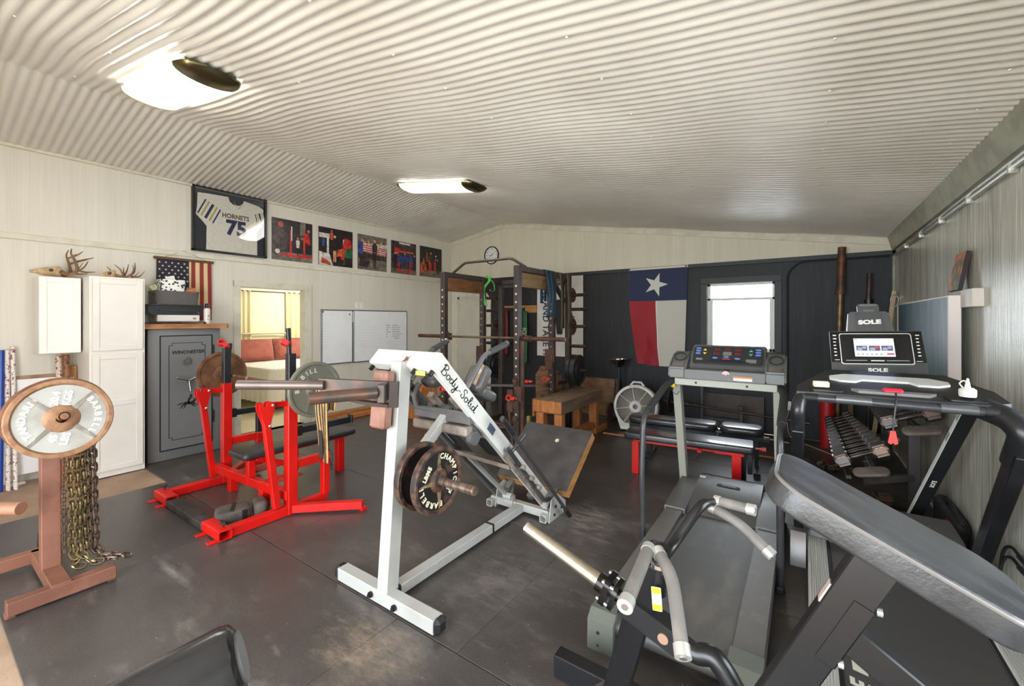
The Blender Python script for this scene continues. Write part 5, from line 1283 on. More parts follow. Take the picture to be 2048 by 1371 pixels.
polyv(mb, [Dp(690, 798, 2.3), Dp(775, 809, 2.33), Dp(776, 815, 2.33), Dp(745, 813, 2.33), Dp(700, 803, 2.3)], .05, vd); mb.build('gusset', BS, t)
mb = MB(); mb.tube([Dp(752, 785, 2.27), Dp(617, 797, 2.08)], .031, 18); mb.build('pipe', M('burnt_pipe', (84, 72, 66), .4, metal=.45, col2=(136, 88, 62), scale=5, span=(.5, .75)), t)
mb = MB(); mb.tube([Dp(648, 770, 2.36), Dp(475, 769, 2.3)], .026, 18); mb.build('pipe', M('grey_pipe', (92, 84, 82), .38, metal=.5, col2=(112, 98, 92), scale=4), t)
mb = MB(); mb.box(Dp(764, 786, 2.29), (.04, .05, .10), Matrix.Rotation(YAW, 4, 'Z'), .004); mb.build('bracket', BS, t)
# ================================================================= power rack
RK = M('dark_rack_paint', (62, 53, 50), .45, metal=.1, col2=(88, 66, 56), scale=7, span=(.5, .72))
BRW = M('brown_steel', (96, 66, 54), .5, metal=.15, col2=(70, 50, 44), scale=6)
WPL = M('brown_wood_panel', (126, 82, 50), .5, col2=(98, 62, 38), scale=4, stretch=(1, 1, 8), span=(.35, .65))
WPL2 = M('tan_wood_panel', (140, 108, 58), .5, col2=(118, 88, 48), scale=4, stretch=(1, 1, 8), span=(.35, .65))
xl, xr, yf, ym, yb, zt = -4.13, -2.90, 4.33, 5.19, 5.68, 2.27
t = thing('power_rack', 'tall dark brown power rack in the back left of the gym', 'power rack', ((xl+xr)/2, 5.0, 0)); rackT = t
for x, n in ((xl, 'l'), (xr, 'r')):
    for y in (yf, ym, yb):
        m = MB(); m.bar((x, y, 0), (x, y, zt), .076, .076, (1, 0, 0)); o = m.build('post', RK, t)
        if y < yb:
            m = MB()
            for k in range(17): m.cyl((x, y-.0385, .45+.098*k), (x, y-.037, .45+.098*k), .0135, seg=12)
            hm = M('hole_with_wall_behind', (206, 198, 182), .6) if y == yf else M('grey_hole', (150, 146, 140), .6)
            m.build('pin_hole', hm, o)
    m = MB(); m.bar((x, yf, zt-.035), (x, yb, zt-.035), .07, .07); m.build('top_rail', RK, t)
    m = MB(); m.bar((x, yf+.02, .04), (x, yb, .04), .07, .07); m.build('bottom_rail', RK, t)
    m = MB(); m.lohi((x-.03, yf+.05, zt-.26), (x+.03, ym-.05, zt-.08)); w_ = m.build('wood_panel', WPL if n == 'l' else WPL2, t)
    m = MB()
    for dy, dz in ((-.05, .02), (.05, .02), (0, -.06)): m.cyl((x+.03, (yf+ym)/2+.2+dy, zt-.17+dz), (x+.042, (yf+ym)/2+.2+dy, zt-.17+dz), .014, seg=10)
    pieces(m, 'panel_bolt', BRW, w_)
    m = MB(); m.bar((x, ym, zt-.1), (x, ym+.36, zt-.4), .05, .05); m.bar((x, yb, zt-.08), (x, yb-.2, zt-.08), .05, .05); m.build('corner_brace', RK, t)
m = MB(); m.bar((xl, yb, zt-.05), (xr, yb, zt-.05), .06, .07); m.bar((xl, yb, zt-.12), (xr, yb, zt-.12), .04, .05); m.build('rear_cross_beam', RK, t)
m = MB(); m.bar((xl, ym, .04), (xr, ym, .04), .06, .06); m.build('floor_cross_beam', RK, t)
m = MB(); m.tube(fillet([(xl, yf+.18, zt), (xl+.22, yf+.18, zt+.13), (xr-.22, yf+.18, zt+.13), (xr, yf+.18, zt)], .05, 4), .018, 12); m.build('pull_up_bar', RK, t)
for x in (xl, xr):
    m = MB(); m.lohi((x-.07, ym-.08, 1.02), (x+.07, ym-.04, 1.2)); m.lohi((x-.055, ym-.1, .92), (x+.055, ym-.05, 1.13)); m.build('safety_plate', BRW, t)
    m = MB(); m.lohi((x-.035, yf+.04, 1.30), (x+.035, yf+.065, 1.44)); m.lohi((x-.03, yf+.03, 1.325), (x+.03, yf+.13, 1.35)); m.lohi((x-.03, yf+.11, 1.33), (x+.03, yf+.13, 1.42)); m.build('j_hook', BRW, t)
# spotter hardware low on the right front post
m = MB(); m.lohi((xr-.10, yf-.06, .52), (xr+.04, yf-.04, .62)); m.lohi((xr-.11, yf-.075, .48), (xr-.03, yf-.03, .75)); m.prism([(-.0, .8), (.12, .8), (.12, .62), (.09, .62)], .02, mx((xr-.02, yf-.05, 0), (1, 0, 0), (0, 0, 1))); m.build('bar_catch', BRW, t)
m = MB(); m.bar((xr-.09, yf-.06, .5), (xr-.02, yf-.06, .02), .03, .03, (1, 0, 0)); m.build('catch_strut', BRW, t)
m = MB()
for z in (.86, .40): m.cyl((xr, yf-.07, z), (xr, yf-.038, z), .034, seg=16)
pieces(m, 'pin_knob', BRW, t)
m = MB(); m.bar((xr+.055, yf+.02, .2), (xr+.055, yf+.02, 1.35), .035, .04, (1, 0, 0)); m.build('flat_upright', BRW, t)
m = MB(); m.bar((xl+.05, 5.0, .62), (xl+.9, 5.5, .62), .05, .04); m.bar((xr+.0, yb-.1, .70), (xr-.05, yb-.6, .70), .05, .05); m.build('safety_arm', RK, t)
m = MB()
for a, b in (((-3.7, 4.9, .06), (-3.1, 5.35, .06)), ((-3.9, 5.0, .10), (-3.2, 5.1, .04))): m.bar(a, b, .04, .03)
pieces(m, 'floor_link', BRW, t)
# storage horns on the rear posts
for x, s in ((xr, 1), (xl, -1)):
    for z in (1.97, 1.76, 1.51, 1.22, .87):
        MB().cyl((x, yb, z), (x+.30*s, yb, z), .024).build('storage_horn', M('worn_horn', (70, 52, 46), .4, metal=.5, col2=(40, 36, 36), scale=9), t)
def bumper(lab, loc, r, tk, m, grp=None, flip=False):
    T = thing('weight_plate', lab, 'weight plate', loc, grp)
    MB().lathe([(.026, 0), (r*.55, 0), (r*.6, tk*.15), (r*.85, tk*.15), (r*.9, 0), (r-.01, 0), (r, .01), (r, tk-.01), (r-.01, tk), (r*.9, tk), (r*.85, tk*.8), (r*.6, tk*.8), (r*.55, tk), (.026, tk), (.026, 0)], TR(*loc) @ (AX if not flip else mx((0, 0, 0), (0, -1, 0), (0, 0, 1))), 40).build('disc', m, T)
    return T
BUMP = M('black_bumper_rubber', (30, 30, 31), .45, col2=(44, 42, 42), scale=8); BRN = M('brown_small_plate', (92, 70, 54), .5, metal=.2, col2=(66, 50, 42), scale=10)
bumper('thick black bumper plate on the right rear rack horn, inner one', (xr+.05, yb, .87), .225, .06, BUMP); bumper('thick black bumper plate on the right rear rack horn, outer one facing the flag', (xr+.115, yb, .87), .225, .08, BUMP)
bumper('small brown plate on a middle right horn of the power rack', (xr+.05, yb, 1.51), .13, .03, BRN); bumper('thin brown plate on the top right horn of the power rack', (xr+.06, yb, 1.97), .11, .02, BRN)
bumper('black bumper plate on the left rear rack horn, lower one', (xl-.16, yb, .87), .225, .08, BUMP, flip=False); bumper('small black plate on the left rear rack horn above the big black one', (xl-.14, yb, 1.22), .11, .05, BUMP)
bumper('small rusty plate on an upper left horn of the power rack', (xl-.12, yb, 1.51), .12, .025, BRN)
bumper('brown round plate standing on the floor behind the timber bench', (-2.56, 6.42, .15), .15, .04, BRN)
# barbell in the rack
t = thing('barbell', 'long rusty brown squat barbell resting in the power rack', 'barbell', (-3.5, 4.42, 1.35)); by, bz = yf+.085, 1.374
MB().tube([(-4.70, by, bz), (-2.30, by, bz)], .0155, 12).build('shaft', M('grey_brown_shaft', (128, 112, 96), .4, metal=.6, col2=(104, 78, 60), scale=3), t)
for a, b in ((-4.72, -4.22), (-2.79, -2.29)): MB().cyl((a, by, bz), (b, by, bz), .025).build('sleeve', M('brown_sleeve', (96, 62, 50), .5, metal=.3, col2=(74, 48, 40), scale=8), t)
for a in (-4.24, -2.83): MB().cyl((a, by, bz), (a+.06, by, bz), .037).build('sleeve_collar', MATS['brown_sleeve'], t)
collar('bright red clamp collar hung low on the right front rack post', (xr-.06, yf-.1, .66), (PI/2, .2, .2), REDPK); collar('bright red clamp collar on the right rear side of the rack', (xr-.05, yb-.62, .79), (PI/2, .1, .6), REDPK)
collar('red clamp collar low on the left front rack post', (xl+.05, yf-.1, .66), (PI/2, .1, .3), REDPK); collar('small red collar on the left safety arm of the rack', (-3.45, 5.4, .68), (0, 0, .3), REDPK)
# bands on the rack
G1 = M('green_band', (70, 150, 62), .5); B1 = M('teal_blue_band', (46, 84, 108), .5, col2=(34, 62, 84), scale=6); O1 = M('olive_band', (104, 92, 68), .6)
z0 = zt+.004
def rackband(lab, m, y, zl, w, x=xr, fx=.05, sw=.0):
    band(lab, 'resistance_band', [(x-.045, y, zl+.2), (x-.043, y, zt-.05), (x-.04, y, zt+.005), (x+.038, y, zt+.006), (x+.044, y, zt-.05), (x+.05+fx, y-sw, (zt+zl)/2), (x+.05+fx*.6, y-sw*1.6, zl)], (0, w, 0), m, group='resistance bands on the rack')
rackband('thick teal band looped over the right top rail of the rack, front one', B1, 4.98, 1.63, .075, sw=.03); rackband('teal band looped over the right rack rail, behind the thick teal one', B1, 5.08, 1.66, .06, fx=.03)
rackband('dark teal band hanging beside the middle rack post', M('dark_teal_band', (30, 48, 62), .5), 5.16, 1.58, .05, fx=.02)
rackband('olive band hanging from the rear end of the right rack rail', O1, 5.60, 1.28, .09, fx=.02); rackband('narrow olive band hanging between the right rack posts', O1, 5.36, 1.45, .05, fx=.02)
band('bright green band knotted on the left middle rack post', 'resistance_band', [(xl+.05, 5.2, zt-.02), (xl+.1, 5.2, zt+.02), (xl+.12, 5.2, zt-.06), (xl+.06, 5.19, zt-.13), (xl+.02, 5.18, zt-.2), (xl+.04, 5.17, zt-.35), (xl+.08, 5.17, zt-.45)], (.05, .01, 0), G1, group='resistance bands on the rack')
band('thin green tube loop hanging beside the knotted green band', 'resistance_band', [(xl+.12, 5.2, zt-.02), (xl+.2, 5.2, zt-.1), (xl+.22, 5.2, zt-.2), (xl+.17, 5.2, zt-.24)], (.01, .01, .0), G1, group='resistance bands on the rack')
# stepped bench press boards
for i, (x, y, s, lab) in enumerate(((-3.19, 5.30, 1, 'stepped brown plywood press board standing in the rack, front one'), (-3.14, 5.36, .93, 'stepped brown plywood press board behind the front one'))):
    mb = MB(); prof = [(0, 0), (.10, 0), (.10, .18), (.22, .30), (.22, .43), (.09, .43), (.09, .53), (.24, .53), (.27, .95), (.09, .95), (0, .82)]
    mb.prism([(a*s+.03*i, b*s) for a, b in prof], .04, mx((x, y, 0), (1, 0, 0), (0, -.05, 1))); tag(mb.build('press_board', M('brown_press_board', (122, 86, 60), .6, col2=(96, 66, 46), scale=4, stretch=(1, 1, 5))), lab, 'board', 'stepped press boards')
mb = MB(); mb.prism([(0, 0), (.14, 0), (.12, .42), (.05, .42)], .04, mx((-3.02, 5.5, .38), (1, 0, 0), (0, 0, 1))); mb.lohi((-2.96, 5.47, 0), (-2.92, 5.5, .4)); tag(mb.build('press_board', MATS['brown_press_board']), 'narrow tapered plywood board beside the right middle rack post', 'board', 'stepped press boards')
mb = MB(); mb.lohi((-5.4, 4.75, 0), (-5.02, 5.1, .53)); tag(mb.build('wood_crate', ORANGEW), 'brown wooden crate standing left of the power rack', 'crate')
mb = MB(); mb.lohi((-4.18, 4.0, 0), (-4.04, 4.12, .09)); tag(mb.build('wood_offcut', ORANGEW), 'small orange wood offcut on the mat behind the leg press', 'block')
# ================================================================= timber bench, plywood
t = thing('timber_bench', 'heavy weathered timber bench standing beside the power rack', 'bench', (-2.63, 5.2, 0))
TOPW = M('weathered_beam', (150, 122, 96), .75, col2=(104, 82, 64), scale=3.5, stretch=(5, .5, 5), span=(.3, .65), bump=.35)
mb = MB(); mb.lohi((-2.84, 4.60, .44), (-2.44, 5.86, .60), .006); mb.build('top', TOPW, t)
mb = MB(); mb.lohi((-2.845, 4.585, .455), (-2.435, 4.6, .595)); mb.lohi((-2.86, 4.6, .38), (-2.84, 4.75, .6)); mb.build('end_face', ORANGEW, t)
for x in (-2.77, -2.51):
    for y in (4.68, 5.72): MB().lohi((x-.055, y-.045, 0), (x+.055, y+.045, .44)).build('leg', ORANGEW, t)
mb = MB(); mb.lohi((-2.58, 4.74, .06), (-2.46, 5.66, .14)); mb.lohi((-2.47, 5.6, 0), (-2.42, 6.0, .07)); mb.build('stretcher', ORANGEW, t)
mb = MB(); mb.bar((-2.99, 4.72, 0), (-2.99, 4.73, .34), .05, .045, (1, 0, 0)); tag(mb.build('foam_post', M('pale_green_foam', (176, 172, 104), .8)), 'pale green foam roll standing between the rack and timber bench', 'roll')
mb = MB(); mb.box((-2.92, 6.78, .305), (.62, .035, .61), Matrix.Rotation(-.13, 4, 'X'), .003); tag(mb.build('plywood_sheet', PLY), 'square sheet of wavy grained plywood leaning on the dark back wall', 'plywood')
mb = MB(); mb.prism([(-.31, -.3), (.31, -.3), (.31, .3), (-.31, .3)], .02, TR(-2.86, 6.86, .31) @ Matrix.Rotation(PI/2-.1, 4, 'X')); tag(mb.build('plywood_sheet', M('dull_plywood', (120, 92, 68), .7, col2=(98, 72, 52), scale=5)), 'second plywood sheet behind the wavy grained one', 'plywood')
# ================================================================= things on and by the back wall
FZ = mx((0, 0, 0), (1, 0, 0), (0, 0, 1))
def bw(y): return mx((0, y, 0), (1, 0, 0), (0, 0, 1))       # local x along the wall, y up, normal toward -y
# clock
t = thing('wall_clock', 'round black rimmed wall clock high on the cream gable', 'clock', (-5.29, YB, 2.75)); m4 = TR(-5.29, YB, 2.93) @ bw(0)
MB().lathe([(0, 0), (.178, 0), (.185, .012), (.18, .03), (.165, .03), (.16, .014), (0, .014)], m4, 48).build('rim', M('black_clock_rim', (22, 22, 24), .3), t)
mb = MB(); mb.prism(circ(.161, 40), .003, m4 @ TR(0, 0, .014)); f = mb.build('dial', M('clock_dial', (232, 232, 226), .5), t)
mb = MB()
for k in range(12):
    a = rad(90-30*(k+1)); bm = text_bm(str(k+1), .045, offset=.001); mb.merge(bm, m4 @ TR(.13*math.cos(a), .13*math.sin(a), .0175))
mb.build('numeral', BLK, f)
def hand(n, ang, L, w):
    mb = MB(); a = rad(90-ang); q = m4 @ TR(0, 0, .02) @ Matrix.Rotation(a, 4, 'Z'); mb.prism([(-.02, -w), (L, -w*.5), (L, w*.5), (-.02, w)], .002, q); mb.build(n, BLK, t)
hand('hour_hand', 52, .08, .005); hand('minute_hand', 266, .125, .004); hand('second_hand', 240, .13, .0015)
MB_ = MB().ball((-6.1, YB-.02, 2.53), .035, 14, (1, .6, 1)); tag(MB_.build('wall_sensor', M('cream_dome', (236, 222, 176), .4)), 'small round cream dome on the gable above the back door', 'sensor')
# lone star flag
FB, FR_, FW, FS = M('flag_navy', (36, 42, 76), .7), M('flag_red', (156, 30, 38), .7), M('flag_white', (206, 201, 190), .7), M('flag_star', (214, 214, 200), .7)
t = thing('state_flag', 'blue white and red lone star flag hanging on the dark wall left of the window', 'flag', (-1.95, YB-.03, .9))
def edgeL(z): return -2.405+.15*max(0, (2.0-z)/1.1)**1.5
def edgeR(z): return -1.485-.045*max(0, (2.42-z)/1.5)
def fpt(u, v):
    z = 2.42-1.52*v; x = edgeL(z)+(edgeR(z)-edgeL(z))*u
    fold = .016*math.sin(u*9+5*v)*v+.03*v*math.exp(-((u-.32-.1*v)/.13)**2)*math.sin(7*v+4*u)+.012*math.sin(23*v-9*u)*v*math.exp(-((u-.4)/.2)**2)
    return (x, YB-.03-.015*v-abs(fold)*.9, z-.03*math.sin(PI*u)*v*v)
def fm(u, v): return 0 if v < .335 else (1 if u < .49 else 2)
mb = MB(); mb.grid(fpt, 60, 72, fm); mb.build('cloth', [FB, FR_, FW], t, recalc=False, smooth=80)
mb = MB(); st = star(.195, n=5, a0=0); c = (.475, .165)
def onf(x, y): u, v = c[0]+x/.92, c[1]-y/1.52; p = V(fpt(u, v)); return p+V((0, -.003, 0))
cc = mb.v(onf(0, 0)); ring = [mb.v(onf(x, y)) for x, y in st]
for i in range(10): mb.f([cc, ring[i], ring[(i+1) % 10]])
mb.build('star', FS, t)
mb = MB(); mb.bar((-2.41, YB-.034, 2.435), (-1.482, YB-.034, 2.437), .012, .035); mb.build('heading', M('flag_heading', (214, 210, 196), .7), t)
mb = MB()
for x in (-2.395, -1.51): mb.cyl((x, YB-.048, 2.437), (x, YB-.04, 2.437), .012, seg=12)
mb.build('grommet', BLK, t)
mb = MB(); mb.grid(lambda u, v: V(fpt(.478+.024*u, .335+.665*v))+V((0, -.0025, 0)), 1, 40); mb.build('center_seam', M('seam_white', (224, 216, 204), .7), t, recalc=False)
# white banner with the cannon
t = thing('banner', 'white come and take it banner with black cannon behind the power rack', 'banner', (-3.72, YB-.02, .93))
mb = MB(); mb.grid(lambda u, v: (-4.19+.945*u+(.012*(1-v) if u > .5 else -.0), YB-.022-.006*math.sin(u*8+v*3)-.01*(1-v), .935+1.505*v), 20, 20); mb.build('cloth', M('white_banner_cloth', (214, 208, 200), .75, col2=(204, 197, 190), scale=4), t, recalc=False)
bx = (0, 0, -1); by_ = (1, 0, 0)                         # writing runs down the wall
mb = MB(); txt(mb, 'COME AND TAKE IT', .185, (-4.0, YB-.042, 1.69), bx, by_, offset=.002, sx=.92); mb.build('lettering', BLK, t)
mb = MB(); q = bw(YB-.044); mb.flat([(-3.76, 1.34), (-3.655, 1.34), (-3.635, 1.5), (-3.61, 1.9), (-3.625, 1.96), (-3.66, 1.98), (-3.75, 1.98), (-3.80, 1.95), (-3.80, 1.9), (-3.78, 1.5)], q); mb.build('cannon', BLK, t)
mb = MB(); mb.flat(star(.085, cx=-3.47, cy=1.66, a0=0), bw(YB-.044)); mb.build('star', BLK, t)
mb = MB()
for x in (-4.17, -3.265): mb.cyl((x, YB-.034, 2.42), (x, YB-.026, 2.42), .009, seg=10)
mb.build('grommet', BLK, t)
# wooden band hanger with bands
t = thing('band_hanger', 'pine framed peg rail on the dark wall holding coloured bands', 'band hanger', (-4.6, YB-.03, 1.7))
mb = MB(); mb.lohi((-5.0, YB-.04, 1.84), (-4.2, YB, 1.885)); mb.lohi((-4.47, YB-.035, 1.745), (-4.2, YB, 1.84)); mb.lohi((-5.0, YB-.03, 1.1), (-4.965, YB, 1.86)); mb.build('frame', PINE, t)
mb = MB(); mb.lohi((-4.96, YB-.05, 1.78), (-4.46, YB-.03, 1.83)); mb.build('peg_rail', BLACKP, t)
def wallband(lab, m, x, w, zt_, zb_, y=YB-.07):
    mb = MB(); mb.grid(lambda u, v: (x+w*(u-.5)*(1-.15*v*v)+.012*math.sin(3*v), y-.012*math.sin(2*v+u), zt_-(zt_-zb_)*v), 3, 16); return tag(mb.build('hanging_band', m, recalc=False, solid=.006), lab, 'band', 'bands on the wall hanger')
wallband('narrow yellow band hanging at the left end of the wall hanger', M('yellow_band', (206, 190, 60), .5), -4.965, .035, 1.86, .70); wallband('maroon band hanging beside the yellow one', M('maroon_band', (122, 28, 30), .5), -4.88, .07, 1.8, .9)
wallband('black band hanging in the middle of the wall hanger', M('black_band', (26, 26, 28), .5), -4.76, .09, 1.8, 1.15); wallband('red band hanging next to the green one', M('red_band', (156, 30, 34), .5), -4.60, .06, 1.76, .85)
g = wallband('wide green band printed with pale letters on the wall hanger', M('green_wall_band', (36, 104, 58), .5), -4.44, .10, 1.78, .76)
mb = MB(); txt(mb, 'IOX', .12, (-4.44, YB-.098, 1.35), (0, 0, -1), (1, 0, 0), offset=.003); mb.build('lettering', M('pale_green_letters', (206, 214, 190), .6), g)
# bowl on a stand, fan
t = thing('bowl_stand', 'stainless bowl on a thin black stand against the dark wall', 'stand', (-2.49, 6.7, 0)); c = (-2.49, 6.68)
MB().lathe([(0, 0), (.14, 0), (.145, .01), (.02, .03), (.018, .84), (.05, .85), (.02, .855), (0, .855)], TR(*c, 0), 24).build('post', BLACK, t)
MB().lathe([(0, .855), (.06, .86), (.11, .90), (.135, .965), (.165, .975), (.165, .98), (.13, .975), (.105, .905), (.055, .867), (0, .862)], TR(*c, 0), 36).build('bowl', M('stainless', (190, 188, 180), .15, metal=1.), t)
t = thing('box_fan', 'round white floor fan with dusty grille beside the black bench', 'fan', (-2.0, 6.15, 0)); fc = V((-2.02, 6.12, .345)); fdir = V((.12, -1, .12)).normalized()
fx = V((1, .12, 0)).normalized(); fm4 = mx(fc, fx, fdir.cross(fx)*-1); 
if (fm4.to_3x3() @ V((0, 0, 1))).dot(fdir) < 0: fm4 = fm4 @ Matrix.Rotation(PI, 4, 'X')
FANW = M('fan_white', (226, 224, 218), .4, col2=(206, 200, 190), scale=8)
MB().lathe([(.30, -.09), (.315, -.08), (.315, .07), (.30, .085), (.275, .085), (.275, .06), (.29, .05), (.29, -.08), (.30, -.09)], fm4, 48).build('housing', FANW, t)
mb = MB()
for k in range(8): a = rad(k*45+10); mb.bar(fm4 @ V((.06*math.cos(a), .06*math.sin(a), .075)), fm4 @ V((.285*math.cos(a), .285*math.sin(a), .075)), .012, .012)
mb.lathe([(.035, .06), (.085, .06), (.085, .085), (.07, .09), (.035, .085), (.035, .06)], fm4, 28); gr = mb.build('grille', FANW, t)
mb = MB()
for k in range(72): a = rad(k*5); mb.tube([fm4 @ V((.08*math.cos(a), .08*math.sin(a), .066)), fm4 @ V((.285*math.cos(a), .285*math.sin(a), .06))], .0028, 4)
mb.build('wire_grille', M('dusty_wire', (196, 188, 176), .7), gr)
mb = MB()
for k in range(5):
    q = fm4 @ Matrix.Rotation(rad(72*k), 4, 'Z') @ Matrix.Rotation(.45, 4, 'X'); mb.prism([(.05, -.03), (.26, -.09), (.27, .05), (.05, .03)], .004, q)
mb.lathe([(0, -.02), (.06, -.02), (.06, .03), (0, .04)], fm4, 20); mb.build('fan_blade', M('fan_blade_grey', (120, 116, 110), .5), t)
MB().lathe([(0, -.075), (.29, -.075), (.29, -.07), (0, -.07)], fm4, 40).build('back_guard', M('dusty_fan_back', (128, 118, 108), .8), t)
mb = MB(); mb.prism([(-.2, -.33), (.24, -.33), (.3, -.2), (.22, -.24), (-.16, -.24), (-.26, -.16)], .19, fm4 @ TR(0, 0, -.1)); mb.build('foot', FANW, t)
mb = MB(); mb.tube([fm4 @ V((-.09, .3, 0)), fm4 @ V((-.05, .35, 0)), fm4 @ V((.06, .35, 0)), fm4 @ V((.1, .3, 0))], .016, 8); mb.build('carry_handle', FANW, t)
# long barbell on a low floor rack behind the benches, grey board on the wall
mb = MB(); mb.box((-.88, YB-.06, .27), (.82, .02, .50), Matrix.Rotation(-.08, 4, 'X'), .002); tag(mb.build('grey_board', M('grey_brown_board', (80, 72, 68), .6, col2=(66, 60, 58), scale=4)), 'dull grey board leaning below the window', 'board')
t = thing('bar_rack', 'low black floor rack holding the long bar below the window', 'rack', (-.95, 6.6, 0))
for x, z in ((-1.22, .78), (-.72, .42)):
    mb = MB(); mb.bar((x, 6.60, 0), (x, 6.60, z), .05, .05, (1, 0, 0)); mb.lohi((x-.025, 6.45, 0), (x+.025, 6.8, .04)); mb.build('upright', BLACK, t)
mb = MB(); mb.bar((-1.25, 6.62, .2), (-.7, 6.62, .2), .04, .05); mb.build('cross_beam', BLACK, t)
t = thing('barbell', 'dark bronze barbell lying on the low black rack below the window', 'barbell', (-.9, 6.53, .3))
MB().tube([(-1.75, 6.53, .40), (.05, 6.53, .30)], .014, 10).build('shaft', M('bronze_bar', (70, 58, 50), .4, metal=.5), t)
for a, b in ((0., .2), (.8, 1.)): MB().cyl(V((-1.75, 6.53, .40)).lerp(V((.05, 6.53, .30)), a), V((-1.75, 6.53, .40)).lerp(V((.05, 6.53, .30)), b), .023).build('sleeve', MATS['bronze_bar'], t)
bumper('dark thin plate on the left end of the low barbell beside the fan', (-1.66, 6.53, .395), .17, .025, M('dark_plate', (56, 48, 46), .5))
# outlet, corner bars, sticks
t = thing('wall_outlet', 'white outlet with plugged adapter on the dark wall right of the window', 'outlet', (-.2, YB, .37))
MB().lohi((-.235, YB-.008, .365), (-.155, YB, .49)).build('cover_plate', WHITE_P, t); MB().lohi((-.215, YB-.045, .375), (-.16, YB-.008, .43), .008).build('adapter', M('white_adapter', (222, 220, 214), .4), t)
mb = MB(); mb.tube(spline([(-.18, YB-.03, .38), (-.19, YB-.06, .33), (-.2, YB-.05, .2), (-.15, YB-.1, .02), (.1, 6.5, .012), (.25, 6.3, .012)]), .004, 6); mb.build('cable', M('cream_cable', (206, 196, 170), .5), t)
t = thing('tall_bar', 'tall brown log bar standing in the back right corner', 'bar', (.38, 6.84, 0))
MB().cyl((.375, 6.845, 1.95), (.388, 6.85, 2.53), .045, .043).build('upper_sleeve', M('dark_brown_sleeve', (78, 56, 44), .5, metal=.3, col2=(120, 74, 46), scale=5, stretch=(1, 1, 2)), t)
MB().cyl((.372, 6.845, 1.93), (.373, 6.845, 1.98), .055).build('flange', MATS['dark_brown_sleeve'], t)
MB().cyl((.33, 6.83, 0), (.372, 6.845, 1.95), .03).build('shaft', M('brass_brown_shaft', (136, 112, 78), .4, metal=.4, col2=(110, 66, 42), scale=3, stretch=(1, 1, 2)), t)
t = thing('short_bar', 'slim dark bar standing on end in the back right corner', 'bar', (.66, 6.85, 0))
MB().cyl((.65, 6.85, 1.84), (.66, 6.86, 2.18), .026).build('sleeve', DARKRUST, t); MB().cyl((.645, 6.85, 0), (.65, 6.85, 1.84), .015).build('shaft', DARKRUST, t); MB().cyl((.65, 6.85, 1.80), (.65, 6.85, 1.86), .045).build('flange', BLACK, t)
t = thing('wooden_stick', 'pale wooden stick with a metal ring leaning in the right corner', 'stick', (.8, 6.72, 0))
MB().bar((.66, 6.7, 0), (.872, 6.72, 1.95), .045, .02, (0, 1, 0)).build('stick', M('pale_wood', (196, 172, 138), .6, col2=(176, 150, 116), scale=4), t)
mb = MB(); mb.tube([(.868+.035*math.cos(a), 6.69, 1.83+.07*math.sin(a)) for a in [2*PI*k/16 for k in range(16)]], .005, 6, closed=True); mb.build('ring', STEEL, t)
mb = MB(); mb.cyl((.23, 6.70, 0), (.23, 6.70, .72), .075, seg=28); o = mb.build('red_tube', M('red_pad_cover', (176, 22, 24), .45)); tag(o, 'tall red padded tube standing on the floor in the back right corner', 'tube')
mb = MB(); mb.bar((.47, 6.8, 0), (.47, 6.82, .85), .09, .05, (1, 0, 0)); tag(mb.build('timber_post', M('dull_timber', (110, 84, 58), .7)), 'dull timber offcut standing beside the red tube', 'board')
# ================================================================= benches in front of the window
t = thing('flat_bench', 'red legged flat bench with long black pad in front of the window', 'bench', (-1.0, 4.5, 0))
a = rad(14); ux, uy = V((math.cos(a)*1., .0, 0)), None
c0 = V((-.97, 4.47, 0)); d1 = V((.995, .10, 0)).normalized(); d2 = V((-d1.y, d1.x, 0))
bm4 = Matrix((d1, d2, V((0, 0, 1)))).transposed().to_4x4(); bm4.translation = c0
MB().slab(1.18, .30, .07, .035, .018, bm4 @ TR(0, 0, .38)).build('bench_pad', M('glossy_black_vinyl', (38, 39, 42), .36, col2=(46, 47, 50), scale=5, bump=.05, bscale=100, coat=.8), t)
def bb(mb, lo, hi, mat=bm4, bev=.003): mb.box((0, 0, 0), [abs(q-p) for p, q in zip(lo, hi)], mat @ TR(*[(p+q)/2 for p, q in zip(lo, hi)]), bev); return mb
mb = MB(); bb(mb, (-.52, -.03, .33), (.5, .03, .38)); bb(mb, (.1, -.05, .31), (.14, .05, .35)); bb(mb, (.25, -.06, .33), (.5, .06, .36)); mb.build('frame_tube', RED, t)
bb(MB(), (-.53, -.04, 0), (-.46, .035, .34)).build('leg', RED, t); bb(MB(), (.40, -.05, 0), (.48, .04, .34)).build('leg', RED, t)
mb = MB(); bb(mb, (.47, .06, .01), (.52, .12, .33)); bb(mb, (.53, .0, .16), (.57, .05, .37)); mb.build('rear_leg', BLACK, t)
mb = MB(); mb.cyl(bm4 @ V((.58, .03, .40)), bm4 @ V((.66, .03, .40)), .009, seg=10); mb.cyl(bm4 @ V((.64, .03, .40)), bm4 @ V((.68, .03, .40)), .018, seg=12); mb.build('pull_pin', REDP, t)
bb(MB(), (-.50, .03, 0), (-.42, .4, .04)).build('cross_foot', BLACK, t)
t = thing('adjustable_bench', 'black adjustable bench with split glossy pads behind the red legged bench', 'bench', (-1.05, 5.15, 0))
b4 = bm4.copy(); b4.translation = V((-1.05, 5.12, 0)); GV = MATS['glossy_black_vinyl']
MB().slab(.95, .29, .085, .10, .03, b4 @ TR(-.22, 0, .385)).build('back_pad', GV, t); MB().slab(.42, .30, .085, .10, .03, b4 @ TR(.49, 0, .385)).build('seat_pad', GV, t)
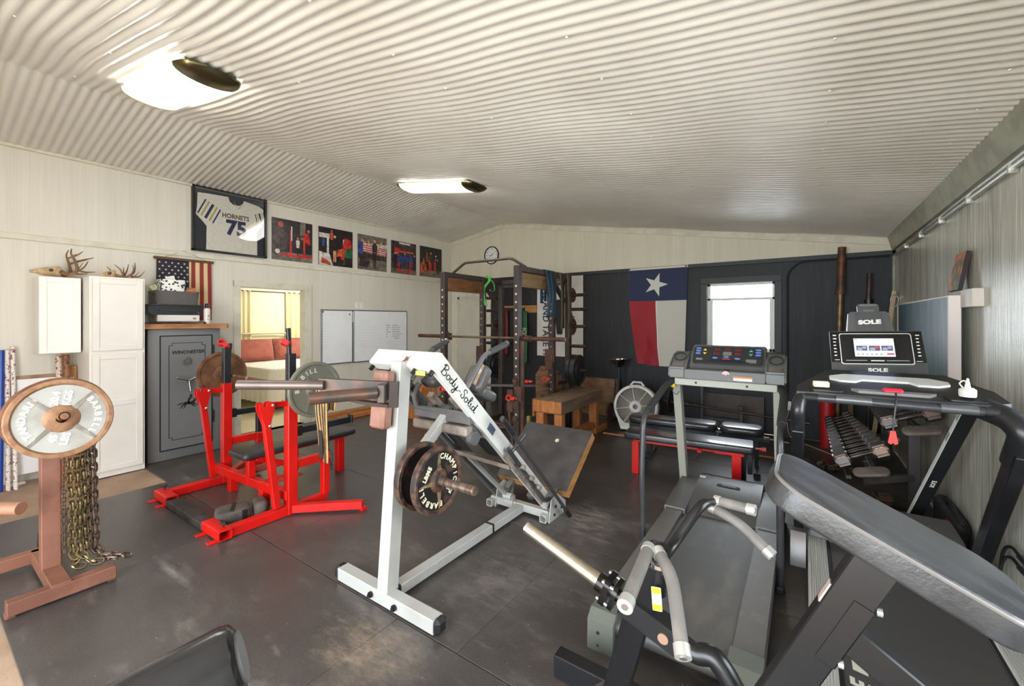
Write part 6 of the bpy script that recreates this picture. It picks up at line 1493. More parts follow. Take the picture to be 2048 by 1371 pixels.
mb = MB(); bb(mb, (-.7, -.03, .32), (.75, .03, .37), b4); bb(mb, (-.5, -.25, 0), (-.43, .25, .05), b4); bb(mb, (-.49, -.03, .03), (-.44, .03, .33), b4); bb(mb, (.6, -.25, 0), (.66, .25, .05), b4); bb(mb, (.61, -.03, .03), (.65, .03, .33), b4); mb.build('frame', BLACK, t)
mb = MB(); mb.cyl(b4 @ V((.70, -.02, .36)), b4 @ V((.92, -.02, .34)), .011, seg=10); mb.cyl(b4 @ V((.265, -.14, .36)), b4 @ V((.28, -.15, .44)), .008, seg=8); mb.build('adjuster_pin', CHROME, t)
mb = MB(); mb.bar((-2.34, 5.66, .016), (-.30, 5.74, .016), .03, .022); tag(mb.build('wood_strip', M('copper_wood_strip', (176, 116, 72), .5)), 'long thin copper coloured strip lying on the mats behind the benches', 'strip')
# ================================================================= older grey treadmill
TG = M('charcoal_treadmill_plastic', (82, 80, 79), .4, col2=(96, 92, 88), scale=6, span=(.5, .8)); TG2 = M('mid_grey_plastic', (98, 98, 96), .45)
TB = M('treadmill_belt', (68, 66, 65), .5, col2=(104, 96, 86), scale=5, stretch=(1, .35, 1), span=(.5, .75)); TP = M('pale_grey_post_paint', (164, 163, 152), .45)
DK = M('dark_tube_paint', (52, 51, 53), .35, col2=(60, 58, 60), scale=5); DECK = M('dusty_deck_rail', (92, 88, 85), .45, col2=(112, 104, 96), scale=12, span=(.55, .75))
yz = mx((0, 0, 0), (0, 1, 0), (0, 0, 1))                # local x = y, local y = z, extrude along +x
def side(mb, prof, x0, x1): return mb.prism(prof, x1-x0, TR(x0, 0, 0) @ yz)
t = thing('treadmill', 'older grey treadmill with pale posts and coloured button console, left of the two', 'treadmill', (-.52, 3, 0))
for x0, x1 in ((-.875, -.755), (-.265, -.145)):
    mb = MB(); side(mb, [(2.03, .03), (3.42, .05), (3.42, .175), (2.03, .155)], x0, x1); mb.build('side_rail', DECK, t)
    mb = MB(); side(mb, [(1.925, .0), (2.08, .0), (2.08, .175), (1.975, .175), (1.93, .14)], x0-.005, x1+.005); c_ = mb.build('rear_cap', M('greenish_grey_cap', (92, 94, 86), .4), t)
    mb = MB(); mb.cyl((x0+.05, 1.926, .09), (x0+.05, 1.924, .09), .008, seg=10); mb.cyl((x0+.05, 1.926, .03), (x0+.05, 1.923, .03), .005, seg=8); mb.build('screw', BLK, c_)
    mb = MB(); side(mb, [(3.33, .04), (4.06, .03), (4.1, .16), (3.92, .235), (3.6, .215), (3.36, .185)], x0-.015, x1+.015); mb.build('side_cover', TG, t)
mb = MB(); mb.lohi((-.755, 2.0, .135), (-.265, 3.5, .15), .002); mb.cyl((-.755, 2.0, .11), (-.265, 2.0, .11), .04); mb.lohi((-.755, 2.0, .06), (-.265, 3.5, .12)); mb.build('belt', TB, t)
mb = MB(); side(mb, [(3.40, .15), (3.46, .19), (3.75, .24), (3.97, .268), (4.06, .25), (4.13, .18), (4.14, .05), (3.40, .05)], -.745, -.275); hd = mb.build('motor_hood', TG, t)
nm = V((0, -.12, .985)); bd = V((0, .985, .12))
mb = MB(); mb.prism(rrect(.17, .035, .017), .002, mx((-.51, 3.83, .2525), (1, 0, 0), bd)); em = mb.build('badge', BLK, hd)
mb = MB(); txt(mb, 'TRIMLINE', .024, (-.51, 3.83, .2555), (1, 0, 0), bd, shear=.2); mb.build('lettering', M('silver_letters', (196, 196, 192), .4), em)
mb = MB(); mb.prism(rrect(.045, .03, .002), .002, mx((-.72, 3.92, .263), (1, 0, 0), bd)); mb.build('paper_tag', PAPER, hd)
for x in (-.885, -.165):
    mb = MB(); mb.bar((x, 4.03, .06), (x, 3.72, 1.13), .06, .085, (0, 1, 0)); mb.build('post', TP, t)
    ox = -.045 if x < -.5 else .045
    mb = MB(); mb.tube(fillet([(x+ox*.4, 3.70, 1.105), (x+ox, 3.55, 1.075), (x+ox, 2.965, .925), (x+ox, 2.93, .5), (x+ox, 2.95, .34), (x+ox, 2.96, .03)], .09, 6), .019, 12); hr = mb.build('handrail', DK, t)
    mb = MB(); mb.tube(fillet([(x+ox*.42, 3.68, 1.10), (x+ox, 3.55, 1.075), (x+ox, 3.09, .957)], .07, 5), .0255, 12); mb.build('foam_sleeve', M('black_foam', (44, 44, 44), .75), hr)
    mb = MB(); mb.box((x+ox, 2.955, .02), (.05, .06, .04), None, .01); mb.build('foot_bracket', BLACKP, hr)
mb = MB(); mb.bar((-.885, 3.665, 1.10), (-.165, 3.665, 1.10), .05, .055); cb = mb.build('cross_bar', TP, t)
mb = MB()
for x in (-.72, -.36): mb.cyl((x, 3.641, 1.10), (x, 3.638, 1.10), .009, seg=10)
mb.build('bolt_hole', BLK, cb)
# console: lower tray, side cup holders, raised button panel
mb = MB(); side(mb, [(3.60, 1.135), (3.615, 1.205), (3.68, 1.215), (3.72, 1.20), (3.80, 1.30), (3.88, 1.34), (3.9, 1.30), (3.84, 1.13)], -.80, -.24); cs = mb.build('console_body', TG2, t)
for x0, x1 in ((-.93, -.795), (-.245, -.11)):
    mb = MB(); side(mb, [(3.605, 1.135), (3.615, 1.215), (3.70, 1.25), (3.80, 1.325), (3.88, 1.335), (3.9, 1.28), (3.84, 1.13)], x0, x1); bmesh.ops.bevel(mb.bm, geom=[e for e in mb.bm.edges], offset=.012, segments=2, affect='EDGES'); w_ = mb.build('console_wing', TG2, t)
    cxm = (x0+x1)/2; q = mx((cxm, 3.755, 1.2945), (1, 0, 0), (0, .1, .075))
    MB().lathe([(.042, -.004), (.05, .002), (.05, .006), (.042, .006), (.04, -.03), (.0, -.03)], q, 28).build('cup_holder', M('dark_cup', (48, 48, 50), .3), w_)
    mb = MB(); mb.prism(rrect(.085, .06, .008), .003, mx((cxm, 3.665, 1.239), (1, 0, 0), (0, .085, .035))); mb.build('side_tray', M('dusty_tray', (122, 112, 100), .6, col2=(104, 96, 90), scale=9), w_)
mb = MB(); side(mb, [(3.70, 1.20), (3.69, 1.235), (3.82, 1.39), (3.87, 1.395), (3.9, 1.33)], -.775, -.245); bmesh.ops.bevel(mb.bm, geom=list(mb.bm.edges), offset=.008, segments=2, affect='EDGES'); mb.build('panel_shell', TG, t)
pu = V((0, .13, .155)).normalized(); po = V((-.51, 3.752, 1.312)); pm = mx(po, (1, 0, 0), pu)
mb = MB(); mb.slab(.50, .175, .008, .03, .003, pm @ TR(0, 0, 0)); pn = mb.build('button_panel', M('dark_membrane', (44, 44, 47), .35), t)
def pads(n, m, pts, poly, z=.009, par=None):
    mb = MB()
    for x, y in pts: mb.prism([(x+a, y+b) for a, b in poly], .0015, pm @ TR(0, 0, z))
    return pieces(mb, n, m, par or pn)
ov = [(.02*math.cos(2*PI*i/20), .0085*math.sin(2*PI*i/20)) for i in range(20)]
pads('blue_button', M('blue_button', (96, 128, 196), .4), [(-.215, .065), (-.215, .04), (-.215, .015), (.215, .065), (.215, .04), (.215, .015), (-.085, -.025), (.075, -.025), (-.005, -.012)], ov)
pads('yellow_button', M('yellow_button', (220, 190, 60), .4), [(-.165, .045)], [(-.014, 0), (.014, 0), (0, .02)]); pads('yellow_button', MATS['yellow_button'], [(-.165, .025)], [(-.014, 0), (.014, 0), (0, -.02)])
pads('green_button', M('green_button', (80, 170, 130), .4), [(.165, .045)], [(-.014, 0), (.014, 0), (0, .02)]); pads('green_button', MATS['green_button'], [(.165, .025)], [(-.014, 0), (.014, 0), (0, -.02)])
pads('red_display', M('dark_red_display', (104, 34, 36), .3), [(-.075, .06), (0, .062), (.075, .06), (-.08, .02), (.075, .02)], rrect(.042, .022, .004))
pads('lcd_display', M('lcd_grey', (112, 110, 98), .3), [(0, .02)], rrect(.062, .036, .004)); pads('stop_button', M('stop_red', (190, 60, 60), .4), [(-.005, -.032)], rrect(.055, .010, .004))
pads('visor', BLACKP, [(0, -.052)], [(-.17, -.012), (-.1, .012), (.1, .012), (.17, -.012)], .009)
mb = MB()
for i in range(5): mb.prism(rrect(.07, .003, .001), .001, pm @ TR(.17, -.03-.007*i, .009)); mb.prism(rrect(.05, .003, .001), .001, pm @ TR(-.2, -.035-.006*i, .009)) if i < 3 else None
mb.build('fine_print', M('pale_print', (150, 148, 144), .6), pn)
fm_ = mx((-.51, 3.607, 1.17), (1, 0, 0), (0, .015, .07))
mb = MB(); mb.prism(rrect(.045, .012, .006), .003, mx((-.5, 3.66, 1.214), (1, 0, 0), (0, .065, .01))); mb.build('badge', BLK, cs)
mb = MB(); mb.prism([(.026*math.cos(PI*i/12), .026*math.sin(PI*i/12)) for i in range(13)]+[(.012*math.cos(PI*i/12), .012*math.sin(PI*i/12)) for i in range(12, -1, -1)], .002, mx((-.5, 3.604, 1.185), (1, 0, 0), (0, .015, .07)) @ TR(0, 0, .0)); mb.prism(circ(.009, 14), .003, mx((-.5, 3.604, 1.187), (1, 0, 0), (0, .015, .07))); mb.build('heart_sticker', M('pink_sticker', (226, 176, 172), .5), cs)
mb = MB(); mb.prism(rrect(.125, .03, .001), .001, mx((-.385, 3.6025, 1.158), (1, 0, 0), (0, .015, .07))); w_ = mb.build('warning_label', PAPER, cs)
mb = MB(); mb.prism(rrect(.125, .012, .001), .0012, mx((-.385, 3.6036, 1.167), (1, 0, 0), (0, .015, .07))); mb.build('orange_stripe', M('orange_label', (220, 120, 50), .5), w_)
mb = MB(); mb.ball((-.90, 3.655, 1.06), .02, 12, (1, .6, 1)); o = mb.build('safety_clip', M('yellow_clip', (226, 200, 40), .4)); tag(o, 'yellow safety clip on a cord at the left post of the older treadmill', 'clip')
mb = MB(); mb.tube(spline([(-.895, 3.65, 1.05), (-.9, 3.65, 1.01), (-.87, 3.65, .99), (-.85, 3.655, 1.02)]), .003, 6); mb.build('cord', BLACKP, o)

# ================================================================= newer black treadmill
t = thing('treadmill', 'newer black treadmill with lit touch screen, right of the two', 'treadmill', (.38, 3, 0))
RIB = M('ribbed_silver_rail', (212, 212, 210), .4, metal=.2)
for x0, x1 in ((.015, .115), (.705, .80)):
    mb = MB(); mb.lohi((x0, 1.75, .03), (x1, 3.50, .148)); 
    for k in range(8): mb.lohi((x0+.008+k*(x1-x0-.016)/8, 1.75, .147), (x0+.014+k*(x1-x0-.016)/8, 3.50, .152), 0)
    mb.build('side_rail', RIB, t)
    mb = MB(); e = x1 if x1 < .4 else x0-.018; mb.lohi((e, 1.75, .06), (e+.018, 3.52, .145)); mb.build('edge_trim', BLACKP, t)
BELT = M('dark_belt', (78, 77, 77), .5, col2=(84, 80, 78), scale=4, span=(.5, .8))
mb = MB(); mb.lohi((.13, 1.76, .11), (.69, 3.6, .138), .002); bl = mb.build('belt', BELT, t)
mb = MB(); txt(mb, 'SOLE', .098, (.192, 2.10, .1392), (0, 1, 0), (-1, 0, 0), shear=.25, offset=.004); mb.flat([(.165, 2.275), (.215, 2.265), (.215, 2.335), (.165, 2.345)], TR(0, 0, .1392)); mb.build('lettering', WHITEI, bl)
mb = MB(); side(mb, [(3.50, .05), (3.50, .15), (3.53, .21), (3.66, .26), (3.95, .28), (4.05, .2), (4.06, .05)], .02, .795); bmesh.ops.bevel(mb.bm, geom=list(mb.bm.edges), offset=.012, segments=2, affect='EDGES'); hd = mb.build('motor_hood', M('dark_grey_hood', (84, 82, 82), .4), t)
mb = MB(); mb.lohi((.16, 3.49, .205), (.66, 3.505, .217)); mb.build('hood_trim', RIB, hd)
mb = MB(); txt(mb, 'SOLE', .05, (.055, 3.6, .2435), (0, -1, 0), (1, 0, 0), shear=.2); mb.build('lettering', M('grey_letter', (130, 128, 126), .5), hd)
for x, s in ((-.035, -1), (.815, 1)):
    mb = MB(); mb.bar((x, 3.62, .05), (x, 2.93, 1.0), .055, .10, (0, 1, 0)); mb.build('upright', BLACK, t)
    if s > 0:
        mb = MB(); mb.tube(fillet([(x, 2.99, .93), (x, 2.88, 1.085), (x-.03, 2.93, 1.14), (x-.10, 3.0, 1.17)], .11, 7), [.056]*0 or .052, 16)
    else:
        mb = MB(); mb.tube(fillet([(x, 2.99, .93), (x, 2.88, 1.09), (x+.01, 2.92, 1.15), (x+.05, 3.05, 1.18)], .08, 6), .034, 14); mb.bar((x, 3.05, .86), (x, 2.97, .96), .06, .105, (0, 1, 0))
    mb.build('elbow_cover', M('satin_black_plastic', (34, 34, 36), .3), t)
    mb = MB(); side(mb, [(3.33, 0), (3.8, 0), (3.8, .16), (3.5, .22), (3.40, .2), (3.345, .1)], x-.045, x+.04); mb.build('foot_cover', M('pewter_cover', (112, 108, 106), .3, metal=.5), t)
# handle bar and tray
mb = MB(); mb.tube([(-.01, 2.93, 1.165), (.76, 2.93, 1.165)], .021, 14); hb = mb.build('handle_bar', M('satin_grey_bar', (70, 70, 72), .3, metal=.4), t)
for xa, xb in ((.14, .29), (.55, .68)):
    MB().cyl((xa, 2.927, 1.168), (xb, 2.927, 1.168), .0218, seg=16).build('pulse_grip', M('pulse_grip_grey', (104, 104, 104), .3, metal=.5), hb)
for xa, xb in ((.0, .06), (.7, .75)): MB().cyl((xa, 2.93, 1.165), (xb, 2.93, 1.165), .0235, seg=16).build('end_collar', BLK, hb)
mb = MB(); TZ0 = len(COL.objects)
mb.prism([(-.04, 2.93), (-.04, 3.02), (.12, 3.33), (.64, 3.33), (.78, 3.12), (.80, 2.98), (.72, 2.94)], .05, TR(0, 0, 1.15)); tr = mb.build('console_tray', BLACKP, t)
mb = MB()
for r_ in (rrect(.16, .09, .03), ): mb.prism([(a+.10, b+3.0) for a, b in r_], .008, TR(0, 0, 1.198)); mb.prism([(a+.66, b+3.0) for a, b in r_], .008, TR(0, 0, 1.198))
mb.build('tray_recess', M('deep_black', (22, 22, 24), .4), tr)
mb = MB(); mb.prism([(.12, 3.19), (.19, 3.23), (.56, 3.23), (.63, 3.19), (.63, 3.15), (.58, 3.12), (.50, 3.12), (.47, 3.155), (.27, 3.155), (.24, 3.12), (.17, 3.12), (.12, 3.15)], .012, TR(0, 0, 1.199)); mb.build('silver_trim', M('bright_trim', (212, 211, 206), .3), tr)
mb = MB(); mb.prism([(.24, 2.97), (.52, 2.97), (.55, 3.0), (.21, 3.0)], .016, TR(0, 0, 1.198)); mb.build('key_plate', M('grey_key_plate', (112, 110, 108), .4), tr)
mb = MB(); mb.box((.38, 2.98, 1.222), (.085, .03, .02), None, .008); mb.build('stop_key', M('red_key', (206, 40, 56), .35), tr)
TS = Matrix(((1, 0, 0, 0), (0, 1, 0, 0), (0, .24, 1, -.24*2.95), (0, 0, 0, 1)))      # the tray climbs toward the display
RO = Matrix.Translation(woff(t))
for o_ in [tr]+list(tr.children): o_.data.transform(RO.inverted() @ TS @ RO)
mb = MB(); mb.tube(spline([(.39, 2.96, 1.22), (.385, 2.91, 1.19), (.375, 2.895, 1.1), (.37, 2.895, 1.03)]), .004, 6); o = mb.build('safety_lanyard', BLACKP); tag(o, 'black safety lanyard with red clip hanging from the newer treadmill bar', 'lanyard')
mb = MB(); mb.prism([(-.01, .04), (.01, .04), (.02, -.022), (.008, -.03), (.0, -.02), (-.008, -.03), (-.02, -.022)], .012, mx((.37, 2.9, .995), (1, 0, 0), (0, 0, 1))); mb.build('red_clip', REDPK, o)
mb = MB(); mb.box((.075, 3.0, 1.236), (.075, .045, .032), Matrix.Rotation(.1, 4, 'Z'), .005); tag(mb.build('eraser', M('cream_block', (228, 218, 182), .6)), 'small cream block lying in the left cup tray of the newer treadmill', 'block')
MB_ = thing('squeeze_bottle', 'small white squeeze bottle in the right cup tray of the newer treadmill', 'bottle', (.66, 3.0, 1.222))
MB().lathe([(0, 0), (.03, 0), (.032, .01), (.032, .035), (.02, .045), (0, .045)], TR(.66, 3.0, 1.223), 20).build('body', WHITE_P, MB_); mb = MB(); mb.lathe([(.012, .045), (.008, .07), (.004, .09), (0, .092)], TR(.66, 3.0, 1.223), 14); mb.tube(spline([(.645, 3, 1.266), (.632, 3, 1.286), (.645, 3, 1.301), (.657, 3, 1.296)]), .003, 6); mb.build('nozzle', WHITE_P, MB_)
# display console: a board tilted back, measured by its four corners
A, B_, C_, D_ = V((.146, 3.42, 1.245)), V((.598, 3.42, 1.268)), V((.578, 3.50, 1.536)), V((.127, 3.50, 1.527))
cx_ = (B_-A).normalized(); cy_ = (D_-A); cn = cx_.cross(cy_).normalized()
if cn.y > 0: cn = -cn
def cq(u, v, n=0): return A.lerp(B_, u).lerp(D_.lerp(C_, u), v)+cn*n
def cpoly(mb, pts, n0=0, n1=.002):
    a = [mb.v(cq(u, v, n0)) for u, v in pts]; b = [mb.v(cq(u, v, n1)) for u, v in pts]; k = len(a)
    mb.f(a[::-1]); mb.f(b)
    for i in range(k): mb.f([a[i], a[(i+1) % k], b[(i+1) % k], b[i]])
    return mb
def ur(u0, v0, u1, v1, r=.02, asp=.6):
    return [((u0+u1)/2+a, (v0+v1)/2+b/asp) for a, b in rrect(u1-u0, (v1-v0)*asp, r, 4)]
mb = MB(); cpoly(mb, [(0, .03), (.02, 0), (.98, 0), (1, .03), (.99, 1), (.01, 1)], -.035, 0); dc = mb.build('display_console', M('display_shell', (58, 57, 57), .4), t)
mb = MB(); cpoly(mb, [(.005, .30), (.998, .30), (.992, .985), (.012, .985)], 0, .002); mb.build('black_glass', M('black_glass', (16, 16, 18), .12), dc)
mb = MB(); cpoly(mb, ur(.115, .255, .885, .945, .03), .002, .0035); fr = mb.build('silver_outline', RIB, dc)
mb = MB(); cpoly(mb, ur(.125, .272, .875, .928, .026), .0035, .005); mb.build('display_face', M('display_face_black', (20, 20, 22), .18), dc)
mb = MB(); cpoly(mb, ur(.235, .38, .73, .87, .005), .005, .007); mb.build('screen_bezel', M('bezel', (10, 10, 12), .1), dc)
SCR = [M('screen_blue', (176, 192, 232), .3, emit=.75), M('screen_dark', (60, 64, 84), .3, emit=.4), M('screen_red', (150, 60, 60), .3, emit=.4), M('screen_grey', (120, 124, 140), .3, emit=.5)]
mb = MB(); cpoly(mb, [(.275, .425), (.70, .425), (.70, .825), (.275, .825)], .007, .008); 
def scr(u0, v0, u1, v1, m): mb.f([mb.v(cq(.275+.425*a, .425+.40*b, .0085)) for a, b in ((u0, v0), (u1, v0), (u1, v1), (u0, v1))], m)
for k, u in enumerate((.05, .37, .68)): scr(u, .32, u+.28, .60, 1); scr(u+.03, .34, u+.15, .5, 3); scr(u+.16, .42, u+.25, .56, 2 if k == 1 else 3)
for k in range(6): scr(.06+.115*k, .1, .11+.115*k, .15, 1)
scr(.8, .1, .98, .19, 2); scr(.02, .92, .1, .96, 1); scr(.05, .80, .25, .825, 3); scr(.5, .8, .56, .825, 3); scr(.72, .8, .8, .825, 3)
for k in range(6): scr(.16+.06*k, .925, .18+.06*k, .95, 3)
mb.build('screen', SCR, dc, recalc=False)
mb = MB()
for k in range(7):
    v = .90-.075*k
    cpoly(mb, ur(.045, v-.011, .075 if k > 1 else .085, v+.011, .004), .002, .0032); cpoly(mb, ur(.925, v-.011, .955 if k else .965, v+.011, .004), .002, .0032)
cpoly(mb, [(.045, .345), (.1, .345), (.1, .355), (.045, .355)], .002, .003); cpoly(mb, [(.9, .325), (.96, .325), (.96, .335), (.9, .335)], .002, .003)
cpoly(mb, [(.17, .335), (.40, .335), (.40, .342), (.17, .342)], .005, .006); cpoly(mb, [(.60, .335), (.83, .335), (.83, .342), (.60, .342)], .005, .006); cpoly(mb, [(.44, .325), (.58, .325), (.58, .345), (.44, .345)], .005, .0055)
mb.build('key_legend', WHITEI, dc)
mb = MB(); txt(mb, 'SOLE', .030, cq(.5, .13, .001), cx_, cy_, offset=.0015, sx=1.35, extrude=.0005); mb.build('lettering', WHITEI, dc)
mb = MB()
for r_ in range(4):
    for k in range(11):
        for u0 in (.17, .63): cpoly(mb, [(u0+.018*k+.009*(r_ % 2), .09+.03*r_), (u0+.008+.018*k+.009*(r_ % 2), .09+.03*r_), (u0+.008+.018*k+.009*(r_ % 2), .105+.03*r_), (u0+.018*k+.009*(r_ % 2), .105+.03*r_)], .0, .001)
o = mb.build('speaker_slots', BLK, dc); o['kind'] = 'stuff'
# fan head and tablet clip on top
def U(u, v, n): return cq(u, v, n)
mb = MB(); cpoly(mb, [(.22, 1.0), (.725, 1.0), (.70, 1.40), (.66, 1.45), (.28, 1.45), (.25, 1.40)], -.05, .0); fh = mb.build('fan_head', M('head_grey', (82, 81, 82), .4), t)
mb = MB(); cpoly(mb, [(.32, 1.01), (.64, 1.01), (.625, 1.43), (.33, 1.43)], 0, .004); mb.build('head_panel', M('head_panel_grey', (72, 71, 72), .45), fh)
mb = MB(); cpoly(mb, [(.205, 1.0), (.22, 1.0), (.25, 1.40), (.243, 1.40)], -.02, .001); mb.build('silver_edge', RIB, fh)
mb = MB(); txt(mb, 'SOLE', .036, cq(.475, 1.2, .005), cx_, cy_, offset=.002, sx=1.35, extrude=.0005); mb.build('lettering', WHITEI, fh)
mb = MB(); cpoly(mb, ur(.36, 1.44, .60, 1.64, .03, .6), -.04, -.01); tc = mb.build('tablet_clip', M('clip_grey', (78, 78, 80), .4), t)
mb = MB(); cpoly(mb, ur(.385, 1.57, .575, 1.625, .012, .6), -.01, .004); cpoly(mb, ur(.42, 1.46, .54, 1.5, .01, .6), -.01, -.008); mb.build('clip_lip', M('clip_lip_grey', (104, 104, 106), .4), tc)

# ================================================================= dumbbell rack
IRON = M('dull_iron', (74, 70, 68), .35, metal=.6, col2=(104, 74, 56), scale=9, span=(.52, .72)); IRB = M('brown_iron_face', (122, 84, 56), .5, metal=.35, col2=(90, 62, 44), scale=16, span=(.4, .6), bump=.3)
HND = M('knurled_handle', (84, 78, 74), .4, metal=.7, col2=(60, 52, 48), scale=30)
def hexd(label, s, group, loc, rot, first=None, num=None):
    if first is not None: return dup(first, loc, rot, label, scale=(s, s, s))
    T = thing('dumbbell', label, 'dumbbell', (0, 0, 0), group)
    for k in (-1, 1):
        r = .078; poly = [(r*math.cos(rad(60*i)), r*math.sin(rad(60*i))*.92) for i in range(6)]
        mb = MB(); mb.prism(poly, .105, TR(k*.13-.0525, 0, 0) @ mx((0, 0, 0), (0, 1, 0), (0, 0, 1))); bmesh.ops.bevel(mb.bm, geom=list(mb.bm.edges), offset=.014, segments=2, affect='EDGES'); mb.build('head', IRON, T)
    MB().tube([(-.09+.18*i/8, 0, 0) for i in range(9)], [.016+.004*math.sin(PI*i/8) for i in range(9)], 12).build('handle', HND, T)
    return T
t = thing('dumbbell_rack', 'dark two tier dumbbell rack along the right wall behind the newer treadmill', 'rack', (.5, 5.5, 0))
RKD = M('dusty_dark_rack', (62, 56, 54), .5, col2=(92, 80, 74), scale=5, span=(.5, .75))
for y in (4.90, 6.45):
    mb = MB(); mb.bar((.76, y, 0), (.76, y, .72), .05, .08, (1, 0, 0)); mb.bar((.42, y-.1, .2), (.76, y, .27), .05, .06); mb.bar((.50, y-.05, .235), (.44, y-.1, .38), .06, .03, (0, 1, 0)); mb.bar((.25, y-.05, .03), (.80, y, .03), .05, .06); mb.build('end_frame', RKD, t)
tilt1 = math.atan2(.12, .24); tilt2 = math.atan2(.09, .22)
for (xa, za), (xb, zb) in (((.30, .33), (.46, .41)), ((.60, .69), (.76, .755))):
    mb = MB(); mb.bar((xa, 4.5, za-.035), (xa, 6.6, za-.035), .04, .03); mb.bar((xb, 4.5, zb-.035), (xb, 6.6, zb-.035), .04, .03); mb.build('shelf_rail', RKD, t)
for c, tl in (((.445, 4.50, .355), tilt1), ((.745, 4.50, .735), tilt2)):
    mb = MB(); mb.slab(.24, .11, .03, .05, .012, TR(*c) @ Matrix.Rotation(-tl*.5, 4, 'Y') @ Matrix.Rotation(.35, 4, 'X')); mb.build('saddle_end', M('dusty_saddle', (106, 94, 86), .6, col2=(128, 114, 104), scale=7), t)
lown = ['nearest, largest', 'second nearest', 'third nearest', 'fourth from the near end', 'fifth from the near end', 'sixth from the near end', 'seventh from the near end', 'eighth from the near end', 'fourth from the far end', 'third from the far end', 'second from the far end', 'farthest, smallest']
first = None
for i in range(12):
    y = 4.64+.158*i; s = 1.06-.032*i; L = 'rusty hex dumbbell on the lower rack tier, '+lown[i]
    loc = (.39-.006*i, y, .462-.002*i); rot = (rad(22), -tilt1, 0)
    if first is None: first = hexd(L, 1, 'hex dumbbells on the rack', loc, rot); first.location = loc; first.rotation_euler = rot; first.scale = (s, s, s)
    else: hexd(L, s, None, loc, rot, first)
upn = ['nearest', 'second', 'third', 'fourth', 'fifth', 'sixth']
upper = []
for i in range(6): upper.append(hexd('rusty hex dumbbell on the upper rack tier, %s from the near end' % upn[i] if i else 'rusty hex dumbbell on the upper rack tier, nearest the camera', 1.05-.03*i, None, (.69-.004*i, 4.64+.165*i, .82-.002*i), (rad(22), -tilt2, 0), first))
def numeral(db, st):
    for k in (-1, 1):
        mb = MB(); r = .078*.92*math.sin(rad(60))
        bm = text_bm(st, .06, offset=.003, extrude=.001)
        mb.merge(bm, mx((0, 0, 0), (1, 0, 0), (0, 1, 0)) @ TR(k*.13, -.045, .0)) if False else mb.merge(bm, Matrix.Rotation(rad(60), 4, 'X') @ TR(k*.13, 0, r+.0015))
        mb2 = MB(); mb2.prism(rrect(.08, .066, .01), .0015, Matrix.Rotation(rad(60), 4, 'X') @ TR(k*.13, 0, r-.0005))
        f_ = mb2.build('number_face', IRB, None, pos=(0, 0, 0)); f_.parent = db; n_ = mb.build('number', M('raised_number', (176, 140, 104), .4, metal=.4), None, pos=(0, 0, 0)); n_.parent = db
numeral(first, '55'); numeral(upper[0], '50')
for i, (x, y, s, rz) in enumerate(((.08, 5.75, .55, .3), (.2, 5.7, .5, -.2), (.30, 5.6, .6, .1), (.12, 5.5, .55, 1.2))):
    dup(first, (x, y, .072*s+.0), (0, 0, rz), ['small grey dumbbell on the floor left of the rack, farthest', 'small grey dumbbell on the floor, beside the farthest one', 'small grey dumbbell on the floor close to the rack shelf', 'small grey dumbbell on the floor, nearest the camera'][i], scale=(s, s, s))
o = dup(first, (.40, 4.72, .08), (0, 0, .2), 'black 85 dumbbell on the floor under the lower rack tier', scale=(1.1, 1.1, 1.1))
for ch in list(o.children):
    if ch.name.startswith('number'): bpy.data.objects.remove(ch)
mb = MB(); bm = text_bm('85', .055, offset=.002, extrude=.001); mb.merge(bm, mx((-.13, -.072, 0), (0, 0, -1), (1, 0, 0))); n_ = mb.build('number', M('pale_number', (150, 144, 134), .5), None, pos=(0, 0, 0)); n_.parent = o
# ================================================================= right wall things
t = thing('chalk_board', 'teal green board with white edge mounted on the right wall', 'board', (.83, 5.0, 1.0))
def teal():
    m, nt, b, co = base('teal_board')
    f = ramp(nt, noise(nt, co, 3, 6, (1, 6, .6)), .35, .65); c = mixc(nt, f, lin((48, 76, 84))+(1,), lin((92, 124, 130))+(1,))
    f2 = ramp(nt, noise(nt, co, 30, 4, (1, 3, .3)), .45, .7); c = mixc(nt, math_n(nt, 'MULTIPLY', f2, .4), c, lin((40, 56, 62))+(1,))
    nt.links.new(c, b.inputs['Base Color']); b.inputs['Roughness'].default_value = .3; return m
MB().lohi((.80, 4.06, 1.02), (.86, 5.94, 1.762), .002).build('panel', teal(), t)
mb = MB(); mb.lohi((.798, 4.045, 1.01), (.862, 4.06, 1.768)); mb.lohi((.796, 4.06, 1.755), (.862, 5.95, 1.768)); mb.lohi((.796, 5.94, 1.01), (.862, 5.955, 1.768)); mb.lohi((.796, 4.06, 1.01), (.862, 5.95, 1.02)); mb.build('white_edge', M('pinkish_white_edge', (226, 214, 208), .5), t)
mb = MB(); mb.lohi((.86, 4.3, 1.1), (.91, 4.4, 1.7)); mb.lohi((.86, 5.6, 1.1), (.91, 5.7, 1.7)); mb.build('mount_block', TRIMG, t)
mb = MB(); mb.lohi((.855, 3.80, 1.685), (.91, 4.04, 1.80)); tag(mb.build('beige_block', M('beige_block_paint', (206, 196, 186), .5)), 'beige wooden block fixed on the right wall at the near end of the teal board', 'block')
t = thing('small_painting', 'small dark canvas painting leaning on top of the teal board edge', 'painting', (.87, 4.1, 1.79))
q = mx((.845, 4.12, 1.80), (0, 1, 0), (.16, 0, 1))
mb = MB(); mb.box((0, 0, 0), (.24, .26, .022), q @ TR(0, .13, 0), .002); mb.build('canvas', M('black_canvas_edge', (24, 24, 26), .6), t)
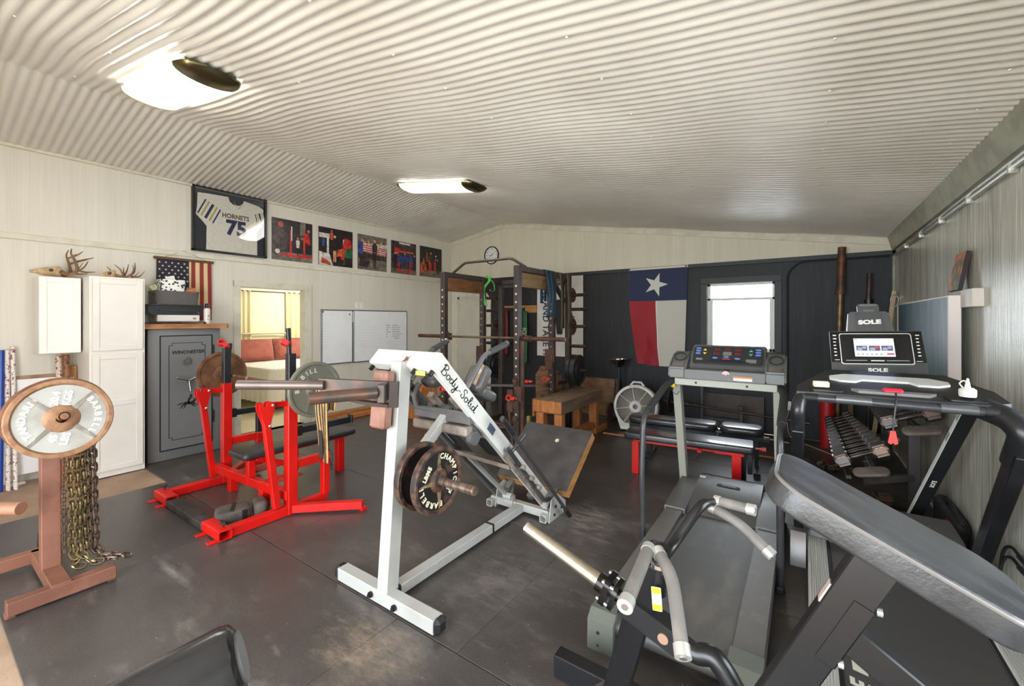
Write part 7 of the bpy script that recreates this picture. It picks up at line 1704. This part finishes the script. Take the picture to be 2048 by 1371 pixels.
mb = MB(); mb.prism(rrect(.235, .255, .002), .001, q @ TR(0, .13, .0112)); mb.prism(rrect(.235, .255, .002), .001, q @ TR(0, .13, -.0122)); mb.build('painted_face', M('painting_colours', (84, 88, 66), .5, col2=(196, 104, 62), scale=14, span=(.48, .56), detail=3), t)
t = thing('long_box', 'long narrow black and white box leaning against the right wall behind the treadmill', 'box', (.70, 4.2, 0))
a, b = V((.64, 4.36, .02)), V((.85, 3.70, 1.12)); mb = MB(); mb.bar(a, b, .07, .05, (0, -1, 0)); mb.build('box', BLACKP, t)
dd = (b-a).normalized(); nn = V((-1, 0, 0)); nn = (nn-dd*nn.dot(dd)).normalized(); yy = dd.cross(nn)
up_ = frame(dd, (0, -1, 0)); s_, u_ = up_[1], up_[2]
sg = -1 if s_.x > 0 else 1
mb = MB(); mb.bar(a+dd*.05+s_*(.0355*sg), b-dd*.02+s_*(.0355*sg), .003, .049, u_, 0); w_ = mb.build('white_side', M('white_print_side', (222, 220, 216), .5), t)
mb = MB()
for f, wd, hh in ((.72, .05, .03), (.86, .04, .03), (.93, .03, .02)): mb.bar(a.lerp(b, f)+s_*(.0375*sg), a.lerp(b, f+wd)+s_*(.0375*sg), .001, hh, u_, 0)
mb.build('printed_picture', M('box_print', (110, 120, 120), .5, col2=(120, 150, 70), scale=40), w_)
mb = MB(); txt(mb, 'SOLE', .03, a.lerp(b, .42)+u_*.0255, dd, -s_ if sg > 0 else s_, shear=.2, offset=.001); mb.build('lettering', WHITEI, t)
t = thing('gym_bag', 'black gym bag with a curved red stripe on the floor by the right wall', 'bag', (.84, 4.15, 0))
mb = MB(); mb.slab(.60, .10, .27, .045, .045, mx((.853, 4.27, 0), (.03, 1, 0), (-1, .03, 0)), n=5); mb.build('bag', M('black_nylon', (24, 24, 26), .6, bump=.4, bscale=30, col2=(34, 34, 36)), t)
mb = MB(); mb.flat([(-.02, -.02), (.06, .01), (.13, .06), (.05, .04), (-.01, .01)], mx((.799, 4.15, .2), (0, -1, 0), (.0, 0, 1))); mb.build('red_stripe', M('red_print', (200, 40, 40), .5), t)
mb = MB(); mb.tube(spline([(.85, 3.95, .255), (.83, 4.05, .32), (.83, 4.2, .34), (.85, 4.35, .262)]), .01, 8); mb.build('strap', BLACKP, t)
for i, (dz, lab) in enumerate(((0, 'upper of two black power cables curving along the right wall'), (-.055, 'lower of two black power cables curving along the right wall'))):
    mb = MB(); mb.tube(spline([(.868, 3.46+.01*i, -.0), (.868, 3.40+.02*i, .2+dz), (.872, 3.36+.01*i, .36+dz), (.876, 3.27, .43+dz), (.88, 3.15, .425+dz), (.885, 3.0, .42+dz), (.885, 2.6, .42+dz)], 6), .008, 8); o = mb.build('power_cable', BLACKP); tag(o, lab, 'cable')
    mb = MB(); mb.cyl((.88, 3.17, .425+dz), (.884, 3.06, .423+dz), .014, seg=10); mb.build('connector', BLACKP, o)
# ================================================================= chest supported row machine in the foreground
GB = M('gloss_black_frame', (24, 24, 26), .3, col2=(34, 33, 34), scale=4, span=(.5, .8)); GREYG = M('grey_foam_grip', (112, 108, 104), .6, col2=(128, 122, 116), scale=10, bump=.1, bscale=90); GCAP = M('aluminium_cap', (206, 204, 200), .3, metal=.6)
t = thing('row_machine', 'black chest supported row machine with grey grips in the right foreground', 'row machine', (-.3, 1.5, 0))
mb = MB(); mb.bar((-.93, 1.71, .05), (-.06, 1.71, .05), .07, .10); mb.build('floor_beam', GB, t)
mb = MB(); mb.bar((-.62, 1.66, .04), (-.60, 1.30, .04), .09, .08); mb.bar((-.60, 1.6, .04), (.7, 1.42, .04), .09, .08); mb.build('floor_beam', GB, t)
mb = MB(); mb.bar((-.637, 1.571, .03), (-.415, 1.445, .80), .09, .085, (1, 0, 0)); po_ = mb.build('rest_post', GB, t)
mb = MB(); mb.bar((-.60, 1.56, .16), (-.395, 1.445, .80), .075, .045, (1, 0, 0)); mb.build('post_flange', GB, po_)
mb = MB(); mb.box((-.655, 1.58, .06), (.13, .13, .12), Matrix.Rotation(-.35, 4, 'Z'), .012); mb.build('post_bracket', M('dusty_black_bracket', (74, 66, 62), .5), t)
mb = MB(); mb.prism(rrect(.03, .085, .004), .001, mx((-.405, 1.398, .70), (.95, .2, .05), (.22, -.1, .95)) @ TR(.01, 0, .004)); wl = mb.build('warning_label', M('white_label', (224, 224, 220), .4), t)
mb = MB()
for y in (-.03, .03): mb.prism(rrect(.029, .022, .003), .0012, mx((-.405, 1.398, .70), (.95, .2, .05), (.22, -.1, .95)) @ TR(.01, y, .004))
mb.build('yellow_band', M('label_yellow', (222, 196, 50), .4), wl)
# lever arm: sleeve, flange, block, curved pipe
YL = 1.45
L0, L1 = V((-.925, YL, .762)), V((-.60, YL, .648)); ld = (L1-L0).normalized()
mb = MB(); mb.cyl(L0, L1, .0245, seg=24); sl_ = mb.build('weight_sleeve', M('brushed_nickel', (196, 186, 168), .28, metal=.95), t)
MB().cyl(L0-ld*.004, L0+ld*.008, .0252, seg=24).build('sleeve_lip', CHROME, sl_)
mb = MB(); f4 = mx(L1+ld*.02, V((0, 1, 0)), ld.cross(V((0, 1, 0)))); 
mb.cyl(L1-ld*.02, L1+ld*.012, .034, seg=24); mb.prism(rrect(.10, .10, .02), .022, f4 @ TR(0, 0, -.01)); mb.prism(rrect(.10, .10, .03), .016, f4 @ TR(0, 0, .024))
fl = mb.build('flange_clamp', M('black_chrome', (46, 44, 44), .2, metal=.8), t)
if (f4.to_3x3() @ V((0, 0, 1))).dot(ld) < 0: pass
mb = MB()
for a in (-1, 1):
    for b in (-1, 1): mb.cyl(L1+V((0, .034*a, 0))+ld.cross(V((0, 1, 0)))*(.034*b)+ld*.0, L1+V((0, .034*a, 0))+ld.cross(V((0, 1, 0)))*(.034*b)+ld*.052, .008, seg=8)
pieces(mb, 'flange_bolt', M('flange_bolt_steel', (150, 144, 140), .3, metal=.9), fl)
mb = MB(); mb.cyl(L1+ld*.03, L1+ld*.09, .022, seg=16); mb.bar(L1+ld*.08, L1+ld*.285, .075, .075, (0, 0, 1)); ab = mb.build('lever_block', GB, t)
mb = MB(); c = L1+ld*.235; mb.cyl(c+V((0, -.038, 0)), c+V((0, -.044, 0)), .017, seg=14); mb.build('pivot_bolt', M('rusted_bolt_head', (176, 140, 120), .4, metal=.5), ab)
e0 = L1+ld*.28
mb = MB(); mb.tube(spline([e0-ld*.01, e0+ld*.05, V((-.23, YL, .545)), V((-.165, YL-.005, .46)), V((-.13, YL-.01, .36)), V((-.125, YL-.01, .22)), V((-.13, YL-.01, .10))], 6), .031, 18); mb.build('curved_lever', GB, t)
# handle bar with four grips
hc = V((-.40, 1.42, .82)); NJ, FJ = V((-.355, 1.20, .962)), V((-.275, 1.66, .95))
mb = MB(); mb.tube(fillet([NJ, V((-.36, 1.26, .945)), V((-.375, 1.36, .84)), V((-.372, 1.49, .832)), V((-.295, 1.58, .965)), FJ], .06, 6), .0165, 14); mb.build('handle_bar', GB, t)
mb = MB(); mb.cyl((-.40, 1.43, .70), (-.385, 1.425, .86), .026, seg=18); mb.build('handle_stem', GB, t)
MB().lathe([(.026, -.008), (.034, -.006), (.034, .006), (.026, .008)], mx((-.392, 1.428, .80), (1, 0, 0), (0, 1, 0)), 24).build('stem_collar', CHROME, t)
def grip(pts, lab):
    p = fillet(pts, .045, 5); mb = MB(); mb.tube(p, .0165, 16); g = mb.build('grip', GREYG, t)
    a, b = V(pts[0]), V(pts[-1]); d0 = (V(pts[1])-a).normalized(); d1 = (b-V(pts[-2])).normalized()
    mb = MB(); mb.cyl(a-d0*.006, a+d0*.014, .0185, seg=18); mb.build('grip_collar', GCAP, g)
    mb = MB(); mb.cyl(b-d1*.022, b+d1*.004, .019, seg=18); cp = mb.build('end_cap', GCAP, g)
    mb = MB(); mb.cyl(b+d1*.004, b+d1*.006, .008, seg=12); mb.build('cap_screw', M('cap_screw_metal', (150, 140, 134), .3, metal=.7), cp)
grip([NJ+V((-.005, -.005, 0)), (-.345, .965, .935)], 'a'); grip([NJ+V((.02, .0, -.005)), (-.283, 1.14, .938), (-.226, 1.005, .845)], 'b')
grip([FJ+V((.012, .015, .002)), (-.142, 1.655, .955)], 'c'); grip([FJ+V((.0, .0, -.02)), (-.19, 1.64, .91), (-.088, 1.60, .845)], 'd')
# chest pad on its sloping post
px_ = V((.905, 0, -.425)); pc = V((.175, 1.43, 1.083))
mb = MB(); mb.slab(.53, .32, .07, .085, .010, mx(pc, px_, (0, 1, 0)) @ TR(0, 0, -.066), n=4, nc=8); pd = mb.build('chest_pad', M('worn_black_vinyl', (52, 52, 54), .28, col2=(76, 76, 78), scale=6, stretch=(1, 3, 1), span=(.45, .7), bump=.12, bscale=90), t)
mb = MB(); q = mx(pc, px_, (0, 1, 0)) @ TR(0, 0, -.004); ol = rrect(.526, .316, .084, 8); mb.tube([q @ V((x, y, 0)) for x, y in ol], .005, 6, closed=True); mb.build('piping', M('pale_piping', (118, 113, 110), .35), pd)  # piping paler than the pad, all round its top edge
pb = V((.42, 0, .9)).normalized()
b0 = V((.155, 1.40, 1.015)); mb = MB(); mb.bar(b0, b0-pb*1.03, .055, .095, (1, 0, 0)); pp = mb.build('pad_post', GB, t)
mb = MB(); c = b0-pb*.13-V((.022, 0, 0)); mb.box(b0-pb*.16+V((-.045, -.01, .02)), (.004, .03, .06), Matrix.Rotation(.43, 4, 'Y'), .001); mb.build('pale_sticker', M('pale_sticker', (206, 186, 176), .5), pp)
mb = MB(); s0 = b0-pb*.235+V((-.01, 0, .015)); mb.bar(b0-pb*.14+V((.028, 0, 0)), b0-pb*.34+V((.028, 0, 0)), .0585, .05, (1, 0, 0)); mb.build('slide_bracket', GB, t)
mb = MB(); mb.bar(s0, (.62, 1.40, .44), .05, .075, (0, 0, 1)); mb.bar((.6, 1.4, .46), (.64, 1.4, .03), .06, .06, (1, 0, 0)); mb.build('brace', GB, t)
mb = MB()
for v in (.15, .33): mb.cyl(b0-pb*v+V((.055, -.02, 0)), b0-pb*v+V((.066, -.02, 0)), .010, seg=10)
pieces(mb, 'bracket_bolt', GCAP, pp)

mb = MB(); mb.prism([(0, 0), (.16, 0), (.12, .09), (.03, .12)], .1, mx((-4.42, .66, 0), (1, 0, 0), (0, 0, 1))); tag(mb.build('rubber_wedge', M('dark_rubber_wedge', (58, 54, 54), .7)), 'dark rubber wedge on the mat behind the brown plate stand post', 'wedge')
# ================================================================= padded roller close to the camera
t = thing('leg_roller', 'glossy black padded leg roller at the bottom left edge of the view', 'roller', (-1.0, -.2, 0))
e = V((-.772, .325, 1.04)); f = V((-.92, -.03, .945)); d = (f-e).normalized()
mb = MB(); mb.tube([e, e+d*.006, e+d*.02, f], [.045, .056, .06, .06], 32); mb.build('roller_pad', M('shiny_black_vinyl', (32, 32, 35), .2, col2=(38, 38, 41), scale=3), t)
mb = MB(); mb.cyl(e-d*.005, e+d*.01, .040, .040, 28); mb.build('end_disc', M('grey_disc', (96, 96, 98), .35), t)
mb = MB(); mb.tube(fillet([e, f+d*.04, V((-1.0, -.2, .5)), V((-1.0, -.22, .03))], .1, 5), .022, 12); mb.bar((-1.0, -.6, .02), (-1.0, .0, .02), .06, .04); mb.build('frame', GB, t)
